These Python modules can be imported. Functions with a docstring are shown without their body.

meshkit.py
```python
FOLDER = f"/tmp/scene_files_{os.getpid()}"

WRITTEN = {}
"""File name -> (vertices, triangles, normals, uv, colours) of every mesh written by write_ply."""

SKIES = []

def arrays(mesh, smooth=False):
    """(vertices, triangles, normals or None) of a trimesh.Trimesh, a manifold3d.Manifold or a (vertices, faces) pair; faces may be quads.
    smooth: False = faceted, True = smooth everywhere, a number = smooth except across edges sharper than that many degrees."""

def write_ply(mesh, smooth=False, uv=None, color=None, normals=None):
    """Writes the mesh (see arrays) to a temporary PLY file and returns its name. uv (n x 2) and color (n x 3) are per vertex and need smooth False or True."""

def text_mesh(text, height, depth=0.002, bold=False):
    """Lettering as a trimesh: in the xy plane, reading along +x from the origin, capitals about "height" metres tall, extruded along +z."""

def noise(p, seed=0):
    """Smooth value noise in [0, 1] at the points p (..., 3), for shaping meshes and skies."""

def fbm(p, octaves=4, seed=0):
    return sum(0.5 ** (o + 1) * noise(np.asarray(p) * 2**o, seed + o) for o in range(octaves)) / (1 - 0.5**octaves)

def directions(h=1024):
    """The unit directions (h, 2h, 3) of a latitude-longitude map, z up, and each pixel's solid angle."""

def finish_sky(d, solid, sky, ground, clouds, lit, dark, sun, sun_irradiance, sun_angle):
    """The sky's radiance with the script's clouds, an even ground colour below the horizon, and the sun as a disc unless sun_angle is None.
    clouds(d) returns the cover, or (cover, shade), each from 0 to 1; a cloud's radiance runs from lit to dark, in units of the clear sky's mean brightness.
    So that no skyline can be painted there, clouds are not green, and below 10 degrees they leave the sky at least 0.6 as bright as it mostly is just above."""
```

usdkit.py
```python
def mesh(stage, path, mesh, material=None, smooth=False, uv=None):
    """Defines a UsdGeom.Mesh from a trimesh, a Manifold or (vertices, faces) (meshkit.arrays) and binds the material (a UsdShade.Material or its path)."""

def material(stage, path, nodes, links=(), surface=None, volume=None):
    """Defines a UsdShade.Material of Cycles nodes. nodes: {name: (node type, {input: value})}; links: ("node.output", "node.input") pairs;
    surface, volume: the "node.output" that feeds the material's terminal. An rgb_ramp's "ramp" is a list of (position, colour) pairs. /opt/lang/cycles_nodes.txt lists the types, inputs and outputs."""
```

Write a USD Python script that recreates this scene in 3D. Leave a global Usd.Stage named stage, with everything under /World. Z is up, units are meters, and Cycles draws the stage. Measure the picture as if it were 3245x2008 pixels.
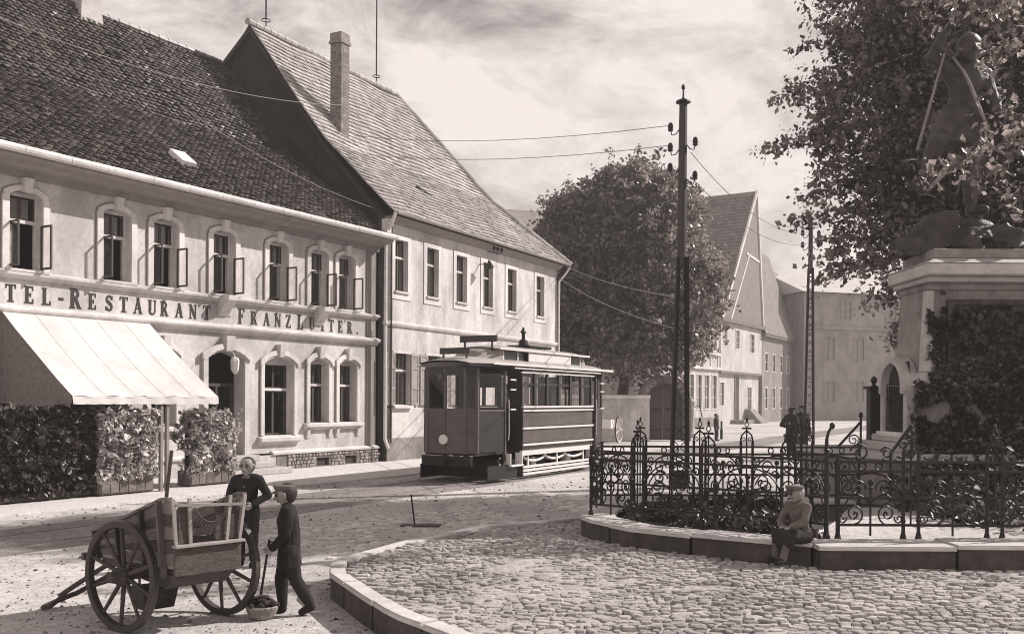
import math, random
import numpy as np, trimesh, usdkit, meshkit
import manifold3d as m3
from scipy.spatial import ConvexHull
from shapely.geometry import Polygon, box as sbox
from shapely.ops import unary_union
from pxr import Usd, UsdGeom, UsdLux, UsdShade, Gf, Sdf, Vt

PI = math.pi
stage = Usd.Stage.CreateInMemory()
UsdGeom.SetStageUpAxis(stage, UsdGeom.Tokens.z)
UsdGeom.SetStageMetersPerUnit(stage, 1.0)
world = UsdGeom.Xform.Define(stage, '/World')
stage.SetDefaultPrim(world.GetPrim())
UsdGeom.Scope.Define(stage, '/World/Looks')

# ---------------------------------------------------------------- camera
cam = UsdGeom.Camera.Define(stage, '/World/camera')
roll = math.radians(0.3)
cr, sr = math.cos(roll), math.sin(roll)
mt = Gf.Matrix4d(cr, 0, sr, 0, -sr, 0, cr, 0, 0, -1, 0, 0, 0, 0, 2.0, 1)
cam.AddTransformOp().Set(mt)
cam.CreateHorizontalApertureAttr(36.0)
cam.CreateVerticalApertureAttr(36.0 * 633 / 1024)
cam.CreateFocalLengthAttr(36.0 * 3000 / 3245)
cam.CreateVerticalApertureOffsetAttr(36.0 * 261 / 3245)
cam.CreateClippingRangeAttr(Gf.Vec2f(0.1, 2000))
cam.CreateExposureAttr(0.47)

# ---------------------------------------------------------------- sky and sun
SUN_EL = math.radians(38)
sh = np.array([0.944, 0.33]); sh /= np.linalg.norm(sh)
SUN = np.array([sh[0] * math.cos(SUN_EL), sh[1] * math.cos(SUN_EL), math.sin(SUN_EL)])
dome = UsdLux.DomeLight.Define(stage, '/World/sky')
sky_mat = usdkit.material(stage, '/World/Looks/sky', {
    'sky': ('sky_texture', {'sky_type': 'single_scattering', 'sun_disc': False, 'sun_elevation': SUN_EL,
                            'sun_rotation': math.atan2(SUN[0], SUN[1]), 'aerosol_density': 1.0}),
    'bw': ('hsv', {'saturation': 0.0, 'value': 1.0, 'fac': 1.0}),
    'tint': ('mix', {'mix_type': 'multiply', 'fac': 1.0, 'color2': (0.60, 0.540, 0.515)}),
    'co': ('texture_coordinate', {}),
    'map': ('mapping', {'scale': (1.0, 1.0, 2.2), 'location': (3.1, 1.7, 0.4)}),
    'nz': ('noise_texture', {'scale': 2.3, 'detail': 7.0, 'roughness': 0.6, 'distortion': 0.4}),
    'rp': ('rgb_ramp', {'ramp': [(0.38, (0, 0, 0)), (0.60, (1, 1, 1))]}),
    'nz2': ('noise_texture', {'scale': 9.0, 'detail': 8.0, 'roughness': 0.7, 'distortion': 0.6}),
    'add': ('math', {'math_type': 'multiply_add', 'value2': 0.38}),
    'sub': ('math', {'math_type': 'subtract', 'value2': 0.19}),
    'cl': ('mix', {'mix_type': 'mix', 'color2': (7.9, 7.15, 6.85)}),
    'bg': ('background_shader', {'strength': 0.085}),
}, [('sky.color', 'bw.color'), ('bw.color', 'tint.color1'), ('co.generated', 'map.vector'), ('map.vector', 'nz.vector'),
    ('map.vector', 'nz2.vector'), ('nz2.fac', 'add.value1'), ('nz.fac', 'add.value3'), ('add.value', 'sub.value1'), ('sub.value', 'rp.fac'), ('rp.color', 'cl.fac'), ('tint.color', 'cl.color1'), ('cl.color', 'bg.color')], surface='bg.background')
UsdShade.MaterialBindingAPI.Apply(dome.GetPrim()).Bind(sky_mat)
dome.GetPrim().SetCustomDataByKey('kind', 'structure')

sun = UsdLux.DistantLight.Define(stage, '/World/sun')
sun.CreateIntensityAttr(1.2)
sun.CreateAngleAttr(0.5)
sun.CreateNormalizeAttr(True)
sun.CreateColorAttr(Gf.Vec3f(1.0, 0.935, 0.90))
zax = Gf.Vec3d(*map(float, SUN))
rot = Gf.Rotation(Gf.Vec3d(0, 0, 1), zax)
sun.AddTransformOp().Set(Gf.Matrix4d().SetRotate(rot))

# ---------------------------------------------------------------- naming helpers
USED = set()


def numbered(path):
    if path not in USED:
        USED.add(path)
        return path
    k = 1
    while f'{path}_{k:03d}' in USED:
        k += 1
    path = f'{path}_{k:03d}'
    USED.add(path)
    return path


def keys(prim, label=None, cat=None, group=None, kind=None):
    for k, v in (('label', label), ('category', cat), ('group', group), ('kind', kind)):
        if v:
            prim.SetCustomDataByKey(k, v)
    return prim


def thing(name, label, cat, loc=(0, 0, 0), rotz=0.0, group=None, kind=None):
    p = numbered('/World/' + name)
    x = UsdGeom.Xform.Define(stage, p)
    x.AddTranslateOp().Set(Gf.Vec3d(*map(float, loc)))
    x.AddRotateZOp().Set(float(math.degrees(rotz)))
    keys(x.GetPrim(), label, cat, group, kind)
    return p


def copy_of(src, label, loc, rotz=0.0):
    base = src.rsplit('/', 1)[1]
    p = numbered('/World/' + base)
    x = UsdGeom.Xform.Define(stage, p)
    x.AddTranslateOp().Set(Gf.Vec3d(*map(float, loc)))
    x.AddRotateZOp().Set(float(math.degrees(rotz)))
    was = stage.GetPrimAtPath(src).GetCustomData()
    x.GetPrim().GetReferences().AddInternalReference(src)
    x.GetPrim().SetInstanceable(True)
    keys(x.GetPrim(), label, was['category'], was.get('group'))
    return p


def part(parent, name, mesh, mat, smooth=False, label=None, kind=None):
    p = numbered(parent + '/' + name)
    if isinstance(mesh, MB):
        mesh = mesh.arrays()
    m = usdkit.mesh(stage, p, mesh, mat, smooth=smooth)
    if mat.GetPath().name in ISLAND:
        tint_pieces(m)
    keys(m.GetPrim(), label, None, None, kind)
    return p


ISLAND = set()
RND = np.random.default_rng(2024)


def tint_pieces(m):
    """a random number for each separate piece of a mesh, as the primvar 'rnd'"""
    from scipy.sparse import coo_matrix
    from scipy.sparse.csgraph import connected_components
    n = len(m.GetPointsAttr().Get()); f = np.array(m.GetFaceVertexIndicesAttr().Get()).reshape(-1, 3)
    a = np.concatenate([f[:, 0], f[:, 1]]); b = np.concatenate([f[:, 1], f[:, 2]])
    k, lab = connected_components(coo_matrix((np.ones(len(a), np.int8), (a, b)), shape=(n, n)), directed=False)
    UsdGeom.PrimvarsAPI(m).CreatePrimvar('rnd', Sdf.ValueTypeNames.FloatArray, 'vertex').Set(Vt.FloatArray.FromNumpy(RND.random(k)[lab].astype(np.float32)))


def struct(name, mesh, mat, smooth=False, kind='structure', label=None):
    return part('/World', name, mesh, mat, smooth, label, kind)


# ---------------------------------------------------------------- mesh helpers
def frame_from(d):
    d = np.asarray(d, float); d = d / (np.linalg.norm(d) + 1e-12)
    a = np.cross(d, [0, 0, 1.0] if abs(d[2]) < 0.9 else [1.0, 0, 0]); a /= np.linalg.norm(a)
    return a, np.cross(d, a), d


class MB:
    def __init__(self):
        self.v, self.f, self.n = [], [], 0

    def add(self, v, f):
        v = np.asarray(v, float); f = np.asarray(f, int)
        if f.shape[1] == 4:
            f = np.vstack([f[:, [0, 1, 2]], f[:, [0, 2, 3]]])
        self.v.append(v); self.f.append(f + self.n); self.n += len(v)
        return self

    def arrays(self):
        return np.vstack(self.v), np.vstack(self.f)

    def box(self, x0, x1, y0, y1, z0, z1):
        x0, x1 = min(x0, x1), max(x0, x1); y0, y1 = min(y0, y1), max(y0, y1); z0, z1 = min(z0, z1), max(z0, z1)
        v = [(x, y, z) for z in (z0, z1) for x, y in ((x0, y0), (x1, y0), (x1, y1), (x0, y1))]
        return self.add(v, BOXF)

    def hexa(self, low, high):
        """four points below (counter-clockwise from above) and four above"""
        return self.add(list(low) + list(high), BOXF)

    def beam(self, a, b, w, h, up=(0, 0, 1)):
        a, b = np.asarray(a, float), np.asarray(b, float)
        d = b - a; d /= np.linalg.norm(d)
        s = np.cross(d, up)
        if np.linalg.norm(s) < 1e-6:
            s = np.cross(d, (1, 0, 0))
        s /= np.linalg.norm(s); u = np.cross(s, d)
        q = [(-w / 2, -h / 2), (w / 2, -h / 2), (w / 2, h / 2), (-w / 2, h / 2)]
        v = [a + s * x + u * y for x, y in q] + [b + s * x + u * y for x, y in q]
        return self.add(v, BOXF)

    def hull(self, pts):
        pts = np.asarray(pts, float)
        h = ConvexHull(pts)
        f = h.simplices.copy()
        c = pts.mean(0)
        n = np.cross(pts[f[:, 1]] - pts[f[:, 0]], pts[f[:, 2]] - pts[f[:, 0]])
        flip = ((pts[f[:, 0]] - c) * n).sum(1) < 0
        f[flip] = f[flip][:, ::-1]
        idx = np.unique(f); re = np.full(len(pts), -1); re[idx] = np.arange(len(idx))
        return self.add(pts[idx], re[f])

    def cbox(self, x0, x1, y0, y1, z0, z1, c=0.01, R=None, o=(0, 0, 0)):
        """a box with chamfered edges, then turned by R and moved to o"""
        pts = []
        for x, sx in ((x0, 1), (x1, -1)):
            for y, sy in ((y0, 1), (y1, -1)):
                for z, sz in ((z0, 1), (z1, -1)):
                    pts += [(x + sx * c, y + sy * c, z), (x + sx * c, y, z + sz * c), (x, y + sy * c, z + sz * c)]
        pts = np.array(pts)
        if R is not None:
            pts = pts @ np.asarray(R).T
        return self.hull(pts + np.asarray(o, float))

    def tube(self, pts, r, n=6, cap=True):
        p = np.asarray(pts, float)
        r = np.broadcast_to(np.asarray(r, float), (len(p),))
        t = np.gradient(p, axis=0); t /= np.linalg.norm(t, axis=1, keepdims=True) + 1e-12
        a0 = frame_from(t[0])[0]
        rings = []
        for i in range(len(p)):
            a0 = a0 - t[i] * (a0 @ t[i])
            if np.linalg.norm(a0) < 1e-6:
                a0 = frame_from(t[i])[0]
            a0 /= np.linalg.norm(a0); b = np.cross(t[i], a0)
            an = np.arange(n) * 2 * PI / n
            rings.append(p[i] + r[i] * (np.cos(an)[:, None] * a0 + np.sin(an)[:, None] * b))
        v = np.vstack(rings); f = []
        for i in range(len(p) - 1):
            for j in range(n):
                k = (j + 1) % n
                f.append((i * n + j, i * n + k, (i + 1) * n + k, (i + 1) * n + j))
        self.add(v, f)
        if cap:
            for ring, sgn in ((rings[0], -1), (rings[-1], 1)):
                c = ring.mean(0)
                tri = [(j, (j + 1) % n, n) if sgn > 0 else ((j + 1) % n, j, n) for j in range(n)]
                self.add(np.vstack([ring, c]), tri)
        return self

    def lathe(self, prof, n=12, o=(0, 0, 0), axis=(0, 0, 1)):
        """profile of (radius, height) turned about the axis"""
        a, b, d = frame_from(axis)
        an = np.arange(n) * 2 * PI / n
        rings = [np.asarray(o, float) + d * h + max(r, 1e-4) * (np.cos(an)[:, None] * a + np.sin(an)[:, None] * b) for r, h in prof]
        f = []
        for i in range(len(prof) - 1):
            for j in range(n):
                k = (j + 1) % n
                f.append((i * n + j, i * n + k, (i + 1) * n + k, (i + 1) * n + j))
        return self.add(np.vstack(rings), f)

    def poly(self, pg, h0, h1, fr='xy'):
        """a shapely polygon extruded: 'xy' upwards from h0 to h1; 'xz' with outward depth, polygon (x, z), from y = -h1 (front) to y = -h0"""
        for g in getattr(pg, 'geoms', [pg]):
            if g.is_empty or g.area < 1e-7:
                continue
            m = trimesh.creation.extrude_polygon(g, h1 - h0, engine='earcut')
            v, f = np.array(m.vertices), np.array(m.faces)
            if fr == 'xy':
                v[:, 2] += h0
            elif fr == 'xz':
                v = np.stack([v[:, 0], -(v[:, 2] + h0), v[:, 1]], 1)
            elif fr == 'yz':
                v = np.stack([v[:, 2] + h0, v[:, 0], v[:, 1]], 1)
            self.add(v, f)
        return self

    def profile(self, prof, x0, x1):
        """a closed profile of (out, z) swept along x: a moulding on a wall that faces -y"""
        return self.poly2(Polygon(prof), x0, x1)

    def poly2(self, pg, x0, x1):
        m = trimesh.creation.extrude_polygon(pg, x1 - x0, engine='earcut')
        v, f = np.array(m.vertices), np.array(m.faces)
        v = np.stack([v[:, 2] + x0, -v[:, 0], v[:, 1]], 1)
        return self.add(v, f)

    def sphere(self, c, r, k=1):
        s = trimesh.creation.icosphere(subdivisions=k)
        return self.add(np.asarray(c) + np.array(s.vertices) * np.asarray(r), np.array(s.faces))

    def move(self, R=None, o=(0, 0, 0)):
        v, f = self.arrays()
        if R is not None:
            v = v @ np.asarray(R).T
        self.v, self.f, self.n = [v + np.asarray(o, float)], [f], len(v)
        return self


BOXF = [(0, 3, 2, 1), (4, 5, 6, 7), (0, 1, 5, 4), (1, 2, 6, 5), (2, 3, 7, 6), (3, 0, 4, 7)]


def rz(a):
    c, s = math.cos(a), math.sin(a)
    return np.array([[c, -s, 0], [s, c, 0], [0, 0, 1.0]])


def arch(x0, x1, z0, zs, rise, n=9):
    """an opening with a segmental arch: springing at zs, crown at zs + rise"""
    w = (x1 - x0) / 2; cx = (x0 + x1) / 2
    pts = [(x0, z0), (x1, z0)]
    if rise <= 0:
        return Polygon(pts + [(x1, zs), (x0, zs)])
    r = (w * w + rise * rise) / (2 * rise); a = math.asin(min(1, w / r)); cz = zs + rise - r
    if rise > w:
        a = PI - a
    for i in range(n):
        q = a - 2 * a * i / (n - 1)
        pts.append((cx + r * math.sin(q), cz + r * math.cos(q)))
    return Polygon(pts)


# ---------------------------------------------------------------- materials: a sepia picture, so every colour lies near a warm grey
def tone(v, warm=1.0):
    w = warm * (0.055 + 0.18 * max(0.0, 1 - v / 0.45) ** 1.6)      # dark tones of the print are browner than the light ones
    return (v, v * (1 - w), v * (1 - w * 1.35))


def mat(name, v, rough=0.8, var=0.25, scale=6.0, bump=0.15, bscale=None, streak=None, island=0.0, metal=0.0, spec=0.4, warm=1.0, translucent=0.0, dirt=0.0, detail=5.0):
    n = {'geo': ('geometry', {}), 'p': ('principled_bsdf', {'roughness': rough, 'metallic': metal, 'specular_ior_level': spec}),
         'nz': ('noise_texture', {'scale': scale, 'detail': detail, 'roughness': 0.62}),
         'rp': ('rgb_ramp', {'ramp': [(0.28, tone(v * (1 - var), warm)), (0.72, tone(v * (1 + var), warm))]})}
    l = [('nz.fac', 'rp.fac')]
    if streak:
        n['mp'] = ('mapping', {'scale': streak}); l += [('geo.position', 'mp.vector'), ('mp.vector', 'nz.vector')]
    else:
        l += [('geo.position', 'nz.vector')]
    col = 'rp.color'
    if island:
        ISLAND.add(name)
        n['ra'] = ('attribute', {'attribute': 'rnd'})
        n['ir'] = ('rgb_ramp', {'ramp': [(0.0, (1 - island,) * 3), (1.0, (1 + island,) * 3)]})
        n['im'] = ('mix', {'mix_type': 'multiply', 'fac': 1.0})
        l += [('ra.fac', 'ir.fac'), (col, 'im.color1'), ('ir.color', 'im.color2')]; col = 'im.color'
    if dirt:
        n['dn'] = ('noise_texture', {'scale': 0.9, 'detail': 6.0, 'roughness': 0.7})
        n['dr'] = ('rgb_ramp', {'ramp': [(0.38, (1 - dirt,) * 3), (0.6, (1, 1, 1))]})
        n['dm'] = ('mix', {'mix_type': 'multiply', 'fac': 1.0})
        n['dmap'] = ('mapping', {'scale': (1.0, 1.0, 0.45)})
        l += [('geo.position', 'dmap.vector'), ('dmap.vector', 'dn.vector'), ('dn.fac', 'dr.fac'), (col, 'dm.color1'), ('dr.color', 'dm.color2')]; col = 'dm.color'
    l.append((col, 'p.base_color'))
    if bump:
        n['bn'] = ('noise_texture', {'scale': bscale or scale * 5, 'detail': 4.0, 'roughness': 0.65})
        n['b'] = ('bump', {'strength': bump, 'distance': 0.02})
        l += [('geo.position', 'bn.vector'), ('bn.fac', 'b.height'), ('b.normal', 'p.normal')]
    surf = 'p.BSDF'
    if translucent:
        n['tr'] = ('translucent_bsdf', {}); n['mx'] = ('mix_closure', {'fac': translucent}); n['tb'] = ('mix', {'mix_type': 'multiply', 'fac': 1.0, 'color2': (2.2, 2.2, 2.2)})
        l += [(col, 'tb.color1'), ('tb.color', 'tr.color'), ('p.BSDF', 'mx.closure1'), ('tr.BSDF', 'mx.closure2')]; surf = 'mx.closure'
    return usdkit.material(stage, '/World/Looks/' + name, n, l, surface=surf)


PLASTER = mat('hotel_plaster', 0.57, 0.9, 0.12, 9.0, 0.4, 40, dirt=0.36)
PLASTER2 = mat('house_plaster', 0.57, 0.9, 0.12, 8.0, 0.45, 34, dirt=0.38)
TRIM = mat('white_trim', 0.64, 0.8, 0.10, 10.0, 0.2, 50, dirt=0.30)
STUCCO_GREY = mat('grey_stucco', 0.25, 0.9, 0.12, 2.5, 0.3, 40, dirt=0.15)
RUBBLE = mat('rubble_stone', 0.24, 0.9, 0.35, 6.0, 0.6, 14, island=0.3)
STONE = mat('pale_stone', 0.42, 0.85, 0.14, 5.0, 0.35, 30, dirt=0.2)
STONE_MID = mat('weathered_stone', 0.24, 0.9, 0.25, 6.0, 0.5, 26, dirt=0.45)
STONE_DARK = mat('dark_granite', 0.10, 0.7, 0.4, 3.0, 0.3, 20, dirt=0.4)
TILE_DARK = mat('dark_roof_tile', 0.05, 0.42, 0.4, 1.3, 0.2, 30, island=0.85, spec=0.8)
TILE_LIGHT = mat('light_roof_tile', 0.37, 0.8, 0.15, 0.8, 0.25, 30, island=0.22, dirt=0.15)
ROOF_UNDER = mat('roof_boarding', 0.03, 0.95, 0.2, 3.0, 0.1)
GABLE_DARK = mat('weathered_gable', 0.02, 0.95, 0.8, 3.0, 0.8, 12, streak=(1, 1, 0.4))
BRICK_DARK = mat('sooty_brick', 0.20, 0.9, 0.3, 6.0, 0.4, 20, island=0.2)
IRON = mat('black_iron', 0.010, 0.5, 0.3, 20.0, 0.1, spec=0.35)
IRON_GREY = mat('painted_iron', 0.035, 0.55, 0.35, 6.0, 0.15, spec=0.5)
ZINC = mat('zinc', 0.55, 0.6, 0.15, 5.0, 0.1)
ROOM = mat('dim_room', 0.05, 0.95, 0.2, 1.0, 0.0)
CURTAIN = mat('net_curtain', 0.40, 0.95, 0.12, 9.0, 0.2, translucent=0.3)
FRAME_DARK = mat('dark_window_frame', 0.05, 0.6, 0.2, 8.0, 0.05)
LETTER = mat('black_letter_paint', 0.02, 0.6, 0.3, 12.0, 0.1)
CANVAS = mat('pale_canvas', 0.56, 0.95, 0.08, 5.0, 0.25, 60, dirt=0.16)
CANVAS_SHADE = mat('striped_canvas', 0.17, 0.95, 0.3, 14.0, 0.2, 40)  # same canvas, the shade on the awning's side put into its colour
WOOD_DARK = mat('old_dark_wood', 0.055, 0.8, 0.5, 5.0, 0.5, 18, streak=(3, 3, 14), island=0.25)
WOOD_MID = mat('worn_brown_wood', 0.13, 0.8, 0.4, 5.0, 0.5, 18, island=0.2)
WOOD_PALE = mat('bleached_wood', 0.26, 0.8, 0.15, 6.0, 0.3, 24, island=0.15)
WOOD_GREY = mat('grey_wood', 0.21, 0.85, 0.2, 6.0, 0.3, 24)
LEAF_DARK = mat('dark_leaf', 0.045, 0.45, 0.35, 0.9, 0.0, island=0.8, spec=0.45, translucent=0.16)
LEAF_TREE = mat('tree_leaf', 0.13, 0.4, 0.3, 0.5, 0.0, island=0.85, spec=0.7, translucent=0.4)
LEAF_BIG = mat('linden_leaf', 0.13, 0.4, 0.3, 0.7, 0.0, island=0.85, spec=0.7, translucent=0.4)
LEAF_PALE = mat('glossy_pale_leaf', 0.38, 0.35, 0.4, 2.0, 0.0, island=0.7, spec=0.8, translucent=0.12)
BARK = mat('bark', 0.06, 0.95, 0.4, 5.0, 0.7, 14, streak=(1, 1, 0.3))
SOIL = mat('bed_soil', 0.035, 0.95, 0.4, 5.0, 0.8, 16)
BRONZE = mat('dark_bronze', 0.035, 0.5, 0.8, 5.0, 0.9, 12, metal=0.0, spec=0.35)
TRAM_DARK = mat('dark_tram_paint', 0.016, 0.4, 0.25, 2.0, 0.08, 12, spec=0.6, dirt=0.3)
TRAM_MID = mat('varnished_tram_panel', 0.085, 0.45, 0.3, 3.0, 0.1, 12, spec=0.6, dirt=0.3)
TRAM_PALE = mat('pale_tram_trim', 0.62, 0.5, 0.08, 3.0, 0.05)
TRAM_ROOF = mat('tram_roof_canvas', 0.30, 0.8, 0.2, 2.0, 0.1)
CLOTH_BLACK = mat('black_cloth', 0.009, 0.95, 0.3, 9.0, 0.3, 30)
CLOTH_DARK = mat('dark_cloth', 0.017, 0.95, 0.35, 9.0, 0.3, 30)
CLOTH_GREY = mat('grey_cloth', 0.11, 0.95, 0.3, 9.0, 0.3, 30)
CLOTH_PALE = mat('pale_cloth', 0.45, 0.95, 0.15, 9.0, 0.3, 30)
SKIN = mat('skin', 0.25, 0.6, 0.08, 9.0, 0.0)
HAIR = mat('dark_hair', 0.025, 0.7, 0.3, 30.0, 0.3)
FAIR_HAIR = mat('fair_hair', 0.30, 0.7, 0.25, 30.0, 0.3)
WICKER = mat('wicker', 0.22, 0.85, 0.4, 20.0, 0.5, 40)
FAR_WALL = mat('far_grey_wall', 0.25, 0.95, 0.16, 1.4, 0.2, 8, dirt=0.3)
FAR_WHITE = mat('far_white_wall', 0.50, 0.9, 0.12, 1.6, 0.1, 8, dirt=0.25)
FAR_ROOF = mat('far_tile_roof', 0.17, 0.9, 0.25, 1.5, 0.3, 8, island=0.2)
FAR_SLATE = mat('far_pale_roof', 0.42, 0.8, 0.08, 0.5, 0.1, 8)
FAR_GABLE = mat('tile_hung_gable', 0.18, 0.9, 0.15, 2.0, 0.3, 8)
RAIL = mat('steel_rail', 0.30, 0.35, 0.2, 6.0, 0.05, metal=0.6)

GLASS = usdkit.material(stage, '/World/Looks/window_glass', {
    't': ('transparent_bsdf', {'color': (0.95, 0.94, 0.93)}), 'g': ('glossy_bsdf', {'color': (0.62, 0.60, 0.59), 'roughness': 0.04}),
    'lw': ('layer_weight', {'blend': 0.5}), 'pw': ('math', {'math_type': 'power', 'value2': 4.5}), 'f': ('math', {'math_type': 'multiply_add', 'value2': 0.85, 'value3': 0.045}), 'm': ('mix_closure', {})},
    [('lw.facing', 'pw.value1'), ('pw.value', 'f.value1'), ('f.value', 'm.fac'), ('t.BSDF', 'm.closure1'), ('g.BSDF', 'm.closure2')], surface='m.closure')


def ground_mat(name, v, var, stain, scale):
    return usdkit.material(stage, '/World/Looks/' + name, {
        'g': ('geometry', {}), 'p': ('principled_bsdf', {'roughness': 0.95, 'specular_ior_level': 0.2}),
        'n1': ('noise_texture', {'scale': scale, 'detail': 8.0, 'roughness': 0.7}),
        'r1': ('rgb_ramp', {'ramp': [(0.3, tone(v * (1 - var))), (0.68, tone(v * (1 + var * 0.6)))]}),
        'n2': ('noise_texture', {'scale': 0.33, 'detail': 7.0, 'roughness': 0.65}),
        'r2': ('rgb_ramp', {'ramp': [(0.36, (1 - stain,) * 3), (0.62, (1, 1, 1))]}),
        'vo': ('voronoi_texture', {'scale': 7.5, 'feature': 'distance_to_edge'}),
        'vr': ('rgb_ramp', {'ramp': [(0.0, (0.80, 0.80, 0.80)), (0.10, (1, 1, 1))]}),
        'm': ('mix', {'mix_type': 'multiply', 'fac': 1.0}), 'm2': ('mix', {'mix_type': 'multiply', 'fac': 1.0}),
        'bn': ('noise_texture', {'scale': 11.0, 'detail': 6.0, 'roughness': 0.75}), 'b': ('bump', {'strength': 0.9, 'distance': 0.035}),
    }, [('g.position', 'n1.vector'), ('g.position', 'n2.vector'), ('g.position', 'vo.vector'), ('g.position', 'bn.vector'), ('n1.fac', 'r1.fac'), ('n2.fac', 'r2.fac'), ('vo.distance', 'vr.fac'),
        ('r1.color', 'm.color1'), ('r2.color', 'm.color2'), ('m.color', 'm2.color1'), ('vr.color', 'm2.color2'), ('m2.color', 'p.base_color'),
        ('bn.fac', 'b.height'), ('b.normal', 'p.normal')], surface='p.BSDF')


ROAD = ground_mat('packed_road', 0.58, 0.26, 0.36, 6.5)
TRACKBED = ground_mat('track_paving', 0.30, 0.3, 0.3, 6.0)
WALK = ground_mat('pale_sidewalk', 0.62, 0.10, 0.10, 4.0)
PAVE_GAP = mat('joint_sand', 0.34, 0.95, 0.35, 8.0, 0.8, 20)
COBBLE = mat('cobble_stone', 0.40, 0.9, 0.25, 14.0, 0.8, 45, island=0.18, dirt=0.4)  # dirt, with dapples of tree shade put into the same dark patches
KERB_SHADE = mat('dark_kerb_stone', 0.07, 0.9, 0.4, 7.0, 0.9, 22, dirt=0.4)  # kerb faces: their shade is put into this dark colour
KERB_LIT = mat('pale_coping', 0.52, 0.85, 0.14, 6.0, 0.5, 30, dirt=0.2)  # kerb tops: the sunlight on them is put into this pale colour
# ---------------------------------------------------------------- ground
g = MB(); g.add([(-260, -60, 0), (260, -60, 0), (260, 320, 0), (-260, 320, 0)], [(0, 1, 2, 3)])
struct('road', g, ROAD)

HOTEL = np.array([-4.276, 29.664]); HT = np.array([0.52087, 0.85364]); HN = np.array([HT[1], -HT[0]])
HROT = math.atan2(HT[1], HT[0])


def hp(s, o):
    q = HOTEL + HT * s + HN * o
    return float(q[0]), float(q[1])


wk = Polygon([hp(-24, -0.5), hp(-24, 3.6), hp(-9, 3.7), hp(-4, 4.0), hp(1.5, 3.9), hp(13.5, 3.4), hp(13.5, -0.8)])
sw = MB().poly(wk, 0.0, 0.035)
struct('sidewalk', sw, WALK)

TT = np.array([0.5, 0.8660254]); TN = np.array([-0.8660254, 0.5]); TROT = math.radians(60)
TC = np.array([-0.65, 24.0])        # a point on the track's centre line


def tp(s, w):
    q = TC + TT * s + TN * w
    return float(q[0]), float(q[1])


tb = MB()
for k in range(40):
    s0 = -24 + k * 2.2
    w0 = -1.15 + 0.06 * math.sin(k * 1.7); w1 = 1.15 + 0.07 * math.sin(k * 2.3)
    w2 = -1.15 + 0.06 * math.sin((k + 1) * 1.7); w3 = 1.15 + 0.07 * math.sin((k + 1) * 2.3)
    tb.add([tp(s0, w0) + (0.005,), tp(s0 + 2.2, w2) + (0.005,), tp(s0 + 2.2, w3) + (0.005,), tp(s0, w1) + (0.005,)], [(0, 1, 2, 3)])
struct('track_paving', tb, TRACKBED)
tr = thing('tram_track', 'pair of thin steel tram rails laid flush in the road under the tram', 'tram rails', tp(0, 0) + (0,), TROT)
for w in (-0.5, 0.5):
    b = MB(); b.box(-24, 64, w - 0.03, w + 0.03, 0.006, 0.016)
    part(tr, 'rail', b, RAIL)

# raised cobbled pavement in front, with its kerb
PV_Z = 0.25
pav_pts = [(-0.2, 6.6), (-0.51, 7.06), (-0.97, 7.66), (-1.40, 8.55), (-1.83, 9.5), (-1.93, 10.16), (-1.30, 11.6), (-0.89, 12.2), (-0.4, 13.05), (0.9, 13.9), (2.6, 15.3), (6, 17.2), (16, 19), (16, 3), (2.0, 3)]
pav = Polygon(pav_pts)
pv = struct('pavement', MB().poly(pav.buffer(-0.06), 0.0, PV_Z - 0.04), PAVE_GAP)

rng = np.random.default_rng(11)


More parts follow.
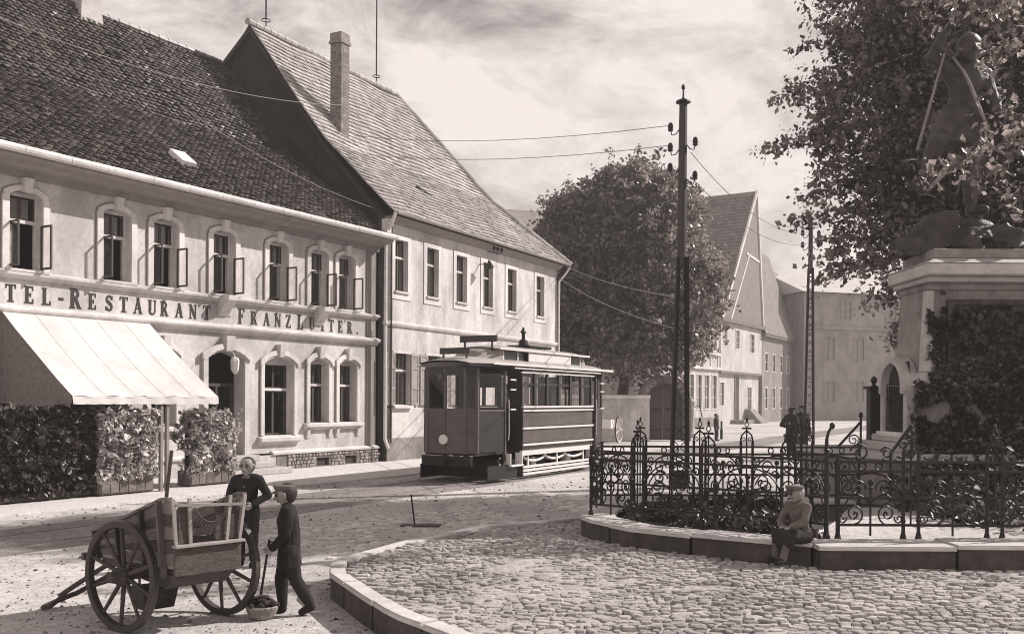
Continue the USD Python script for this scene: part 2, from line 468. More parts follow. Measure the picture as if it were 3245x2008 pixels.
def kerb_run(parent, line, width, z0, z1, mat_, seg=0.85, name='kerb_stone', chamfer=0.025):
    """separate stones along a polyline whose outer edge is the line; the stones lie to its right"""
    pts = [np.array(q, float) for q in line]
    d = [0.0]
    for a, b in zip(pts, pts[1:]):
        d.append(d[-1] + np.linalg.norm(b - a))
    tot = d[-1]; n = max(1, round(tot / seg))
    X = np.array([p[0] for p in pts]); Y = np.array([p[1] for p in pts])
    at = lambda s: np.array([np.interp(s, d, X), np.interp(s, d, Y)])
    cuts = np.linspace(0, tot, n + 1); cuts[1:-1] += rng.uniform(-0.1, 0.1, n - 1) * seg
    nrm = lambda s: (lambda t: np.array([t[1], -t[0]]) / np.linalg.norm(t))(at(min(s + 0.15, tot)) - at(max(s - 0.15, 0)))
    for a, b in zip(cuts, cuts[1:]):
        ga, gb = a + 0.008, b - 0.008
        sub = np.linspace(ga, gb, 4)
        dz = rng.uniform(-0.012, 0.012)
        poly = Polygon([tuple(at(s)) for s in sub] + [tuple(at(s) + nrm(s) * width) for s in sub[::-1]])
        if not poly.is_valid:
            poly = poly.buffer(0)
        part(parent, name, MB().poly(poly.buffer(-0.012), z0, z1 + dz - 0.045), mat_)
        m = MB().poly(poly, z1 + dz - 0.044, z1 + dz - 0.012)  # added thin pale slab, stands for the sunlit top of the stone
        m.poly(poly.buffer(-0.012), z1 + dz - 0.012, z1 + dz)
        part(parent, 'kerb_coping', m, KERB_LIT)


kerb_line = [(-0.2, 6.6), (-0.51, 7.06), (-0.97, 7.66), (-1.40, 8.55), (-1.83, 9.5), (-1.93, 10.16), (-1.30, 11.6), (-0.89, 12.2), (-0.4, 13.05), (0.9, 13.9), (2.6, 15.3)]
kerb_run(pv, kerb_line, 0.17, -0.02, PV_Z + 0.02, KERB_SHADE, 0.9)

# cobbles
gx, gy = np.meshgrid(np.arange(-2.1, 7.0, 0.05), np.arange(5.0, 15.6, 0.05), indexing='ij')
gz_ = PV_Z - 0.036 + 0.056 * np.clip(meshkit.fbm(np.stack([gx * 5.5, gy * 7.5, gx * 0], -1), 3, 9) - 0.18, 0, 0.62) + 0.012 * (meshkit.noise(np.stack([gx * .9, gy * .9, gx * 0], -1), 3) - .5)
_in = prep0 = __import__('shapely').contains_xy(pav.buffer(-0.16), gx, gy)
_id = np.arange(gx.size).reshape(gx.shape); q_ = _in[:-1, :-1] & _in[1:, :-1] & _in[1:, 1:] & _in[:-1, 1:] & (np.abs(gx[:-1, :-1]) < (gy[:-1, :-1] + .4) * .57)
part(pv, 'joint_sand', (np.stack([gx, gy, gz_], -1).reshape(-1, 3), np.stack([_id[:-1, :-1][q_], _id[1:, :-1][q_], _id[1:, 1:][q_], _id[:-1, 1:][q_]], -1)), PAVE_GAP, smooth=True, kind='stuff')
_an = np.arange(8) * PI / 4
STONE_F = []
for r in range(2):
    for j in range(8):
        k = (j + 1) % 8
        STONE_F += [(r * 8 + j, r * 8 + k, r * 8 + 8 + k), (r * 8 + j, r * 8 + 8 + k, r * 8 + 8 + j)]
STONE_F += [(16 + j, 16 + (j + 1) % 8, 24) for j in range(8)]
STONE_F = np.array(STONE_F)


def cobble(cx, cy, lx, ly, z, ang, h=0.06):
    """one rounded paving stone"""
    ex = rng.uniform(0.5, 1.0)
    sx = np.sign(np.cos(_an + PI / 8)) * np.abs(np.cos(_an + PI / 8)) ** ex * (0.92 + 0.16 * ex)
    sy = np.sign(np.sin(_an + PI / 8)) * np.abs(np.sin(_an + PI / 8)) ** ex * (0.92 + 0.16 * ex)
    j = 1 + rng.uniform(-0.20, 0.14, 8)
    P = np.stack([sx * lx / 2 * j, sy * ly / 2 * j], 1)
    c, s = math.cos(ang), math.sin(ang); P = P @ np.array([[c, s], [-s, c]])
    tilt = rng.uniform(-0.07, 0.07, 2)
    out = []
    for k, (f, dz) in enumerate(((1.0, -h), (0.985, -0.007), (0.88, 0.0))):
        q = P * f
        out.append(np.column_stack([q[:, 0] + cx, q[:, 1] + cy, z + dz + q @ tilt * (k > 0)]))
    out.append(np.array([[cx, cy, z + 0.003]]))
    return np.vstack(out)


island_outer = [(0.88, 12.41), (1.02, 11.95), (1.42, 11.22), (2.15, 10.63), (2.73, 10.24), (3.2, 10.02), (3.2, 9.86), (14, 9.86), (14, 17), (5, 14.9), (2.4, 14.6), (1.35, 13.9), (1.0, 13.2)]
island = Polygon(island_outer)
inner_pav = pav.buffer(-0.19).difference(island.buffer(0.02))
from shapely.prepared import prep
from shapely.geometry import Point
pin = prep(inner_pav)
stones = []
row = 0
y = 5.2
while y < 15.0:
    dy = 0.082 * (1 + 0.10 * math.sin(row * 1.3))
    x = -2.0 + (row % 2) * 0.07
    while x < 6.6:
        lx = rng.uniform(0.055, 0.145); ly = dy * rng.uniform(0.72, 1.02)
        wob = 0.10 * math.sin(x * 1.1 + y * 0.5) + 0.05 * math.sin(x * 2.7 - y)
        cx, cy = x + lx / 2, y + wob
        if abs(cx) < (cy + 0.3) * 0.56 and pin.contains(Point(cx, cy)):
            z = PV_Z + rng.normal(0, 0.007) + 0.02 * (meshkit.noise(np.array([cx * 0.8, cy * 0.8, 1.0])) - 0.5) * 2
            if rng.random() > 0.10:
                stones.append((cy, cobble(cx, cy + rng.normal(0, .013), lx * 0.96, ly, z, rng.normal(0, 0.22))))
        x += lx + rng.uniform(0.004, 0.016)
    y += dy; row += 1
stones.sort(key=lambda q: q[0])
vis = [q for q in stones if q[0] > 7.0]
near, rest = vis[:300], vis[300:]
for _, v in near:
    part(pv, 'cobblestone', (v, STONE_F), COBBLE)
m = MB()
for _, v in rest:
    m.add(v, STONE_F)
part(pv, 'cobblestones', m, COBBLE, kind='stuff')

# low worn cobbles showing through the packed road
m = MB(); n_st = 0
rd = Polygon([(-2.6, 9.0), (-2.1, 10.3), (-1.45, 11.8), (-0.6, 13.2), (0.8, 14.1), (2.6, 15.6), (4.5, 16.8), (6, 22), (1.6, 22), (-3.5, 14.4), (-4.4, 11)])
prd = prep(rd)
y = 9.0; row = 0
while y < 21.5:
    x = -4.6 + (row % 2) * 0.08
    while x < 6:
        lx = rng.uniform(0.12, 0.2)
        if prd.contains(Point(x, y)) and meshkit.noise(np.array([x * 0.7, y * 0.5, 5.0])) > 0.36:
            z = 0.008 + rng.uniform(-0.008, 0.014)
            m.add(cobble(x + lx / 2, y + 0.05 * math.sin(x * 1.3), lx, rng.uniform(0.09, 0.12), z, rng.normal(0, 0.15), 0.05), STONE_F)
        x += lx + rng.uniform(0.01, 0.05)
    y += 0.135; row += 1
ROADSTONE = mat('road_stone', 0.46, 0.9, 0.2, 4.0, 0.4, 40, island=0.25)
struct('road_cobbles', m, ROADSTONE, kind='stuff')

# grit, droppings and small stones scattered on the road
m = MB(); rg = np.random.default_rng(19)
tet = np.array([(0, 0, 0.6), (1, 0, -.2), (-.5, .87, -.2), (-.5, -.87, -.2), (0.2, 0.5, 0.25)])
for k in range(5200):
    yy = 7.0 + 17 * rg.random() ** 1.5; xx = rg.uniform(-0.54, 0.2) * yy
    if pav.contains(Point(xx, yy)) or pav.distance(Point(xx, yy)) < 0.02:
        continue
    s_ = rg.choice([0.008, 0.013, 0.02, 0.032], p=[.42, .38, .16, .04]) * (0.8 + yy / 24); a_ = rg.uniform(0, 6.28)
    m.hull(tet * (s_, s_ * rg.uniform(.6, 1), s_ * .7) @ rz(a_).T + (xx, yy, 0.004 + s_ * .1))
struct('road_grit', m, mat('road_grit', 0.14, 0.95, 0.5, 9.0, 0.5, 40, island=0.8), kind='stuff')
# ---------------------------------------------------------------- roofs made of tiles
def tile_field(parent, prof, s_left, s_right, w, ex, mat_, seed, near_key=None, n_near=0, lift=0.03, point=0.35, jit=0.012):
    """overlapping tiles on a roof whose slope is the polyline prof of (depth, height) from the eave up; s_left / s_right: functions of the fraction of slope length"""
    r = np.random.default_rng(seed)
    P = np.array(prof, float)
    seg = np.linalg.norm(np.diff(P, axis=0), axis=1); cum = np.concatenate([[0], np.cumsum(seg)]); L = cum[-1]
    rows = int(L / ex)
    out = []
    for k in range(rows):
        a = k * ex; b = min(a + ex * 1.25, L)
        pa = np.array([np.interp(a, cum, P[:, 0]), np.interp(a, cum, P[:, 1])]); pb = np.array([np.interp(b, cum, P[:, 0]), np.interp(b, cum, P[:, 1])])
        dr = (pb - pa) / np.linalg.norm(pb - pa); nr = np.array([-dr[1], dr[0]])
        x0, x1 = s_left(a / L), s_right(a / L)
        sag = 0.03 * math.sin(k * 0.23)
        x = x0 - (k % 2) * w / 2
        while x < x1:
            xa, xb = max(x, x0) + 0.004, min(x + w, x1) - 0.004
            x += w
            if xb - xa < w * 0.25:
                continue
            j = r.normal(0, jit, 4); wv = 0.025 * math.sin(xa * 0.9 + k * 0.12) + 0.02 * math.sin(xa * 2.3 - k * 0.31)
            lo = lift + abs(j[0]) + wv
            dx = r.normal(0, 0.006)
            pl = pa + dr * (j[1] * 0.6)
            q = lambda xx, p, h: (xx, p[0] + nr[0] * h, p[1] + nr[1] * h)
            pm = pl + dr * ex * point
            mid = (xa + xb) / 2 + dx
            v = [q(xa + dx, pm, lo + j[2] * 0.5), q(mid, pl, lo), q(xb + dx, pm, lo + j[3] * 0.5), q(xb, pb, wv + 0.008), q(xa, pb, wv + 0.008),
                 q(xa + dx, pm, wv - 0.01), q(mid, pl, lo - 0.026), q(xb + dx, pm, wv - 0.01)]
            f = [(0, 1, 2), (0, 2, 3), (0, 3, 4), (0, 6, 1), (0, 5, 6), (1, 6, 2), (6, 7, 2), (5, 0, 4), (2, 7, 3)]
            out.append(((near_key(mid, pa[0]) if near_key else 0), np.array(v), np.array(f)))
    if near_key:
        out.sort(key=lambda q: q[0])
    for _, v, f in out[:n_near]:
        part(parent, 'roof_tile', (v, f), mat_)
    m = MB()
    for _, v, f in out[n_near:]:
        m.add(v, f)
    return part(parent, 'roof_tiles', m, mat_, kind='stuff')


def ridge_tiles(parent, a, b, r, mat_, seg=0.36):
    a, b = np.asarray(a, float), np.asarray(b, float)
    n = max(1, int(np.linalg.norm(b - a) / seg)); d = (b - a) / n
    m = MB()
    for k in range(n):
        p = a + d * k
        m.tube([p - d * 0.06, p + d * 0.5, p + d * 1.0], [r * 1.08, r, r * 0.94], 8)
    return part(parent, 'ridge_tiles', m, mat_)


def pane_grid(parent_win, x0, x1, z0, z1, y, nx, nz, bar, frame_mat, glass=True, depth=0.04, edge=0.05):
    """a sash: one frame mesh and a pane for each light, facing -y at depth y"""
    m = MB()
    m.box(x0, x0 + edge, y, y + depth, z0, z1); m.box(x1 - edge, x1, y, y + depth, z0, z1)
    m.box(x0 + edge, x1 - edge, y, y + depth, z0, z0 + edge); m.box(x0 + edge, x1 - edge, y, y + depth, z1 - edge, z1)
    a, b, c, d = x0 + edge, x1 - edge, z0 + edge, z1 - edge
    for i in range(1, nx):
        x = a + (b - a) * i / nx; m.box(x - bar / 2, x + bar / 2, y + 0.003, y + depth - 0.003, c, d)
    for i in range(1, nz):
        z = c + (d - c) * i / nz; m.box(a, b, y + 0.006, y + depth - 0.006, z - bar / 2, z + bar / 2)
    part(parent_win, 'sash', m, frame_mat)
    if glass:
        for i in range(nx):
            for k in range(nz):
                xa, xb = a + (b - a) * i / nx, a + (b - a) * (i + 1) / nx
                za, zb = c + (d - c) * k / nz, c + (d - c) * (k + 1) / nz
                q = MB().add([(xa, y + depth / 2, za), (xb, y + depth / 2, za), (xb, y + depth / 2, zb), (xa, y + depth / 2, zb)], [(0, 1, 2, 3)])
                part(parent_win, 'pane', q, GLASS)


def drape(x0, x1, z0, z1, y, folds=3, amp=0.03, taper=0.0):
    n = 14; v = []
    for i in range(n + 1):
        u = i / n
        for k, z in enumerate((z1, (z0 + z1) / 2, z0)):
            x = x0 + (x1 - x0) * u * (1 - taper * (k / 2))
            v.append((x, y + amp * math.sin(u * folds * 2 * PI) * (0.5 + k / 3), z))
    f = []
    for i in range(n):
        for k in range(2):
            a = i * 3 + k; f.append((a, a + 1, a + 4, a + 3))
    return MB().add(v, f)


# ---------------------------------------------------------------- the hotel
H = thing('hotel', 'pale two storey hotel with dark tiled roof and painted name band', 'hotel', (HOTEL[0], HOTEL[1], 0), HROT)
UPW = [-11.45, -9.27, -7.92, -6.12, -4.20, -2.58, -1.40]
OP = [arch(c - 0.37, c + 0.37, 4.66, 6.20, 0.12) for c in UPW]
door_op = arch(-6.65, -5.43, 0.50, 3.02, 0.18)
G2 = arch(-4.72, -3.60, 0.98, 2.95, 0.18)
G3 = arch(-2.97, -2.18, 1.30, 3.02, 0.13)
G4 = arch(-1.73, -0.93, 1.30, 3.02, 0.13)
G1 = arch(-8.35, -7.62, 1.30, 3.02, 0.13)
SH1 = arch(-10.4, -9.2, 0.75, 3.05, 0.0)
SH2 = arch(-12.2, -10.9, 0.75, 3.05, 0.0)
fac = Polygon([(-17, 0.5), (0, 0.5), (0, 6.9), (-17, 6.9)])
fac = fac.difference(unary_union(OP + [door_op, G1, G2, G3, G4, SH1, SH2]))
w = MB().poly(fac, -0.36, 0.0, 'xz')
w.box(-17, 0, 0.36, 0.40, 0.0, 0.5)
w.box(-17, -16.7, 0.36, 12, 0, 6.9); w.box(-0.3, 0, 0.36, 12, 0, 6.9); w.box(-17, 0, 12, 12.3, 0, 6.9)
WALL = part(H, 'wall', w, PLASTER)
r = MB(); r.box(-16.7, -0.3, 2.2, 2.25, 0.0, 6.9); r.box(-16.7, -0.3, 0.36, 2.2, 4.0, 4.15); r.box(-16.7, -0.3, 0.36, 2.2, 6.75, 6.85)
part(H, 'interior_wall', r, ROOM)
# plinth of rubble with two cellar openings, and its pale coping
vents = [sbox(-2.72, 0.05, -2.19, 0.29), sbox(-1.50, 0.05, -0.97, 0.29)]
pl = sbox(-4.3, 0.0, 0.02, 0.45).difference(unary_union(vents))
part(H, 'plinth', MB().poly(pl, 0.0, 0.08, 'xz'), STONE_MID)
m = MB(); rr = np.random.default_rng(5)
z = 0.03
while z < 0.40:
    hgt = rr.uniform(0.07, 0.12); x = -3.9
    while x < -0.05:
        wd = rr.uniform(0.09, 0.2)
        if not any(v.buffer(0.02).intersects(sbox(x, z, x + wd, z + hgt)) for v in vents):
            m.cbox(x + 0.006, x + wd - 0.006, -0.11 - rr.uniform(0, 0.02), -0.07, z + 0.006, z + hgt - 0.006, 0.02)
        x += wd
    z += hgt
part(H, 'rubble_stones', m, RUBBLE, kind='stuff')
part(H, 'plinth_wall', MB().poly(sbox(-17, 0.0, -4.32, 0.45), 0.0, 0.075, 'xz'), PLASTER)
for v in vents:
    q = MB(); x0, z0, x1, z1 = v.bounds
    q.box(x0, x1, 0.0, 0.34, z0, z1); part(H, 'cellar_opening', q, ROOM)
m = MB(); m.profile([(0, 0.45), (0.13, 0.45), (0.14, 0.50), (0.03, 0.56), (0, 0.56)], -4.45, 0.03); m.profile([(0, 0.45), (0.13, 0.45), (0.14, 0.50), (0.03, 0.56), (0, 0.56)], -17, -7.4)
part(H, 'water_table', m, TRIM)
# corner strip, name band mouldings, main cornice, gutter
m = MB(); m.box(-0.47, -0.10, -0.05, 0, 0.57, 3.70); m.box(-0.47, -0.10, -0.05, 0, 3.93, 4.48); m.box(-0.47, -0.10, -0.05, 0, 4.64, 6.58)
part(H, 'corner_strip', m, STUCCO_GREY)
m = MB().profile([(0, 3.66), (0.05, 3.66), (0.07, 3.72), (0.16, 3.76), (0.18, 3.80), (0.18, 3.84), (0.03, 3.90), (0, 3.90)], -17, 0.02)
part(H, 'string_course', m, TRIM)
m = MB()
for a, b in ((-17, -6.33), (-5.98, -2.80), (-2.45, 0.02)):
    m.profile([(0, 4.46), (0.05, 4.46), (0.07, 4.51), (0.15, 4.54), (0.16, 4.59), (0.02, 4.64), (0, 4.64)], a, b)
part(H, 'sill_course', m, TRIM)
for c in (-6.155, -2.625):
    m = MB().profile([(0, 4.10), (0.06, 4.13), (0.13, 4.24), (0.34, 4.45), (0.42, 4.50), (0.44, 4.62), (0.0, 4.66)], c - 0.16, c + 0.16)
    part(H, 'console', m, TRIM)
m = MB().profile([(0, 6.58), (0.07, 6.58), (0.09, 6.66), (0.10, 6.70), (0.30, 6.74), (0.40, 6.80), (0.60, 6.83), (0.66, 6.90), (0.66, 6.94), (0, 6.94)], -17, 0.06)
part(H, 'cornice', m, STUCCO_GREY)
m = MB()
x = -17.0
while x < 0.05:
    x2 = min(x + 1.02, 0.1)
    m.tube([(x, -0.72, 6.99), (x2 - 0.01, -0.72, 6.99)], 0.085, 10)
    m.tube([(x2 - 0.03, -0.72, 6.99), (x2, -0.72, 6.99)], 0.093, 10)
    x = x2
part(H, 'gutter', m, TRIM)

LEAF_W = 0.36
for i, (c, op) in enumerate(zip(UPW, OP)):
    out = unary_union([sbox(c - 0.52, 4.64, c + 0.52, 6.18), arch(c - 0.49, c + 0.49, 6.0, 6.27, 0.16)]).difference(op)
    wn = part(H, 'window', MB().poly(out, 0.0, 0.055, 'xz'), TRIM)
    part(wn, 'painted_outline', MB().poly(out.union(op).buffer(0.035, join_style='mitre').difference(out.union(op)).intersection(sbox(-20, 4.645, 1, 7)), 0.0, 0.012, 'xz'), STUCCO_GREY)
    k = MB(); k.hexa([(c - 0.07, -0.11, 6.28), (c + 0.07, -0.11, 6.28), (c + 0.07, 0.0, 6.28), (c - 0.07, 0.0, 6.28)],
                     [(c - 0.105, -0.16, 6.57), (c + 0.105, -0.16, 6.57), (c + 0.105, 0.0, 6.57), (c - 0.105, 0.0, 6.57)])
    part(wn, 'keystone', k, TRIM)
    m = MB(); m.box(c - 0.37, c + 0.37, 0.17, 0.24, 5.66, 5.73)
    m.box(c - 0.37, c - 0.32, 0.19, 0.24, 4.66, 6.26); m.box(c + 0.32, c + 0.37, 0.19, 0.24, 4.66, 6.26); m.box(c - 0.32, c + 0.32, 0.19, 0.24, 6.22, 6.30)
    part(wn, 'transom_bar', m, TRIM)
    pane_grid(wn, c - 0.32, c + 0.32, 5.73, 6.22, 0.20, 2, 1, 0.06, FRAME_DARK, edge=0.025)
    part(wn, 'curtain', drape(c - 0.33, c - 0.10, 4.72, 5.64, 0.31, 2.5, 0.018), CURTAIN, smooth=True)
    part(wn, 'curtain', drape(c - 0.33, c + 0.25, 5.72, 6.2, 0.33, 3.5, 0.02), CURTAIN, smooth=True)
    part(wn, 'sill', MB().profile([(-0.19, 4.60), (0.17, 4.60), (0.18, 4.655), (-0.19, 4.70)], c - 0.45, c + 0.45), TRIM)
    # the lower leaves stand open, square to the wall (the second window has only its left one open)
    for sd in (-1, 1):
        if i == 1 and sd > 0:
            continue
        x = c + sd * 0.36 - (0.0175 if sd > 0 else 0.0175); m = MB(); y0, y1 = 0.02, -LEAF_W
        m.box(x, x + 0.035, y1, y1 + 0.04, 4.70, 5.64); m.box(x, x + 0.035, y0 - 0.035, y0, 4.70, 5.64)
        m.box(x, x + 0.035, y1 + 0.04, y0 - 0.035, 4.70, 4.745); m.box(x, x + 0.035, y1 + 0.04, y0 - 0.035, 5.60, 5.64)
        part(wn, 'casement', m, FRAME_DARK, label='open casement leaf standing out from the wall')
        part(wn, 'pane', MB().add([(x + 0.017, y1 + 0.03, 4.73), (x + 0.017, y0 - 0.03, 4.73), (x + 0.017, y0 - 0.03, 5.61), (x + 0.017, y1 + 0.03, 5.61)], [(0, 1, 2, 3)]), GLASS)


def ground_window(c0, c1, z0, zs, rise, surround=0.12, sill=True):
    c = (c0 + c1) / 2; op = arch(c0, c1, z0, zs, rise)
    out = unary_union([sbox(c0 - surround, z0, c1 + surround, zs + 0.02), arch(c0 - surround, c1 + surround, zs - 0.2, zs + 0.06, rise + 0.07)]).difference(op)
    wn = part(H, 'window', MB().poly(out, 0.0, 0.06, 'xz'), TRIM)
    part(wn, 'painted_outline', MB().poly(out.union(op).buffer(0.035, join_style='mitre').difference(out.union(op)).intersection(sbox(-20, z0 + 0.02, 1, zs - 0.1)), 0.0, 0.012, 'xz'), STUCCO_GREY)
    # hood moulding over the arch
    hood = arch(c0 - surround - 0.05, c1 + surround + 0.05, zs - 0.06, zs + 0.10, rise + 0.09).difference(arch(c0 - surround + 0.03, c1 + surround - 0.03, zs - 0.3, zs + 0.0, rise + 0.06))
    part(wn, 'hood_moulding', MB().poly(hood, 0.06, 0.11, 'xz'), TRIM)
    top = zs + rise
    k = MB(); k.hexa([(c - 0.075, -0.14, top + 0.0), (c + 0.075, -0.14, top), (c + 0.075, 0, top), (c - 0.075, 0, top)],
                     [(c - 0.11, -0.20, top + 0.34), (c + 0.11, -0.20, top + 0.34), (c + 0.11, 0, top + 0.34), (c - 0.11, 0, top + 0.34)])
    part(wn, 'keystone', k, TRIM)
    m = MB(); zt = z0 + (top - z0) * 0.57
    m.box(c0, c1, 0.17, 0.25, zt, zt + 0.07)
    m.box(c0, c0 + 0.05, 0.20, 0.26, z0, top); m.box(c1 - 0.05, c1, 0.20, 0.26, z0, top); m.box(c0 + 0.05, c1 - 0.05, 0.20, 0.26, zs - 0.03, top)
    part(wn, 'transom_bar', m, TRIM)
    pane_grid(wn, c0 + 0.05, c1 - 0.05, zt + 0.07, zs - 0.03, 0.21, 2, 1, 0.05, FRAME_DARK, edge=0.03)
    pane_grid(wn, c0 + 0.05, c1 - 0.05, z0 + 0.02, zt, 0.21, 2, 1, 0.07, FRAME_DARK, edge=0.04)
    part(wn, 'curtain', drape(c0 + 0.06, c0 + 0.06 + (c1 - c0) * 0.2, z0 + 0.1, zt - 0.05, 0.36, 2.0, 0.02), CURTAIN, smooth=True)
    return wn


for a in ((-4.72, -3.60, 0.98, 2.95, 0.18), (-2.97, -2.18, 1.30, 3.02, 0.13), (-1.73, -0.93, 1.30, 3.02, 0.13), (-8.35, -7.62, 1.30, 3.02, 0.13)):
    ground_window(*a)
for sx0, sx1 in ((-10.4, -9.2), (-12.2, -10.9)):
    wn = part(H, 'shop_window', MB().box(sx0, sx1, 0.06, 0.12, 2.30, 2.38), FRAME_DARK)
    pane_grid(wn, sx0, sx1, 0.75, 2.30, 0.07, 2, 1, 0.06, FRAME_DARK); pane_grid(wn, sx0, sx1, 2.38, 3.05, 0.07, 3, 1, 0.05, FRAME_DARK)
m = MB(); m.profile([(0, 1.10), (0.05, 1.10), (0.08, 1.16), (0.17, 1.19), (0.17, 1.26), (0, 1.30)], -3.18, -0.72)
for c in (-3.03, -2.12, -1.80, -0.87):
    m.profile([(0, 0.85), (0.05, 0.88), (0.10, 1.12), (0, 1.12)], c - 0.05, c + 0.05)
part(H, 'double_sill', m, TRIM)
m = MB(); m.profile([(0, 0.72), (0.06, 0.72), (0.07, 0.79), (0.16, 0.83), (0.17, 0.92), (0, 0.97)], -4.92, -3.40)
part(H, 'deep_sill', m, TRIM)
m = MB(); m.profile([(0, 1.10), (0.05, 1.10), (0.17, 1.19), (0.17, 1.26), (0, 1.30)], -8.55, -7.42)
part(H, 'sill', m, TRIM)
# arched doorway with a hanging lamp and steps
out = unary_union([sbox(-6.80, 0.50, -5.28, 3.04), arch(-6.80, -5.28, 2.8, 3.08, 0.25)]).difference(door_op)
D = part(H, 'doorway', MB().poly(out, 0.0, 0.07, 'xz'), TRIM)
hood = arch(-6.86, -5.22, 2.98, 3.14, 0.26).difference(arch(-6.75, -5.33, 2.7, 3.0, 0.26))
part(D, 'hood_moulding', MB().poly(hood, 0.07, 0.13, 'xz'), TRIM)
k = MB(); k.hexa([(-6.14, -0.15, 3.20), (-5.94, -0.15, 3.20), (-5.94, 0, 3.20), (-6.14, 0, 3.20)], [(-6.18, -0.22, 3.60), (-5.90, -0.22, 3.60), (-5.90, 0, 3.60), (-6.18, 0, 3.60)])
part(D, 'keystone', k, TRIM)
m = MB(); m.box(-6.62, -5.46, 0.33, 0.38, 2.30, 2.38); m.box(-6.62, -6.52, 0.33, 0.38, 0.5, 2.3); m.box(-5.56, -5.46, 0.33, 0.38, 0.5, 2.3); m.box(-6.07, -6.01, 0.33, 0.38, 0.5, 2.3)
part(D, 'door_frame', m, FRAME_DARK)
for a, b in ((-6.52, -6.07), (-6.01, -5.56)):
    q = MB(); q.box(a, b, 0.345, 0.37, 0.5, 1.35); q.box(a + 0.06, b - 0.06, 0.335, 0.345, 0.6, 1.25)
    part(D, 'door_leaf', q, WOOD_DARK)
    part(D, 'pane', MB().add([(a, 0.355, 1.37), (b, 0.355, 1.37), (b, 0.355, 2.29), (a, 0.355, 2.29)], [(0, 1, 2, 3)]), GLASS)
m = MB(); m.tube([(-6.05, -0.16, 3.22), (-6.05, -0.30, 3.16), (-6.05, -0.36, 3.05)], 0.012, 5)
m.lathe([(0.02, 0.0), (0.09, -0.03), (0.115, -0.10), (0.10, -0.34), (0.05, -0.42), (0.01, -0.46)], 6, (-6.05, -0.36, 3.06))
part(D, 'lantern', m, TRIM, label='white lantern hanging in the door arch')
S = [MB(), MB(), MB()]
S[0].cbox(-6.75, -4.75, -1.15, -0.08, 0.035, 0.19, 0.02); S[1].cbox(-6.70, -5.0, -0.78, -0.08, 0.19, 0.345, 0.02); S[2].cbox(-6.68, -5.2, -0.42, 0.36, 0.345, 0.50, 0.02)
for q in S:
    part(H, 'step', q, STONE)

# ---- the painted name: slab letters, a little proud of the band
def bar(a, b, w):
    from shapely.geometry import LineString
    return LineString([a, b]).buffer(w / 2, cap_style='flat')


def ser(x, z, w):
    return sbox(x - w / 2, z, x + w / 2, z + 0.075)


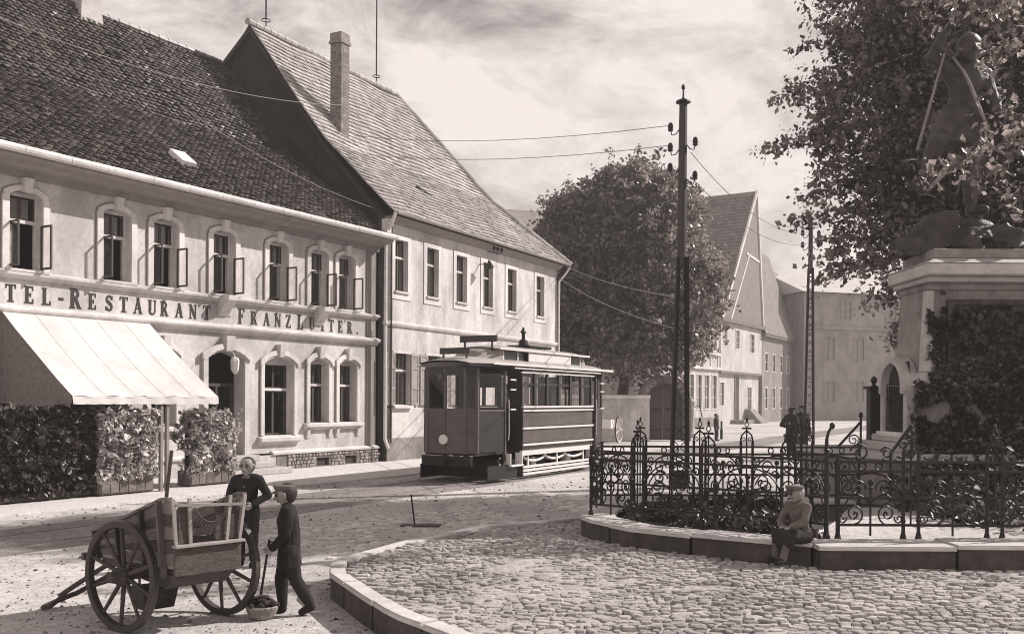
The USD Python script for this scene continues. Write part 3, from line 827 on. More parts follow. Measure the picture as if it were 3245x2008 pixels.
def letter(ch):
    K, h = 0.21, 0.09       # thick and thin strokes, for a letter 1 high
    T = 1 - 0.075
    if ch == 'T':
        return unary_union([sbox(0.30 - K / 2, 0, 0.30 + K / 2, 1), ser(0.30, 0, 0.44), sbox(-0.04, T - 0.02, 0.64, 1), sbox(-0.04, 0.76, 0.03, 1), sbox(0.57, 0.76, 0.64, 1)]), 0.62
    if ch in 'EFL':
        p = [sbox(0.08, 0, 0.08 + K, 1), ser(0.18, 0, 0.36), ser(0.18, T, 0.36)]
        if ch in 'EL':
            p += [sbox(0.1, 0, 0.62, 0.095), sbox(0.545, 0, 0.62, 0.27)]
        if ch in 'EF':
            p += [sbox(0.1, 0.905, 0.60, 1), sbox(0.53, 0.74, 0.60, 1), sbox(0.2, 0.46, 0.44, 0.55), sbox(0.39, 0.38, 0.45, 0.63)]
        return unary_union(p), 0.62
    if ch == 'R':
        ring = Point(0.34, 0.74).buffer(0.26).difference(Point(0.32, 0.74).buffer(0.125)).intersection(sbox(0.30, 0.4, 0.7, 1.01))
        p = [sbox(0.08, 0, 0.08 + K, 1), ser(0.18, 0, 0.36), sbox(0.0, T, 0.36, 1), sbox(0.2, 0.48, 0.36, 0.60), sbox(0.2, 0.88, 0.36, 1), ring, bar((0.38, 0.52), (0.60, 0.03), 0.19), ser(0.62, 0, 0.26)]
        return unary_union(p).intersection(sbox(-1, 0, 2, 1)), 0.72
    if ch == 'S':
        up = Point(0.31, 0.735).buffer(0.275).difference(Point(0.31, 0.75).buffer(0.13)).difference(sbox(0.31, 0.45, 0.8, 0.74))
        lo = Point(0.31, 0.275).buffer(0.285).difference(Point(0.31, 0.26).buffer(0.13)).difference(sbox(-0.2, 0.26, 0.30, 0.6))
        return unary_union([up, lo, bar((0.12, 0.66), (0.52, 0.36), 0.2), sbox(0.52, 0.70, 0.585, 0.97), sbox(0.02, 0.03, 0.085, 0.30)]), 0.60
    if ch == 'A':
        return unary_union([bar((0.10, 0), (0.36, 1), 0.09), bar((0.60, 0), (0.35, 1), 0.2), sbox(0.2, 0.30, 0.52, 0.38), ser(0.10, 0, 0.25), ser(0.60, 0, 0.32)]).intersection(sbox(-1, 0, 2, 1)), 0.74
    if ch == 'U':
        bowl = Point(0.34, 0.30).buffer(0.30).difference(Point(0.37, 0.30).buffer(0.175)).intersection(sbox(-1, -0.1, 2, 0.31))
        return unary_union([sbox(0.05, 0.28, 0.05 + K, 1), sbox(0.55, 0.28, 0.64, 1), bowl, ser(0.15, T, 0.34), ser(0.59, T, 0.26)]).intersection(sbox(-1, 0, 2, 1)), 0.72
    if ch == 'N':
        return unary_union([sbox(0.08, 0, 0.17, 1), sbox(0.58, 0, 0.67, 1), bar((0.12, 0.98), (0.62, 0.02), 0.2), ser(0.12, 0, 0.26), ser(0.62, T, 0.26), ser(0.06, T, 0.2)]).intersection(sbox(-1, 0, 2, 1)), 0.76
    if ch == 'Z':
        return unary_union([sbox(0.02, 0.905, 0.58, 1), sbox(0.0, 0, 0.58, 0.095), bar((0.08, 0.04), (0.50, 0.96), 0.2), sbox(0.0, 0.76, 0.07, 1), sbox(0.52, 0, 0.59, 0.24)]).intersection(sbox(-1, 0, 2, 1)), 0.60
    if ch == '-':
        return sbox(0.0, 0.36, 0.36, 0.52), 0.36
    if ch == '.':
        return sbox(0.0, 0.0, 0.16, 0.16), 0.16
    if ch == 'v':
        return unary_union([bar((0.05, 0.95), (0.28, 0.1), 0.16), bar((0.52, 0.95), (0.28, 0.1), 0.08), sbox(-0.02, 0.88, 0.2, 1), sbox(0.42, 0.88, 0.62, 1), sbox(0.0, -0.45, 0.6, -0.3)]), 0.6


from shapely import affinity
NAME = [('T', -11.76, .37, 1.0), ('E', -11.37, .37, 1), ('L', -10.98, .37, 1), ('-', -10.64, .37, .9), ('R', -10.30, .44, 1), ('E', -9.89, .36, 1), ('S', -9.46, .36, 1), ('T', -9.07, .36, 1),
        ('A', -8.69, .36, 1), ('U', -8.29, .36, 1), ('R', -7.95, .36, 1), ('A', -7.51, .36, 1), ('N', -7.09, .36, 1), ('T', -6.66, .37, 1), ('v', -5.92, .13, 1),
        ('F', -5.52, .42, 1), ('R', -5.08, .36, 1), ('A', -4.62, .36, 1), ('N', -4.20, .36, 1), ('Z', -3.80, .36, 1), ('L', -3.34, .42, 1), ('U', -2.86, .36, 1), ('T', -2.42, .36, 1), ('T', -2.04, .36, 1), ('E', -1.66, .36, 1), ('R', -1.24, .36, 1), ('.', -0.88, .36, 1)]
for ch, sx, hh, _ in NAME:
    pg, wd = letter(ch)
    base = 4.16 if ch == 'v' else (3.95 if hh > .4 else 3.965)
    wide = hh * 0.88
    pg = affinity.affine_transform(pg, [wide, 0, 0, hh, sx - wd * wide / 2, base])
    part(H, 'letter', MB().poly(pg, 0.001, 0.012, 'xz'), LETTER)

# ---- roof
HPROF = [(-0.66, 6.92), (3.6, 9.98), (6.6, 13.55)]
m = MB()
for (d0, z0), (d1, z1) in zip(HPROF, HPROF[1:]):
    m.add([(-17.3, d0, z0 - 0.03), (0.0, d0, z0 - 0.03), (0.0, d1, z1 - 0.03), (-17.3, d1, z1 - 0.03)], [(0, 1, 2, 3)])
m.add([(-17.3, 6.6, 13.52), (0.0, 6.6, 13.52), (0.0, 13.6, 6.9), (-17.3, 13.6, 6.9)], [(0, 1, 2, 3)])
m.add([(0.0, -0.2, 6.9), (0.0, 12.3, 6.9), (0.0, 12.3, 8.1), (0.0, 6.6, 13.5), (0.0, 3.6, 9.93)], [(0, 1, 2), (0, 2, 3), (0, 3, 4)])
m.add([(-17, 12.3, 6.9), (-17, -0.2, 6.9), (-17, 3.6, 9.93), (-17, 6.6, 13.5)], [(0, 1, 2), (0, 2, 3)])
part(H, 'roof', m, ROOF_UNDER)
tile_field(H, HPROF, lambda u: -14.6 + 3.0 * u, lambda u: 0.06 - 0.5 * max(0, (u - 0.88) / 0.12) ** 2, 0.185, 0.165, TILE_DARK, 21, lambda s, d: s + 14.0 + d * 0.9, 300, lift=0.045, point=0.45, jit=0.02)
ridge_tiles(H, (-14, 6.6, 13.6), (-0.45, 6.6, 13.56), 0.12, TILE_DARK)
m = MB(); m.cbox(-6.0, -5.35, 6.2, 6.85, 12.5, 15.4, 0.02); m.hexa([(-6.1, 6.08, 12.6), (-5.25, 6.08, 12.6), (-5.25, 6.9, 12.6), (-6.1, 6.9, 12.6)], [(-6.0, 6.19, 13.55), (-5.35, 6.19, 13.55), (-5.35, 6.86, 13.55), (-6.0, 6.86, 13.55)])
part(H, 'chimney', m, STONE)
dv = np.array([0, 4.06, 3.0]); dv /= np.linalg.norm(dv); nv = np.array([0, -dv[2], dv[1]])
Rr = np.stack([[1, 0, 0], dv, nv], 1)
m = MB().cbox(-0.24, 0.24, -0.30, 0.30, 0.0, 0.16, 0.015, Rr, (-6.72, 0.92, 8.09))
part(H, 'roof_hatch', m, TRIM, label='small white metal hatch on the dark tiles')

# ---- awning
AW = thing('awning', 'large pale canvas awning over the hotel front, sides dark', 'awning', (HOTEL[0], HOTEL[1], 0), HROT)
m = MB(); nS, nO = 24, 8; v = []; f = []
for i in range(nS + 1):
    for k in range(nO + 1):
        u, q = i / nS, k / nO
        x = -12.02 + 3.55 * u; o = 0.06 + 2.44 * q
        z = 3.80 - 1.78 * q - 0.085 * math.sin(q * PI) * (0.55 + 0.45 * math.sin(u * PI)) + 0.016 * math.sin(u * 5 * 2 * PI) * q ** 1.5
        v.append((x, -o, z))
for i in range(nS):
    for k in range(nO):
        a = i * (nO + 1) + k; f.append((a, a + 1, a + nO + 2, a + nO + 1))
part(AW, 'canopy', m.add(v, f), CANVAS, smooth=True)
m = MB(); v = []; f = []
for i in range(61):
    u = i / 60; x = -12.02 + 3.55 * u
    for k in range(3):
        zz = 2.02 - (0.15 + 0.012 * abs(math.sin(i * PI / 5))) * k / 2
        v.append((x, -2.5 - 0.006 * k * math.sin(i * 0.8) - 0.012 * k, zz))
for i in range(60):
    for k in range(2):
        a = i * 3 + k; f.append((a, a + 1, a + 4, a + 3))
part(AW, 'valance', m.add(v, f), CANVAS, smooth=True)
for k in range(1, 5):
    x = -12.02 + 3.55 * k / 5; m = MB()
    pts = [(x, -(0.06 + 2.44 * q), 3.80 - 1.78 * q - 0.085 * math.sin(q * PI) * (0.55 + 0.45 * math.sin(k / 5 * PI)) + 0.002) for q in np.linspace(0, 1, 9)]
    part(AW, 'seam', m.tube(pts, 0.004, 4, False), CANVAS)
for x in (-12.03, -8.46):
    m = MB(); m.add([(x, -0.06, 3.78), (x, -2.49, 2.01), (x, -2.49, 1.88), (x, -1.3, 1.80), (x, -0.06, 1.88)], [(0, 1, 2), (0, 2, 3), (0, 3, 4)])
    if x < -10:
        part(AW, 'side_curtain', m, CANVAS_SHADE, label='side curtain of the awning, its shade put into the dark canvas colour')
m = MB(); m.tube([(-12.0, -2.48, 1.99), (-8.49, -2.48, 1.99)], 0.025, 8)
part(AW, 'front_bar', m, WOOD_GREY)
for x, yb in ((-9.95, -2.44), (-9.80, -2.44)):
    m = MB(); m.cbox(x - 0.038, x + 0.038, yb - 0.038, yb + 0.038, 0.03, 1.96, 0.008)
    part(AW, 'post', m, WOOD_GREY)
for x in (-12.0, -8.5):
    m = MB(); m.tube([(x, -0.02, 2.2), (x, -2.46, 1.99)], 0.016, 6); part(AW, 'arm', m, IRON)
# ---------------------------------------------------------------- the plastered house next door
H2O = np.array([-3.946, 29.75]); H2T = np.array([0.47101, 0.88213]); H2ROT = math.atan2(H2T[1], H2T[0])
B = thing('plastered_house', 'white plastered house with large light tiled roof and tall chimney behind the tram', 'house', (H2O[0], H2O[1], 0), H2ROT)
WC = [0.77, 2.62, 4.51, 6.41, 8.31, 10.80]
ops = [sbox(c - 0.36, 5.44, c + 0.36, 7.09) for c in WC]
GW = [0.83, 2.72, 4.60, 10.6]
gops = [sbox(c - 0.42, 1.78, c + 0.42, 3.46) for c in GW] + [sbox(7.2, 0.1, 8.3, 2.6)]
LEN = 12.4
fac = sbox(0, 0, LEN, 7.75).difference(unary_union(ops + gops))
m = MB().poly(fac, -0.34, 0.0, 'xz')
m.box(LEN - 0.34, LEN, 0.34, 11.0, 0, 7.75); m.box(0, LEN, 11.0, 11.3, 0, 7.75)
part(B, 'wall', m, PLASTER2)
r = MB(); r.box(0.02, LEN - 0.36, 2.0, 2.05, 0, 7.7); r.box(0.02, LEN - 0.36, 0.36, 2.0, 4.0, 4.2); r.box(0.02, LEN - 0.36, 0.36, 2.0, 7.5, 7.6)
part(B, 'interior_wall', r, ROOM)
m = MB().poly(sbox(-0.02, 0.0, LEN + 0.03, 0.75).difference(unary_union(gops)), 0.0, 0.05, 'xz')
part(B, 'plinth', m, STONE_MID)
m = MB().profile([(0, 4.30), (0.05, 4.30), (0.09, 4.36), (0.10, 4.42), (0, 4.46)], 0.0, LEN + 0.02)
part(B, 'string_course', m, TRIM)
m = MB().profile([(0, 7.55), (0.06, 7.55), (0.20, 7.66), (0.30, 7.74), (0, 7.74)], -0.05, LEN + 0.1)
part(B, 'eaves_board', m, WOOD_GREY)
m = MB().tube([(-0.1, -0.44, 7.80), (LEN + 0.45, -0.44, 7.80)], 0.06, 8)
part(B, 'gutter', m, WOOD_GREY)
for c, op in zip(WC, ops):
    out = sbox(c - 0.55, 5.18, c + 0.52, 7.22).difference(op)
    wn = part(B, 'window', MB().poly(out, 0.0, 0.022, 'xz'), TRIM)
    part(wn, 'painted_outline', MB().poly(sbox(c - 0.575, 5.155, c + 0.545, 7.245).difference(sbox(c - 0.55, 5.18, c + 0.52, 7.22)), 0.0, 0.008, 'xz'), STUCCO_GREY)
    m = MB(); m.box(c - 0.36, c + 0.36, 0.12, 0.19, 6.50, 6.56); m.box(c - 0.36, c - 0.32, 0.13, 0.19, 5.44, 7.09); m.box(c + 0.32, c + 0.36, 0.13, 0.19, 5.44, 7.09)
    part(wn, 'transom_bar', m, TRIM)
    pane_grid(wn, c - 0.32, c + 0.32, 6.56, 7.09, 0.14, 2, 1, 0.05, FRAME_DARK, edge=0.03)
    pane_grid(wn, c - 0.32, c + 0.32, 5.46, 6.50, 0.14, 2, 1, 0.06, FRAME_DARK, edge=0.04)
    part(wn, 'curtain', drape(c - 0.32, c - 0.05, 6.58, 7.05, 0.25, 2.5, 0.012), CURTAIN, smooth=True)
    part(wn, 'curtain', drape(c - 0.32, c - 0.2, 5.5, 6.5, 0.27, 1.5, 0.012), CURTAIN, smooth=True)
    part(wn, 'sill', MB().profile([(-0.12, 5.38), (0.08, 5.38), (0.09, 5.44), (-0.12, 5.47)], c - 0.40, c + 0.40), TRIM)
for c in GW:
    wn = part(B, 'window', MB().poly(sbox(c - 0.5, 1.70, c + 0.5, 3.54).difference(sbox(c - 0.42, 1.78, c + 0.42, 3.46)), 0.0, 0.02, 'xz'), TRIM)
    m = MB(); m.box(c - 0.42, c + 0.42, 0.12, 0.19, 2.88, 2.95)
    part(wn, 'transom_bar', m, TRIM)
    pane_grid(wn, c - 0.42, c + 0.42, 2.95, 3.46, 0.13, 2, 1, 0.05, FRAME_DARK); pane_grid(wn, c - 0.42, c + 0.42, 1.80, 2.88, 0.13, 2, 1, 0.06, FRAME_DARK)
    part(wn, 'curtain', drape(c - 0.40, c - 0.1, 1.82, 2.86, 0.25, 2.0, 0.015), CURTAIN, smooth=True)
    part(wn, 'sill', MB().profile([(-0.12, 1.70), (0.12, 1.70), (0.13, 1.77), (-0.12, 1.81)], c - 0.52, c + 0.52), TRIM)
    for s, ang in ((-1, 0.10), (1, -0.10)):
        # a panelled shutter folded back on the wall
        q = MB(); x0, x1 = (c - 0.90, c - 0.45) if s < 0 else (c + 0.45, c + 0.90)
        q.box(x0, x0 + 0.06, -0.075, -0.035, 1.80, 3.46); q.box(x1 - 0.06, x1, -0.075, -0.035, 1.80, 3.46)
        for z0, z1 in ((1.80, 1.88), (2.30, 2.37), (2.96, 3.03), (3.38, 3.46)):
            q.box(x0 + 0.06, x1 - 0.06, -0.075, -0.035, z0, z1)
        q.box(x0 + 0.06, x1 - 0.06, -0.058, -0.04, 1.88, 2.30); q.box(x0 + 0.06, x1 - 0.06, -0.058, -0.04, 2.37, 2.96); q.box(x0 + 0.06, x1 - 0.06, -0.058, -0.04, 3.03, 3.38)
        part(B, 'shutter', q, WOOD_PALE)
q = MB(); q.box(7.2, 8.3, 0.16, 0.22, 0.1, 2.6); q.box(7.28, 7.72, 0.14, 0.16, 0.3, 1.2); q.box(7.78, 8.22, 0.14, 0.16, 0.3, 1.2)
part(B, 'door', q, WOOD_DARK)
# dark gable above the hotel
HP2 = [(-0.45, 7.78), (2.4, 10.4), (5.7, 14.8)]
gp = [(0.0, 0.0), (0.0, 7.7), (2.4, 10.3), (5.7, 14.7), (8.6, 12.3), (11.3, 7.7), (11.3, 0.0)]
m = MB().poly(Polygon(gp), 0.0, 0.3, 'yz')
part(B, 'gable_wall', m, GABLE_DARK)
m = MB()
for (d0, z0), (d1, z1) in zip(gp[1:5], gp[2:6]):
    m.add([(-0.14, d0, z0 - 0.02), (-0.14, d1, z1 - 0.02), (-0.14, d1, z1 - 0.22), (-0.14, d0, z0 - 0.22)], [(0, 3, 2, 1)])
    m.add([(-0.14, d0, z0 - 0.22), (-0.14, d1, z1 - 0.22), (0.0, d1, z1 - 0.22), (0.0, d0, z0 - 0.22)], [(0, 3, 2, 1)])
part(B, 'bargeboard', m, ROOF_UNDER)
m = MB()
RR = lambda d: 8.4 + (12.85 - 8.4) * (5.7 - d) / 6.15
pr = [(-0.45, 7.74), (2.4, 10.35), (5.7, 14.75)]
for (d0, z0), (d1, z1) in zip(pr, pr[1:]):
    m.add([(-0.14, d0, z0), (RR(d0), d0, z0), (RR(d1), d1, z1), (-0.14, d1, z1)], [(0, 1, 2, 3)])
    m.add([(RR(d0), d0, z0), (RR(d0), 11.8 - d0 * 1.07 + 0.2, z0), (RR(d1), 11.8 - d1 * 1.07 + 0.2, z1), (RR(d1), d1, z1)], [(0, 1, 2, 3)])
m.add([(-0.14, 5.7, 14.75), (8.4, 5.7, 14.75), (12.85, 11.8, 7.74), (-0.14, 11.8, 7.74)], [(0, 1, 2, 3)])
part(B, 'roof', m, ROOF_UNDER)
tile_field(B, HP2, lambda u: -0.18, lambda u: 12.9 - 4.5 * u - 0.02, 0.21, 0.235, TILE_LIGHT, 31, lambda s, d: s + d * 0.6, 300, lift=0.06, point=0.08, jit=0.011)
ridge_tiles(B, (-0.2, 5.7, 14.83), (8.45, 5.7, 14.83), 0.11, TILE_LIGHT)
ridge_tiles(B, (12.9, -0.45, 7.84), (10.9, 2.4, 10.48), 0.10, TILE_LIGHT); ridge_tiles(B, (10.9, 2.4, 10.48), (8.45, 5.7, 14.86), 0.10, TILE_LIGHT)
# tall brick chimney
CH = part(B, 'chimney', MB().box(1.12, 1.56, 2.75, 3.19, 10.4, 14.05), BRICK_DARK)
m = MB(); rr = np.random.default_rng(9); z = 10.9; k = 0
while z < 13.98:
    for face in range(4):
        for i in range(2):
            a = i * 0.22 + (0.0 if k % 2 else 0.0); b2 = a + 0.21
            if (k % 2) and i == 0: b2 -= 0.10
            if (k % 2) and i == 1: a -= 0.10
            p = 0.012 + rr.uniform(0, 0.008)
            if face == 0: m.box(1.12 + a, 1.12 + b2, 2.75 - p, 2.75, z, z + 0.065)
            if face == 1: m.box(1.12 - p, 1.12, 2.75 + a, 2.75 + b2, z, z + 0.065)
            if face == 2: m.box(1.56, 1.56 + p, 2.75 + a, 2.75 + b2, z, z + 0.065)
            if face == 3: m.box(1.12 + a, 1.12 + b2, 3.19, 3.19 + p, z, z + 0.065)
    z += 0.078; k += 1
part(CH, 'bricks', m, BRICK_DARK, kind='stuff')
m = MB(); m.box(1.07, 1.61, 2.70, 3.24, 14.05, 14.15); m.box(1.10, 1.58, 2.73, 3.21, 14.15, 14.42)
part(CH, 'chimney_cap', m, BRICK_DARK)
for s in (0.68, 7.13):
    m = MB().tube([(s, 5.7, 14.85), (s, 5.7, 15.15)], 0.022, 6); m.lathe([(0.16, 0.0), (0.16, 0.04)], 10, (s, 5.7, 15.15)); m.tube([(s, 5.7, 15.19), (s, 5.7, 19.5)], 0.03, 6)
    part(B, 'roof_rod', m, IRON)
for (a, b) in (((3.75, 1.45, 9.55), (4.4, 1.12, 9.2)),):
    m = MB().beam(a, b, 0.05, 0.14); part(B, 'roof_hook', m, IRON)
m = MB(); m.tube([(5.75, 0, 6.95), (5.75, -0.38, 6.95)], 0.02, 6); m.lathe([(0.02, 0.14), (0.05, 0.10), (0.12, -0.10), (0.14, -0.16), (0.0, -0.16)], 10, (5.75, -0.45, 6.95), (-0.5, 0, 1))
part(B, 'wall_lamp', m, IRON)
m = MB()
for k, x in enumerate((6.42, 6.7, 7.0)):
    m.tube([(x, 0, 7.50), (x, -0.22, 7.50), (x, -0.26, 7.58)], 0.014, 5); m.lathe([(0.02, 0), (0.05, 0.02), (0.05, 0.10), (0.03, 0.14)], 8, (x, -0.26, 7.56))
part(B, 'wire_insulators', m, IRON)
m = MB().tube([(-0.18, -0.44, 7.78), (-0.22, -0.30, 7.4), (-0.24, -0.12, 7.1), (-0.24, -0.12, 0.75), (-0.17, -0.2, 0.45)], 0.055, 8)
m.box(-0.32, -0.12, -0.24, -0.02, 7.15, 7.6)
m.lathe([(0.075, 0), (0.09, 0.05), (0.075, 0.12)], 8, (-0.24, -0.12, 4.3))
part(B, 'downpipe', m, ZINC)
m = MB().tube([(LEN + 0.4, -0.44, 7.72), (LEN + 0.3, -0.3, 7.45), (LEN + 0.02, -0.1, 7.05), (LEN + 0.02, -0.1, 0.3)], 0.05, 8)
part(B, 'downpipe', m, ZINC)
m = MB().tube([(0.10, -0.10, 6.9), (0.10, -0.10, 0.6)], 0.03, 6)
part(B, 'downpipe', m, IRON_GREY)
# ---------------------------------------------------------------- tram: x along the car (front at -), y across, right side at y = -1.0
TM = thing('tram', 'dark two axle electric tram with pale trim and monitor roof standing in the street', 'tram', (TC[0], TC[1], 0), TROT)
SX0, SX1 = 0.1, 4.15        # saloon
m = MB(); m.box(SX0, SX1, -1.0, -0.94, 0.72, 1.78); m.box(SX0, SX1, 0.94, 1.0, 0.72, 1.78)
part(TM, 'side_panel', m, TRAM_DARK)
m = MB(); m.box(SX0, SX1, -1.012, -1.0, 0.92, 1.22)
part(TM, 'lower_panel', m, TRAM_MID)
m = MB(); m.box(SX0, SX1, -1.012, -1.0, 1.33, 1.66)
part(TM, 'upper_panel', m, TRAM_MID)
for z, h in ((1.70, 0.045), (1.79, 0.05), (1.255, 0.05), (0.845, 0.05)):
    part(TM, 'side_moulding', MB().box(SX0 - 0.02, SX1 + 0.02, -1.045, -1.012, z, z + h), TRAM_PALE)
    part(TM, 'side_moulding', MB().box(SX0 - 0.02, SX1 + 0.02, 1.0, 1.03, z, z + h), TRAM_PALE)
NW = 6; wl = (SX1 - SX0) / NW
for sgn in (-1, 1):
    for k in range(NW + 1):
        x = SX0 + k * wl
        part(TM, 'window_post', MB().box(max(x - 0.055, SX0 - 0.02), min(x + 0.055, SX1 + 0.02), sgn * 0.995, sgn * 0.94, 1.84, 2.66), TRAM_DARK)
    for k in range(NW):
        x = SX0 + k * wl
        w = part(TM, 'saloon_window', MB().box(x + 0.055, x + wl - 0.055, sgn * 0.975, sgn * 0.955, 2.36, 2.42), TRAM_DARK)
        part(w, 'pane', MB().add([(x + 0.05, sgn * 0.965, 1.84), (x + wl - 0.05, sgn * 0.965, 1.84), (x + wl - 0.05, sgn * 0.965, 2.66), (x + 0.05, sgn * 0.965, 2.66)], [(0, 1, 2, 3)]), GLASS)
        if k in (1, 3, 5):
            part(w, 'curtain', drape(x + 0.08, x + 0.30, 1.86, 2.64, sgn * 0.90, 2.0, 0.015), CURTAIN, smooth=True)
    part(TM, 'letter_board', MB().box(SX0, SX1, sgn * 1.0, sgn * 0.94, 2.66, 2.84), TRAM_DARK)
    part(TM, 'side_moulding', MB().box(SX0 - 0.1, SX1 + 0.1, sgn * 1.03, sgn * 1.001, 2.66, 2.69), TRAM_PALE)
for x in (SX0, SX1 - 0.05):
    m = MB(); m.box(x, x + 0.05, -0.94, 0.94, 0.72, 1.7); m.box(x, x + 0.05, -0.94, -0.62, 1.7, 2.66); m.box(x, x + 0.05, -0.36, -0.28, 1.7, 2.66); m.box(x, x + 0.05, 0.28, 0.94, 1.7, 2.66); m.box(x, x + 0.05, -0.28, 0.28, 2.3, 2.66)
    part(TM, 'bulkhead', m, TRAM_DARK)
part(TM, 'floor', MB().box(-1.65, 5.35, -0.72, 0.72, 0.66, 0.72), TRAM_DARK)
# platforms: front then rear
def platform(sx, tip):
    """sx: the bulkhead, tip: signed length of the platform"""
    e = 1 if tip > 0 else -1
    xe = sx + tip
    P = [(sx, -0.98), (xe - e * 0.12, -0.74), (xe + e * 0.08, -0.53), (xe + e * 0.14, 0.0), (xe + e * 0.08, 0.53), (xe - e * 0.12, 0.74), (sx, 0.98)]
    dash = MB()
    for (a, b) in zip(P[1:], P[2:-1]):
        a3, b3 = np.array([*a, 0.0]), np.array([*b, 0.0])
        dash.beam(a3 + (0, 0, 1.23), b3 + (0, 0, 1.23), 0.03, 0.98)
    part(TM, 'dash_panel', dash, TRAM_MID)
    for z, hh in ((1.75, 0.06), (0.75, 0.05), (2.66, 0.2)):
        m = MB()
        for (a, b) in zip(P[1:], P[2:-1]):
            m.beam((a[0], a[1], z), (b[0], b[1], z), 0.05, hh)
        part(TM, 'cross_rail', m, TRAM_MID if z < 2 else TRAM_DARK)
    for (x, y) in P[1:6]:
        m = MB().box(x - 0.03, x + 0.03, y - 0.03, y + 0.03, 0.72, 2.72)
        part(TM, 'corner_post', m, TRAM_MID)
    for (a, b) in zip(P[1:], P[2:-1]):
        part(TM, 'windscreen_pane', MB().add([(a[0], a[1], 1.78), (b[0], b[1], 1.78), (b[0], b[1], 2.62), (a[0], a[1], 2.62)], [(0, 1, 2, 3)]), GLASS)
    # side of the platform: low dark gate, a glazed slip and an open doorway beside the bulkhead
    for sg in (-1, 1):
        A = np.array([xe - e * 0.12, sg * 0.74]); Bq = np.array([sx, sg * 0.98]); M = A + (Bq - A) * 0.60
        m = MB().beam((*A, 1.22), (*M, 1.22), 0.03, 0.96); part(TM, 'platform_gate', m, TRAM_DARK)
        m = MB().beam((*A, 1.73), (*M, 1.73), 0.05, 0.05); part(TM, 'gate_rail', m, TRAM_MID)
        if sg > 0:
            part(TM, 'side_blind', MB().beam((*A, 2.19), (*M, 2.19), 0.03, 0.86), TRAM_DARK)  # unseen panel, added to keep the tram's front windows dark
        else:
            part(TM, 'slip_pane', MB().add([(*A, 1.76), (*M, 1.76), (*M, 2.62), (*A, 2.62)], [(0, 1, 2, 3)]), GLASS)
        m = MB().box(M[0] - 0.03, M[0] + 0.03, M[1] - 0.03, M[1] + 0.03, 0.5, 2.7); part(TM, 'door_post', m, TRAM_MID)
        m = MB().tube([(M[0] + e * -0.08, M[1] + sg * 0.06, 1.0), (M[0] - e * 0.08, M[1] + sg * 0.08, 1.2), (M[0] - e * 0.08, M[1] + sg * 0.08, 1.9), (M[0] - e * 0.08, M[1] + sg * 0.06, 2.0)], 0.016, 6); part(TM, 'grab_rail', m, TRAM_PALE)
        for z in (2.46, 2.22, 1.74):
            part(TM, 'bracket', MB().box(M[0] + 0.05, M[0] + 0.30, sg * 1.0, sg * 1.03, z, z + 0.035), TRAM_PALE)
        c = M + (Bq - M) * 0.5
        m = MB().box(c[0] - 0.3, c[0] + 0.3, c[1] - 0.13, c[1] + 0.13, 0.36, 0.40); m.box(c[0] - 0.3, c[0] - 0.27, c[1] - 0.1, c[1] + 0.1, 0.4, 0.68); m.box(c[0] + 0.27, c[0] + 0.3, c[1] - 0.1, c[1] + 0.1, 0.4, 0.68)
        part(TM, 'step', m, TRAM_PALE)
    return P


PF = platform(SX0, -1.82)
platform(SX1, 1.30)
# front: headlamp, buffer, controller silhouettes
m = MB().lathe([(0.0, 0), (0.10, 0.0), (0.12, 0.05), (0.115, 0.10), (0.0, 0.12)], 14, (-1.86, 0.0, 1.05), (-1, 0, 0))
part(TM, 'headlamp', m, TRAM_PALE)
m = MB().lathe([(0.0, 0), (0.075, 0.0), (0.08, 0.06), (0.0, 0.09)], 12, (-1.86, 0.1, 2.52), (-1, 0, 0)); part(TM, 'signal_lamp', m, TRAM_MID)
m = MB().box(-1.55, -1.25, 0.15, 0.5, 0.72, 1.75); m.lathe([(0.03, 0), (0.03, 0.1)], 8, (-1.4, 0.32, 1.75)); part(TM, 'controller', m, TRAM_DARK)
m = MB().lathe([(0.03, 0), (0.03, 0.9), (0.13, 0.93), (0.13, 0.96)], 10, (-1.5, -0.25, 0.72)); part(TM, 'brake_column', m, TRAM_DARK)
for k in range(2):
    pass; part(TM, 'bench', MB().box(SX0 + 0.1, SX1 - 0.1, (-0.9, 0.5)[k], (-0.5, 0.9)[k], 0.72, 1.16), WOOD_MID)
# roof: lower roof, monitor with its windows, upper roof
def vault(x0, x1, half, z0, rise, n=10, endx=0.0, taper=0.0):
    mm = MB(); v = []; xs = [x0, x0 + endx, x1 - endx, x1] if endx else [x0, x1]
    for i, x in enumerate(xs):
        edge = endx and i in (0, len(xs) - 1)
        for k in range(n + 1):
            q = -1 + 2 * k / n
            hh = half * (1 - (taper if edge else 0))
            v.append((x, q * hh, z0 + (0.4 if edge else 1.0) * rise * (1 - abs(q) ** 2.4)))
    f = []
    for i in range(len(xs) - 1):
        for k in range(n):
            a = i * (n + 1) + k; f.append((a, a + n + 1, a + n + 2, a + 1))
    mm.add(v, f)
    v2 = [(x, y, z - 0.05) for x, y, z in v]
    mm.add(v2, [q[::-1] for q in f])
    return mm


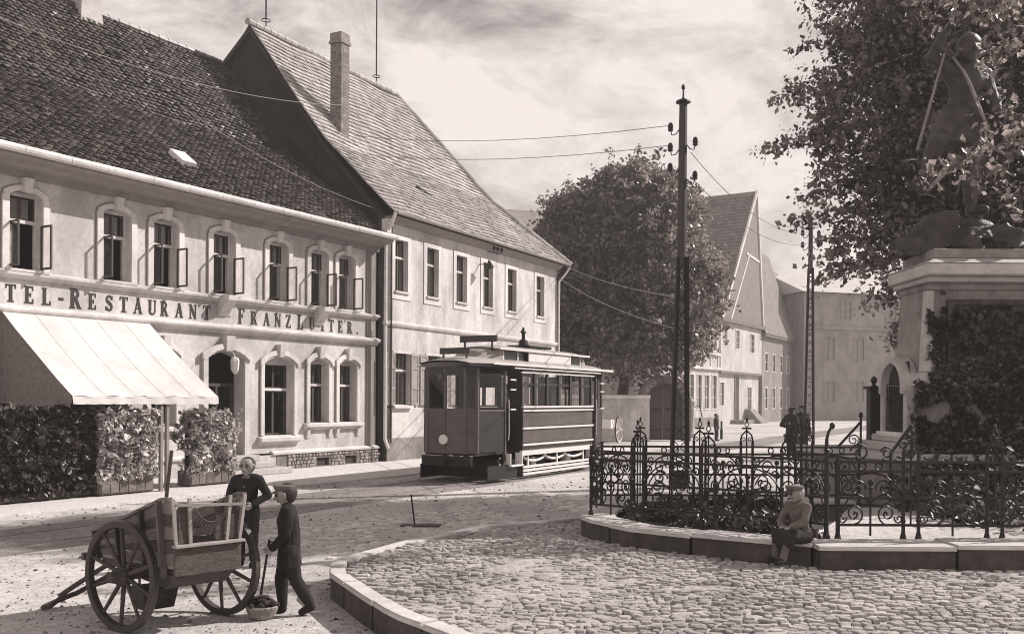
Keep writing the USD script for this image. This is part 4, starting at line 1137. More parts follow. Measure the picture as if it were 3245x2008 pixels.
part(TM, 'roof', vault(-1.95, 5.65, 1.08, 2.84, 0.2, 10, 0.7, 0.3), TRAM_ROOF, smooth=30)
for sg in (-1, 1):
    m = MB(); m.beam((-1.45, sg * 1.09, 2.85), (5.4, sg * 1.09, 2.85), 0.03, 0.06); part(TM, 'roof_edge', m, TRAM_PALE)
    m = MB(); m.beam((-0.4, sg * 1.06, 2.77), (4.6, sg * 1.06, 2.77), 0.02, 0.035); part(TM, 'awning_rail', m, TRAM_PALE)
MX0, MX1 = -0.55, 4.55
for sg in (-1, 1):
    for k in range(7):
        x = MX0 + 0.35 + k * (MX1 - MX0 - 0.75) / 6
        part(TM, 'monitor_post', MB().box(x - 0.025, x + 0.025, sg * 0.62, sg * 0.58, 2.98, 3.25), TRAM_PALE)
    m = MB().add([(MX0 + 0.3, sg * 0.6, 2.98), (MX1 - 0.3, sg * 0.6, 2.98), (MX1 - 0.3, sg * 0.6, 3.25), (MX0 + 0.3, sg * 0.6, 3.25)], [(0, 1, 2, 3)])
    part(TM, 'monitor_glass', m, TRAM_DARK)
m = MB().cbox(0.95, 3.4, -0.70, -0.66, 2.97, 3.23, 0.012); part(TM, 'advertising_board', m, TRAM_PALE, label='blank white board along the roof monitor')
v = vault(MX0, MX1, 0.72, 3.25, 0.13, 8, 0.5, 0.15); part(TM, 'monitor_roof', v, TRAM_ROOF, smooth=30)
for e, x in ((-1, MX0), (1, MX1)):
    n = 8; m = MB()
    for k in range(n):
        a0, a1 = -PI / 2 + PI * k / n, -PI / 2 + PI * (k + 1) / n
        p = lambda a, r, z: (x - e * 0.32 + e * r * math.cos(a) * 1.0, 0.62 * math.sin(a), z)
        m.add([p(a0, 1.0, 2.93), p(a1, 1.0, 2.93), p(a1, 0.34, 3.27), p(a0, 0.34, 3.27)], [(0, 1, 2, 3), (3, 2, 1, 0)])
    part(TM, 'monitor_end', m, TRAM_ROOF, smooth=40)
for sg in (-1, 1):
    m = MB().beam((MX0, sg * 0.72, 3.25), (MX1, sg * 0.72, 3.25), 0.03, 0.05); part(TM, 'monitor_edge', m, TRAM_PALE)
m = MB().box(-1.55, -1.50, -0.46, 0.38, 3.08, 3.23); m.box(-1.54, -1.51, -0.4, -0.36, 2.9, 3.08); m.box(-1.54, -1.51, 0.26, 0.30, 2.9, 3.08)
part(TM, 'destination_board', m, TRAM_DARK)
m = MB().box(-0.55, -0.49, -0.62, 0.45, 3.42, 3.58); m.box(-0.54, -0.50, -0.5, -0.46, 3.2, 3.44); m.box(-0.54, -0.50, 0.3, 0.34, 3.2, 3.44)
part(TM, 'destination_board', m, TRAM_DARK)
m = MB().cbox(1.6, 2.9, -0.35, 0.35, 3.38, 3.46, 0.02); m.lathe([(0.14, 0), (0.12, 0.12), (0.05, 0.18), (0.05, 0.32), (0.09, 0.36), (0.05, 0.42), (0.02, 0.5)], 10, (1.9, 0, 3.46))
part(TM, 'current_collector_base', m, IRON)
# running gear
for x in (1.0, 3.0):
    for sg in (-0.5, 0.5):
        m = MB().lathe([(0.0, -0.05), (0.33, -0.05), (0.36, -0.03), (0.36, 0.03), (0.40, 0.035), (0.40, 0.06), (0.0, 0.06)], 20, (x, sg, 0.38), (0, -1, 0)); part(TM, 'wheel', m, IRON)
        m = MB().cbox(x - 0.12, x + 0.12, sg * 1.5 - 0.09, sg * 1.5 + 0.09, 0.26, 0.52, 0.02); part(TM, 'axle_box', m, TRAM_PALE)
    part(TM, 'axle', MB().tube([(x, -0.74, 0.38), (x, 0.74, 0.38)], 0.05, 8), IRON)
for sg in (-1, 1):
    part(TM, 'truck_frame', MB().box(-0.1, 4.1, sg * 0.72, sg * 0.64, 0.40, 0.50), IRON_GREY)
    part(TM, 'side_sill', MB().box(SX0, SX1, sg * 1.0, sg * 0.92, 0.60, 0.74), TRAM_PALE)
    m = MB()
    for k in range(3):
        x0 = 0.35 + k * 1.15
        pts = [(x0 + 0.55 + 0.58 * math.cos(a), sg * 0.90, 0.60 - 0.16 * math.sin(a)) for a in np.linspace(0, PI, 9)]
        m.tube(pts, 0.035, 6)
    part(TM, 'leaf_springs', m, TRAM_PALE)
    m = MB()
    for z in (0.10, 0.19, 0.28):
        m.box(0.2, 4.0, sg * 0.98, sg * 0.95, z, z + 0.06)
    for x in (0.5, 2.1, 3.7):
        m.box(x - 0.03, x + 0.03, sg * 0.95, sg * 0.92, 0.08, 0.62)
    part(TM, 'guard_boards', m, TRAM_PALE)
part(TM, 'motor', MB().cbox(1.35, 2.65, -0.4, 0.4, 0.2, 0.6, 0.05), IRON)
for e, x in ((-1, -1.78), (1, 5.5)):
    part(TM, 'fender', MB().box(x - 0.04, x + 0.04, -0.7, 0.7, 0.42, 0.66), IRON)
    part(TM, 'gate_board', MB().box(x - 0.9 * e - 0.03, x - 0.9 * e + 0.03, -0.9, 0.9, 0.10, 0.55), IRON)
    part(TM, 'coupler', MB().cbox(x - 0.25 if e < 0 else x - 0.05, x + 0.05 if e < 0 else x + 0.25, -0.08, 0.08, 0.46, 0.58, 0.02), IRON)
for sg in (-1, 1):
    part(TM, 'life_guard', MB().box(-1.5, -0.1, sg * 0.97, sg * 0.93, 0.08, 0.42), IRON)
# ---------------------------------------------------------------- foliage
def leaves(pts, size, r, up=0.3, stretch=1.5, face=None):
    """a small folded diamond for each point"""
    n = len(pts)
    d = r.normal(size=(n, 3)); d[:, 2] -= 0.35; d /= np.linalg.norm(d, axis=1, keepdims=True)
    nn = r.normal(size=(n, 3)); nn[:, 2] += up * 3
    if face is not None:
        nn += np.asarray(face)
    s = np.cross(d, nn); s /= np.linalg.norm(s, axis=1, keepdims=True) + 1e-9
    nn = np.cross(s, d)
    sz = size * np.clip(r.lognormal(-0.05, 0.35, n), 0.45, 2.0)[:, None]
    a = pts - d * sz * stretch / 2; b = pts + d * sz * stretch / 2
    c = pts + s * sz * 0.5 + nn * sz * 0.12; e = pts - s * sz * 0.5 + nn * sz * 0.12
    v = np.stack([a, c, b, e], 1).reshape(-1, 3)
    i = np.arange(n)[:, None] * 4
    return v, np.vstack([i + [0, 1, 2], i + [0, 2, 3]])


def crown_points(lobes, n_clump, per, r, spread, shell=0.55, spray=0.75):
    """sprays of leaves set in ellipsoids (centre, radii), mostly near their surface: each spray runs outwards and droops a little"""
    vol = np.array([rx * ry * rz_ for _, (rx, ry, rz_) in lobes]) ** 0.8
    out = []
    for k in r.choice(len(lobes), n_clump, p=vol / vol.sum()):
        c, rad = lobes[k]
        d = r.normal(size=3); d /= np.linalg.norm(d)
        q = r.uniform(shell ** 3, 1.0) ** (1 / 3)
        p = np.asarray(c) + d * np.asarray(rad) * q
        g = d + r.normal(size=3) * 0.55 + np.array([0, 0, -0.25 + 0.5 * max(d[2], 0)]); g /= np.linalg.norm(g)
        L = spray * r.uniform(0.5, 1.35)
        t = r.uniform(-0.5, 0.5, per)
        w = spread * 0.42 * (1.0 - 0.8 * (t + 0.5))[:, None] + 0.05
        x = p + g * (t * L)[:, None] + r.normal(size=(per, 3)) * w * np.array([1, 1, 0.6])
        x[:, 2] -= 0.25 * L * (t + 0.5) ** 2
        out.append(x)
    return np.vstack(out)


def limb(m, a, b, r0, r1, r, n=6, wob=0.12):
    a, b = np.asarray(a, float), np.asarray(b, float); L = np.linalg.norm(b - a)
    t = np.linspace(0, 1, n)
    p = a + (b - a) * t[:, None]
    p[1:-1] += r.normal(size=(n - 2, 3)) * L * wob * 0.35
    m.tube(p, r0 + (r1 - r0) * t, 7)
    return p


# mid tree behind the tram
r = np.random.default_rng(41)
T1 = thing('street_tree', 'large dense round tree behind the tram beside the white house', 'tree', (5.4, 48.5, 0))
lob = [((-1.5, 0.3, 8.6), (3.4, 2.8, 4.0)), ((1.2, -0.4, 9.6), (3.6, 3.0, 4.6)), ((0.2, 0.2, 11.4), (3.0, 2.6, 2.7)), ((2.9, -0.3, 6.9), (2.5, 2.4, 3.0)), ((-2.8, 0.0, 6.4), (2.2, 2.2, 3.0)), ((0.9, -1.6, 5.2), (3.4, 2.0, 2.0)), ((0.9, 0, 13.2), (1.3, 1.2, 1.1)), ((-2.6, 0, 11.3), (1.7, 1.5, 1.2)), ((4.4, 0, 8.4), (0.9, 1.0, 1.2))]
pts = crown_points(lob, 2600, 36, r, 0.5, 0.6, 1.3)
tw = []
for c in ((0.9, 0, 14.2), (1.7, 0, 14.0), (-0.4, 0, 13.9), (-2.2, 0, 12.4), (-3.4, 0, 11.8), (3.6, 0, 11.2), (4.9, 0, 8.9), (5.2, 0, 6.6), (-4.4, 0, 9.6), (2.6, 0, 13.0)):
    dd = np.array([c[0] * 0.25, 0, 1.0]); dd /= np.linalg.norm(dd)
    tw.append(np.array(c) + dd * r.uniform(-0.6, 0.9, 60)[:, None] + r.normal(size=(60, 3)) * 0.14)
pts = np.vstack([pts] + tw)
part(T1, 'crown', leaves(pts, 0.135, r), LEAF_TREE)
m = MB(); limb(m, (0.3, 0, 0), (0.2, 0, 5.0), 0.34, 0.24, r, 6, 0.05)
for e in ((-1.8, 0.2, 8.8), (1.6, -0.3, 10), (0.2, 0.5, 11), (2.6, -0.4, 7.2), (-2.4, 0.3, 7.0), (0.5, -1.2, 8)):
    limb(m, (0.2, 0, 4.6), e, 0.17, 0.05, r)
part(T1, 'trunk', m, BARK)

# big linden at the right, behind the monument
r = np.random.default_rng(43)
T2 = thing('linden_tree', 'huge dark linden tree filling the right edge behind the monument', 'tree', (11.95, 20.0, PV_Z))
lob = [((-1.2, 0, 8.2), (4.2, 3.0, 4.2)), ((1.6, 0.5, 8.0), (4.5, 3.4, 5.2)), ((-2.6, -0.2, 10.6), (3.0, 2.4, 2.6)), ((0.8, 0.2, 12.2), (4.2, 3.2, 3.2)), ((-4.4, -0.2, 7.3), (1.7, 1.5, 1.2)), ((-4.2, -0.1, 8.7), (1.9, 1.6, 1.0)), ((-3.6, -0.3, 5.3), (1.6, 1.4, 0.9)),
       ((-2.9, -0.4, 4.2), (1.3, 1.3, 0.9)), ((-2.2, -0.4, 6.0), (2.4, 2.0, 1.7)), ((0.5, -1.2, 4.8), (3.2, 1.8, 1.8)), ((4.2, -0.5, 5.2), (2.4, 2.2, 2.8))]
pts = crown_points(lob, 4400, 40, r, 0.42, 0.5, 1.0)
tw = []
# a few sprays hang before the statue
pts = np.vstack([pts, crown_points([((-5.05, -6.8, 7.2), (0.45, 0.35, 0.9)), ((-5.1, -6.8, 5.2), (0.45, 0.3, 0.9)), ((-5.9, -6.6, 7.7), (0.55, 0.35, 0.4)), ((-5.75, -6.7, 5.0), (0.3, 0.2, 0.4))], 62, 20, r, 0.26, 0.1, 0.6)])
for (x, z, dx, dz, L) in ((-5.6, 8.2, -1, -.25, 1.0), (-5.9, 7.2, -1, -.35, 0.9), (-5.1, 9.4, -.8, .3, .7), (-4.9, 6.3, -1, -.3, 1.1), (-4.3, 5.2, -1, -.42, 1.5), (-4.6, 4.6, -1, -.35, 1.2), (-3.9, 4.2, -.9, -.7, 1.0), (-3.5, 3.6, -.8, -.9, .8), (-4.8, 10.6, -.6, .8, .7), (-4.0, 12.2, -.6, .7, .8), (-3.3, 3.1, -1, -.35, .7), (-5.3, 5.6, -1, -.2, .9)):
    dd = np.array([dx, 0, dz]); dd /= np.linalg.norm(dd)
    nn = 300
    tw.append(np.array([x, -0.3, z]) + dd * r.uniform(-0.8, L, nn)[:, None] + r.normal(size=(nn, 3)) * np.array([.13, .22, .10]))
pts = np.vstack([pts] + tw)
pts = pts[~((pts[:, 0] < 0) & (pts[:, 2] < 3.0) & (pts[:, 0] > -3.0) & (pts[:, 1] > 9))]
part(T2, 'crown', leaves(pts, 0.078, r), LEAF_BIG)
m = MB(); limb(m, (0.6, 0.3, -0.2), (0.4, 0.2, 4.2), 0.46, 0.34, r, 6, 0.05)
for e in ((-3.0, 0, 8.0), (-1.5, 0, 10.5), (1.0, 0.2, 11.5), (3.6, 0, 8.5), (-4.2, -0.3, 6.2), (-3.4, -0.4, 4.8), (2.4, -0.6, 6.0), (-1.0, -0.8, 6.8), (-4.6, -6.7, 7.0), (-4.5, -6.6, 5.6)):
    limb(m, (0.4, 0.2, 3.9), e, 0.2 if e[1] > -5 else 0.1, 0.03, r)
part(T2, 'trunk', m, BARK)


# ---- hedges in boxes before the hotel
def hedge(name, label, s0, s1, o0, o1, z0, z1, leaf_mat, box_mat, n, size, seed, bump=0.08):
    r = np.random.default_rng(seed)
    h = thing(name, label, 'hedge', (HOTEL[0], HOTEL[1], 0), HROT, 'planted hedges before the hotel')
    m = MB(); m.cbox(s0 + 0.05, s1 - 0.02, -o1 + 0.05, -o0 - 0.05, 0.06, z0 + 0.08, 0.015)
    b = part(h, 'planter_box', m, box_mat)
    for x in (s0 + 0.1, s1 - 0.12):
        for y in (-o1 + 0.08, -o0 - 0.12):
            part(b, 'foot', MB().box(x, x + 0.05, y, y + 0.05, 0.03, 0.06), box_mat)
    nb = max(3, int((s1 - s0) / 0.22))
    for k in range(nb):
        x0 = s0 + 0.06 + (s1 - s0 - 0.09) * k / nb
        part(b, 'slat', MB().box(x0 + 0.01, x0 + (s1 - s0 - 0.09) / nb - 0.01, -o1 + 0.03, -o1 + 0.05, 0.09, z0 + 0.04), box_mat)
    # leaves on the outside of the clipped block, ragged
    pts = []
    for _ in range(n):
        f = r.random()
        x = r.uniform(s0, s1); z = r.uniform(z0, z1); o = r.uniform(o0, o1)
        if f < 0.62: o = o1 - abs(r.normal(0, 0.06))
        elif f < 0.78: z = z1 - abs(r.normal(0, 0.07))
        elif f < 0.89: x = s1 - abs(r.normal(0, 0.06))
        else: x = s0 + abs(r.normal(0, 0.06))
        wob = bump * (meshkit.fbm(np.array([x * 3.1, o * 3.0, z * 3.1]), 2, seed) - 0.42) * 4.0
        pts.append((x + (wob if f > .78 else 0), -(o + wob), z + wob * 0.8))
    for _ in range(int(26 * (s1 - s0))):
        x, o, z = r.uniform(s0, s1), r.uniform(o0, o1), z1
        if r.random() < .4: o, z = o1, r.uniform(z0 + .1, z1)
        dd = np.array([r.normal(0, .5), -(o > o1 - .05) * r.random(), 0.8]); L = r.uniform(.08, .24)
        for t in np.linspace(0, 1, 9):
            pts.append((x + dd[0] * L * t + r.normal(0, .015), -o + dd[1] * L * t * 1.2 + r.normal(0, .015), z + dd[2] * L * t))
    pts = np.array(pts)
    d = np.column_stack([r.normal(0, .5, len(pts)), -np.ones(len(pts)), r.normal(0, .4, len(pts))])
    part(h, 'foliage', leaves(pts, size, r, 0.3, 1.35, (0.5, -0.9, 0.3)), leaf_mat)
    m = MB()
    for k in range(max(4, int((s1 - s0) / 0.14))):
        x = r.uniform(s0 + .1, s1 - .1); m.tube([(x, -(o0 + o1) / 2, z0), (x + r.normal(0, .08), -(o0 + o1) / 2 + r.normal(0, .08), z1 - 0.2)], 0.012, 5)
    m.box(s0 + 0.16, s1 - 0.16, -o1 + 0.16, -o0 - 0.16, z0, z1 - 0.18)  # solid dark core; the shade between the leaves is put into its colour
    part(h, 'stems', m, SOIL)
    return h


hedge('planted_hedge', 'leafy hedge under the awning at left edge, shade put into its dark leaf colour', -14.2, -11.42, 1.75, 2.30, 0.12, 1.68, LEAF_DARK, WOOD_DARK, 6500, 0.085, 51)  # shade over this hedge is put into a darker leaf colour
hedge('planted_hedge', 'pale glossy leaved hedge in a long box below the awning front', -11.40, -10.08, 1.85, 2.46, 0.30, 1.66, LEAF_PALE, WOOD_MID, 3600, 0.085, 52)
hedge('planted_hedge', 'pale glossy leaved hedge standing free between awning and doorway', -9.02, -7.68, 1.70, 2.25, 0.30, 1.60, LEAF_PALE, WOOD_MID, 3600, 0.085, 53, 0.12)
# ---------------------------------------------------------------- tram poles
def lattice_pole(name, label, loc, H, w0, w1, n_panels, solid_from, base_skirt, lean=0.0, lw=0.24):
    P = thing(name, label, 'tram pole', loc, -math.atan2(loc[0], loc[1]), 'tram poles')
    legs = []
    for sx in (-1, 1):
        for sy in (-1, 1):
            m = MB()
            a = np.array([sx * w0 / 2, sy * w0 * 0.42, 0.0]); b = np.array([sx * w1 / 2 + lean * H, sy * w1 * 0.42, H * solid_from])
            m.beam(a, b, w0 * lw, w0 * 0.20)
            part(P, 'leg_angle', m, IRON)
            legs.append((a, b))
    m = MB()
    for k in range(n_panels):
        u0, u1 = k / n_panels, (k + 1) / n_panels
        for (i, j) in ((0, 2), (1, 3), (0, 1), (2, 3)):
            A0, B0 = legs[i]; A1, B1 = legs[j]
            p = lambda L, u: L[0] + (L[1] - L[0]) * u
            m.beam(p(legs[i], u0 + 0.004), p(legs[j], u1 - 0.004), 0.022 * w0 / 0.36 + 0.006, 0.012); m.beam(p(legs[j], u0 + 0.004), p(legs[i], u1 - 0.004), 0.022 * w0 / 0.36 + 0.006, 0.012)
            c = (p(legs[i], (u0 + u1) / 2) + p(legs[j], (u0 + u1) / 2)) / 2
        if k % 3 == 0:
            for (i, j) in ((0, 2), (1, 3), (0, 1), (2, 3)):
                m.beam(p(legs[i], u0), p(legs[j], u0), 0.05 * w0 / 0.36 + 0.01, 0.014)
    part(P, 'lattice', m, IRON)
    m = MB()
    z0 = H * solid_from - 0.02
    m.tube([(lean * z0, 0, z0 - 0.15), (lean * z0, 0, z0 + 0.1), (lean * H, 0, H)], [w1 * 0.66, w1 * 0.60, w1 * 0.50], 12)
    part(P, 'upper_shaft', m, IRON_GREY)
    m = MB().lathe([(w1 * 0.5, 0), (w1 * 0.95, 0.03), (w1 * 0.9, 0.07), (w1 * 0.3, 0.11), (w1 * 0.12, 0.16), (w1 * 0.1, 0.32), (w1 * 0.26, 0.36), (w1 * 0.2, 0.42), (0.0, 0.46)], 12, (lean * H, 0, H))
    part(P, 'cap', m, IRON)
    if base_skirt:
        m = MB().cbox(-w0 * 0.62, w0 * 0.62, -w0 * 0.55, w0 * 0.55, 0.0, 0.28, 0.03); m.cbox(-w0 * 0.56, w0 * 0.56, -w0 * 0.5, w0 * 0.5, 0.28, 0.40, 0.03)
        part(P, 'base', m, IRON)
    ins = ((-1, 0.60), (-1, 1.06), (-1, 1.52), (1, 1.72), (1, 0.95)) if base_skirt else ((-1, 0.5), (-1, 0.9), (1, 0.55), (1, 0.9))
    for s, dz in ins:
        z = H - dz; x = lean * z
        m = MB().tube([(x + s * w1 * 0.4, 0, z + 0.04), (x + s * (w1 * 0.5 + 0.07), 0, z - 0.08), (x + s * (w1 * 0.5 + 0.16), 0, z - 0.10), (x + s * (w1 * 0.5 + 0.19), 0, z + 0.02)], 0.014, 5)
        m.lathe([(0.015, -0.02), (0.06, 0.0), (0.055, 0.06), (0.065, 0.08), (0.05, 0.16), (0.02, 0.19)], 8, (x + s * (w1 * 0.5 + 0.19), 0, z))
        part(P, 'insulator', m, IRON)
    return P


lattice_pole('lattice_tram_pole', 'tall dark lattice tram pole rising behind the fence in the middle', (3.82, 21.6, 0), 8.75, 0.36, 0.18, 14, 0.60, True, 0.006)
lattice_pole('lattice_tram_pole', 'thin lattice tram pole farther off beside the two men', (9.85, 31.4, 0), 8.0, 0.31, 0.13, 22, 0.80, False, 0.004, 0.19)


def wire(label, a, b, sag, rad=0.012, m_=None):
    a, b = np.asarray(a, float), np.asarray(b, float); t = np.linspace(0, 1, 14)
    p = a + (b - a) * t[:, None]; p[:, 2] -= sag * 4 * t * (1 - t)
    q = numbered('/World/overhead_wire')
    v, f = MB().tube(p, rad, 5).arrays()
    u = usdkit.mesh(stage, q, (v, f), m_ or IRON_GREY)
    keys(u.GetPrim(), label, 'wire', 'overhead wires')


WIRE_PALE = mat('dull_wire', 0.22, 0.6, 0.1, 3.0, 0.0)
at = lambda x, y, Y: (lambda dx, dy: ((dx * cr + dy * sr) / 3000 * Y, Y, 2.0 + (dx * sr - dy * cr) / 3000 * Y))(x - 1622.5, y - 1265.0)
wire('upper wire running from left roofs to the top insulator of the middle pole', (-9.5, 38.0, 13.1), (3.60, 21.55, 8.25), 0.55, 0.008)
wire('lower wire running from left roofs to the second insulator of the middle pole', (-9.3, 38.0, 12.4), (3.60, 21.55, 7.80), 0.55, 0.008)
wire('slack wire crossing the dark gable above the hotel roof', (-11.2, 18.2, 9.8), (-5.8, 32.0, 11.9), 0.5, 0.010, WIRE_PALE)
wire('lower slack wire along the dark hotel tiles to the eaves of the next house', (-8.8, 25.0, 9.7), (-4.35, 29.6, 7.95), 0.25, 0.010, WIRE_PALE)
wire('span wire from the corner of the plastered house to the middle pole, upper one', (2.25, 40.6, 7.75), (3.75, 21.6, 4.35), 0.15, 0.014, WIRE_PALE)
wire('span wire from the corner of the plastered house to the middle pole, lower one', (1.95, 40.65, 7.25), (3.75, 21.6, 3.62), 0.2, 0.014, WIRE_PALE)
wire('wire from the middle pole to the far thin pole, upper one', (4.05, 21.6, 7.65), (9.75, 31.4, 7.55), 0.5, 0.008)
wire('wire from the middle pole to the far thin pole, lower one', (4.05, 21.6, 7.10), (9.75, 31.4, 7.20), 0.5, 0.008)

# ---------------------------------------------------------------- far houses
def far_window(parent, c, z0, z1, w, y=0.0, nx=2, nz=3, frame=TRIM, glass_mat=None, proud=0.03):
    m = MB().poly(sbox(c - w / 2 - 0.09, z0 - 0.09, c + w / 2 + 0.09, z1 + 0.09).difference(sbox(c - w / 2, z0, c + w / 2, z1)), -y, -y + proud, 'xz')
    wn = part(parent, 'window', m, frame)
    m = MB()
    for i in range(1, nx):
        x = c - w / 2 + w * i / nx; m.box(x - 0.03, x + 0.03, y + 0.04, y + 0.1, z0, z1)
    for i in range(1, nz):
        z = z0 + (z1 - z0) * i / nz; m.box(c - w / 2, c + w / 2, y + 0.05, y + 0.09, z - 0.025, z + 0.025)
    part(wn, 'glazing_bar', m, frame)
    part(wn, 'pane', MB().box(c - w / 2, c + w / 2, y + 0.12, y + 0.14, z0, z1), glass_mat or FAR_GLASS)
    return wn


FAR_GLASS = mat('far_glass', 0.10, 0.2, 0.3, 1.0, 0.0, spec=0.6)


def holed(L, z0, z1, wins, depth=0.3):
    return MB().poly(sbox(0, z0, L, z1).difference(unary_union([sbox(c - w / 2, a, c + w / 2, b) for c, a, b, w in wins])), -depth, 0.0, 'xz')


# white house with tall windows (x along the front, from its left end)
a = math.radians(53.0); L = 9.3
o = np.array([16.0, 73.4]) - np.array([math.cos(a), math.sin(a)]) * L
W = thing('white_house', 'white two storey house with close tall windows, between round tree and gabled house', 'house', (o[0], o[1], 0), a)
wins = []
for k in range(7):
    c = 0.75 + k * 1.3
    wins += [(c, 1.4, 3.9, 0.75), (c, 5.85, 8.15, 0.75)]
m = holed(L, 0, 8.6, wins); m.box(L - 0.3, L, 0.3, 9, 0, 8.6); m.box(0, 0.3, 0.3, 9, 0, 8.6); m.box(0.3, L - 0.3, 8.7, 9, 0, 8.6)
part(W, 'wall', m, FAR_WHITE)
for c, z0, z1, w in wins:
    far_window(W, c, z0, z1, w)
for z, d, h in ((4.35, 0.16, 0.22), (5.45, 0.16, 0.2), (8.55, 0.35, 0.3)):
    part(W, 'string_course', MB().box(-0.1, L + 0.12, -d, 0.0, z, z + h), TRIM)
for k in range(8):
    x = 0.1 + k * 1.3
    part(W, 'pilaster', MB().box(x - 0.1, x + 0.1, -0.06, 0.0, 4.57, 5.45), TRIM)
m = MB(); m.add([(-0.2, -0.3, 8.85), (L + 0.2, -0.3, 8.85), (L + 0.2, 1.6, 10.2), (-0.2, 1.6, 10.2)], [(0, 1, 2, 3)]); m.add([(-0.2, 1.6, 10.2), (L + 0.2, 1.6, 10.2), (L + 0.2, 5.5, 11.0), (-0.2, 5.5, 11.0)], [(0, 1, 2, 3)]); m.add([(-0.2, 5.5, 11.0), (L + 0.2, 5.5, 11.0), (L + 0.2, 9.2, 8.7), (-0.2, 9.2, 8.7)], [(0, 1, 2, 3)])
m.add([(L + 0.2, -0.3, 8.85), (L + 0.2, 9.2, 8.7), (L + 0.2, 5.5, 11.0), (L + 0.2, 1.6, 10.2)], [(0, 1, 2, 3)])
part(W, 'roof', m, FAR_SLATE)
part(W, 'plinth', MB().box(-0.02, L + 0.02, -0.08, 0, 0, 0.7), FAR_WALL)

# the tall gabled house
a = math.radians(59.0); GT = np.array([math.cos(a), math.sin(a)])
Gh = thing('gabled_house', 'old white jettied house under a huge steep tile hung gable', 'house', (17.05, 77.38, 0), a)
wins = [(1.1, 6.55, 8.05, 0.95), (4.4, 6.45, 8.0, 0.95), (8.6, 6.3, 7.9, 1.2)]
m = holed(11.6, 4.45, 8.6, wins); part(Gh, 'upper_wall', m, FAR_WHITE)
low = [(1.1, 1.6, 3.5, 1.0), (4.9, 0.35, 4.0, 0.95), (8.7, 1.2, 3.2, 1.1)]
m = MB().poly(sbox(0.2, 0, 11.4, 4.45).difference(unary_union([sbox(c - w / 2, z0, c + w / 2, z1) for c, z0, z1, w in low])), -0.55, -0.25, 'xz')
m.box(11.1, 11.4, 0.55, 20, 0, 4.45); m.box(11.3, 11.6, 0.3, 20, 4.45, 8.6); m.box(0, 0.3, 0.3, 20, 0, 8.6)
part(Gh, 'lower_wall', m, FAR_WHITE)
for c, z0, z1, w in wins:
    far_window(Gh, c, z0, z1, w, 0.0, 2, 3)
for c, z0, z1, w in low[::2]:
    far_window(Gh, c, z0, z1, w, 0.25, 2, 2)
c = 4.9
D = part(Gh, 'door', MB().box(c - 0.47, c + 0.47, 0.42, 0.46, 0.35, 3.0), WOOD_GREY)
part(D, 'door_frame', MB().poly(sbox(c - 0.62, 0.35, c + 0.62, 4.15).difference(sbox(c - 0.45, 0.35, c + 0.45, 4.0)), -0.25, -0.18, 'xz'), FAR_WALL)
part(D, 'fanlight', MB().box(c - 0.45, c + 0.45, 0.42, 0.45, 3.1, 4.0), FAR_GLASS)
part(Gh, 'step', MB().box(3.4, 6.3, -0.9, 0.25, 0, 0.35), STONE_MID)
part(Gh, 'jetty_beam', MB().box(-0.05, 11.65, -0.05, 0.3, 4.25, 4.45), WOOD_MID)
part(Gh, 'cellar_hatch', MB().hexa([(7.2, -1.3, 0), (9.0, -1.3, 0), (9.0, 0.24, 0), (7.2, 0.24, 0)], [(7.25, -0.2, 1.25), (8.95, -0.2, 1.25), (8.95, 0.24, 1.25), (7.25, 0.24, 1.25)]), FAR_WALL)
AP = (9.5, 20.9)
gb = Polygon([(-0.1, 8.6), (11.7, 8.6), AP])
part(Gh, 'gable', MB().poly(gb, -0.2, 0.05, 'xz'), FAR_GABLE)
for p, q in (((-0.15, 8.5), AP), ((11.75, 8.5), AP)):
    part(Gh, 'bargeboard', MB().beam((p[0], -0.12, p[1]), (q[0], -0.12, q[1]), 0.14, 0.32), TRIM)
for p, q in (((6.6, 14.9), (10.6, 14.6)), ((2.2, 8.6), (7.4, 14.9))):
    part(Gh, 'gable_timber', MB().beam((p[0], -0.08, p[1]), (q[0], -0.08, q[1]), 0.06, 0.22), TRIM)
part(Gh, 'gable_sill', MB().box(-0.3, 11.8, -0.3, 0.0, 8.5, 8.78), WOOD_MID)
m = MB()
m.add([(-0.4, -0.2, 8.5), (AP[0], -0.2, AP[1]), (AP[0], 24, AP[1]), (-0.4, 24, 8.5)], [(0, 3, 2, 1)])
m.add([(11.9, -0.2, 8.5), (AP[0], -0.2, AP[1]), (AP[0], 24, AP[1]), (11.9, 24, 8.5)], [(0, 1, 2, 3)])
part(Gh, 'roof', m, FAR_ROOF)
rr = np.random.default_rng(61); m = MB()
sl = np.array([AP[0] + 0.4, AP[1] - 8.5]); Ls = np.linalg.norm(sl); sl /= Ls; nn_ = np.array([-sl[1], sl[0]])
for k in range(int(Ls / 0.42)):
    yy = -0.2
    while yy < 23.5:
        wdt = 0.5
        p0 = np.array([-0.4, 8.5]) + sl * k * 0.42; p1 = p0 + sl * 0.5; h0 = 0.06 + rr.uniform(0, .03)
        m.add([(p0[0] + nn_[0] * h0, yy, p0[1] + nn_[1] * h0), (p0[0] + nn_[0] * h0, yy + wdt - .02, p0[1] + nn_[1] * h0), (p1[0] + nn_[0] * .01, yy + wdt - .02, p1[1] + nn_[1] * .01), (p1[0] + nn_[0] * .01, yy, p1[1] + nn_[1] * .01)], [(0, 1, 2, 3)])
        yy += wdt
part(Gh, 'roof_tiles', m, FAR_ROOF, kind='stuff')


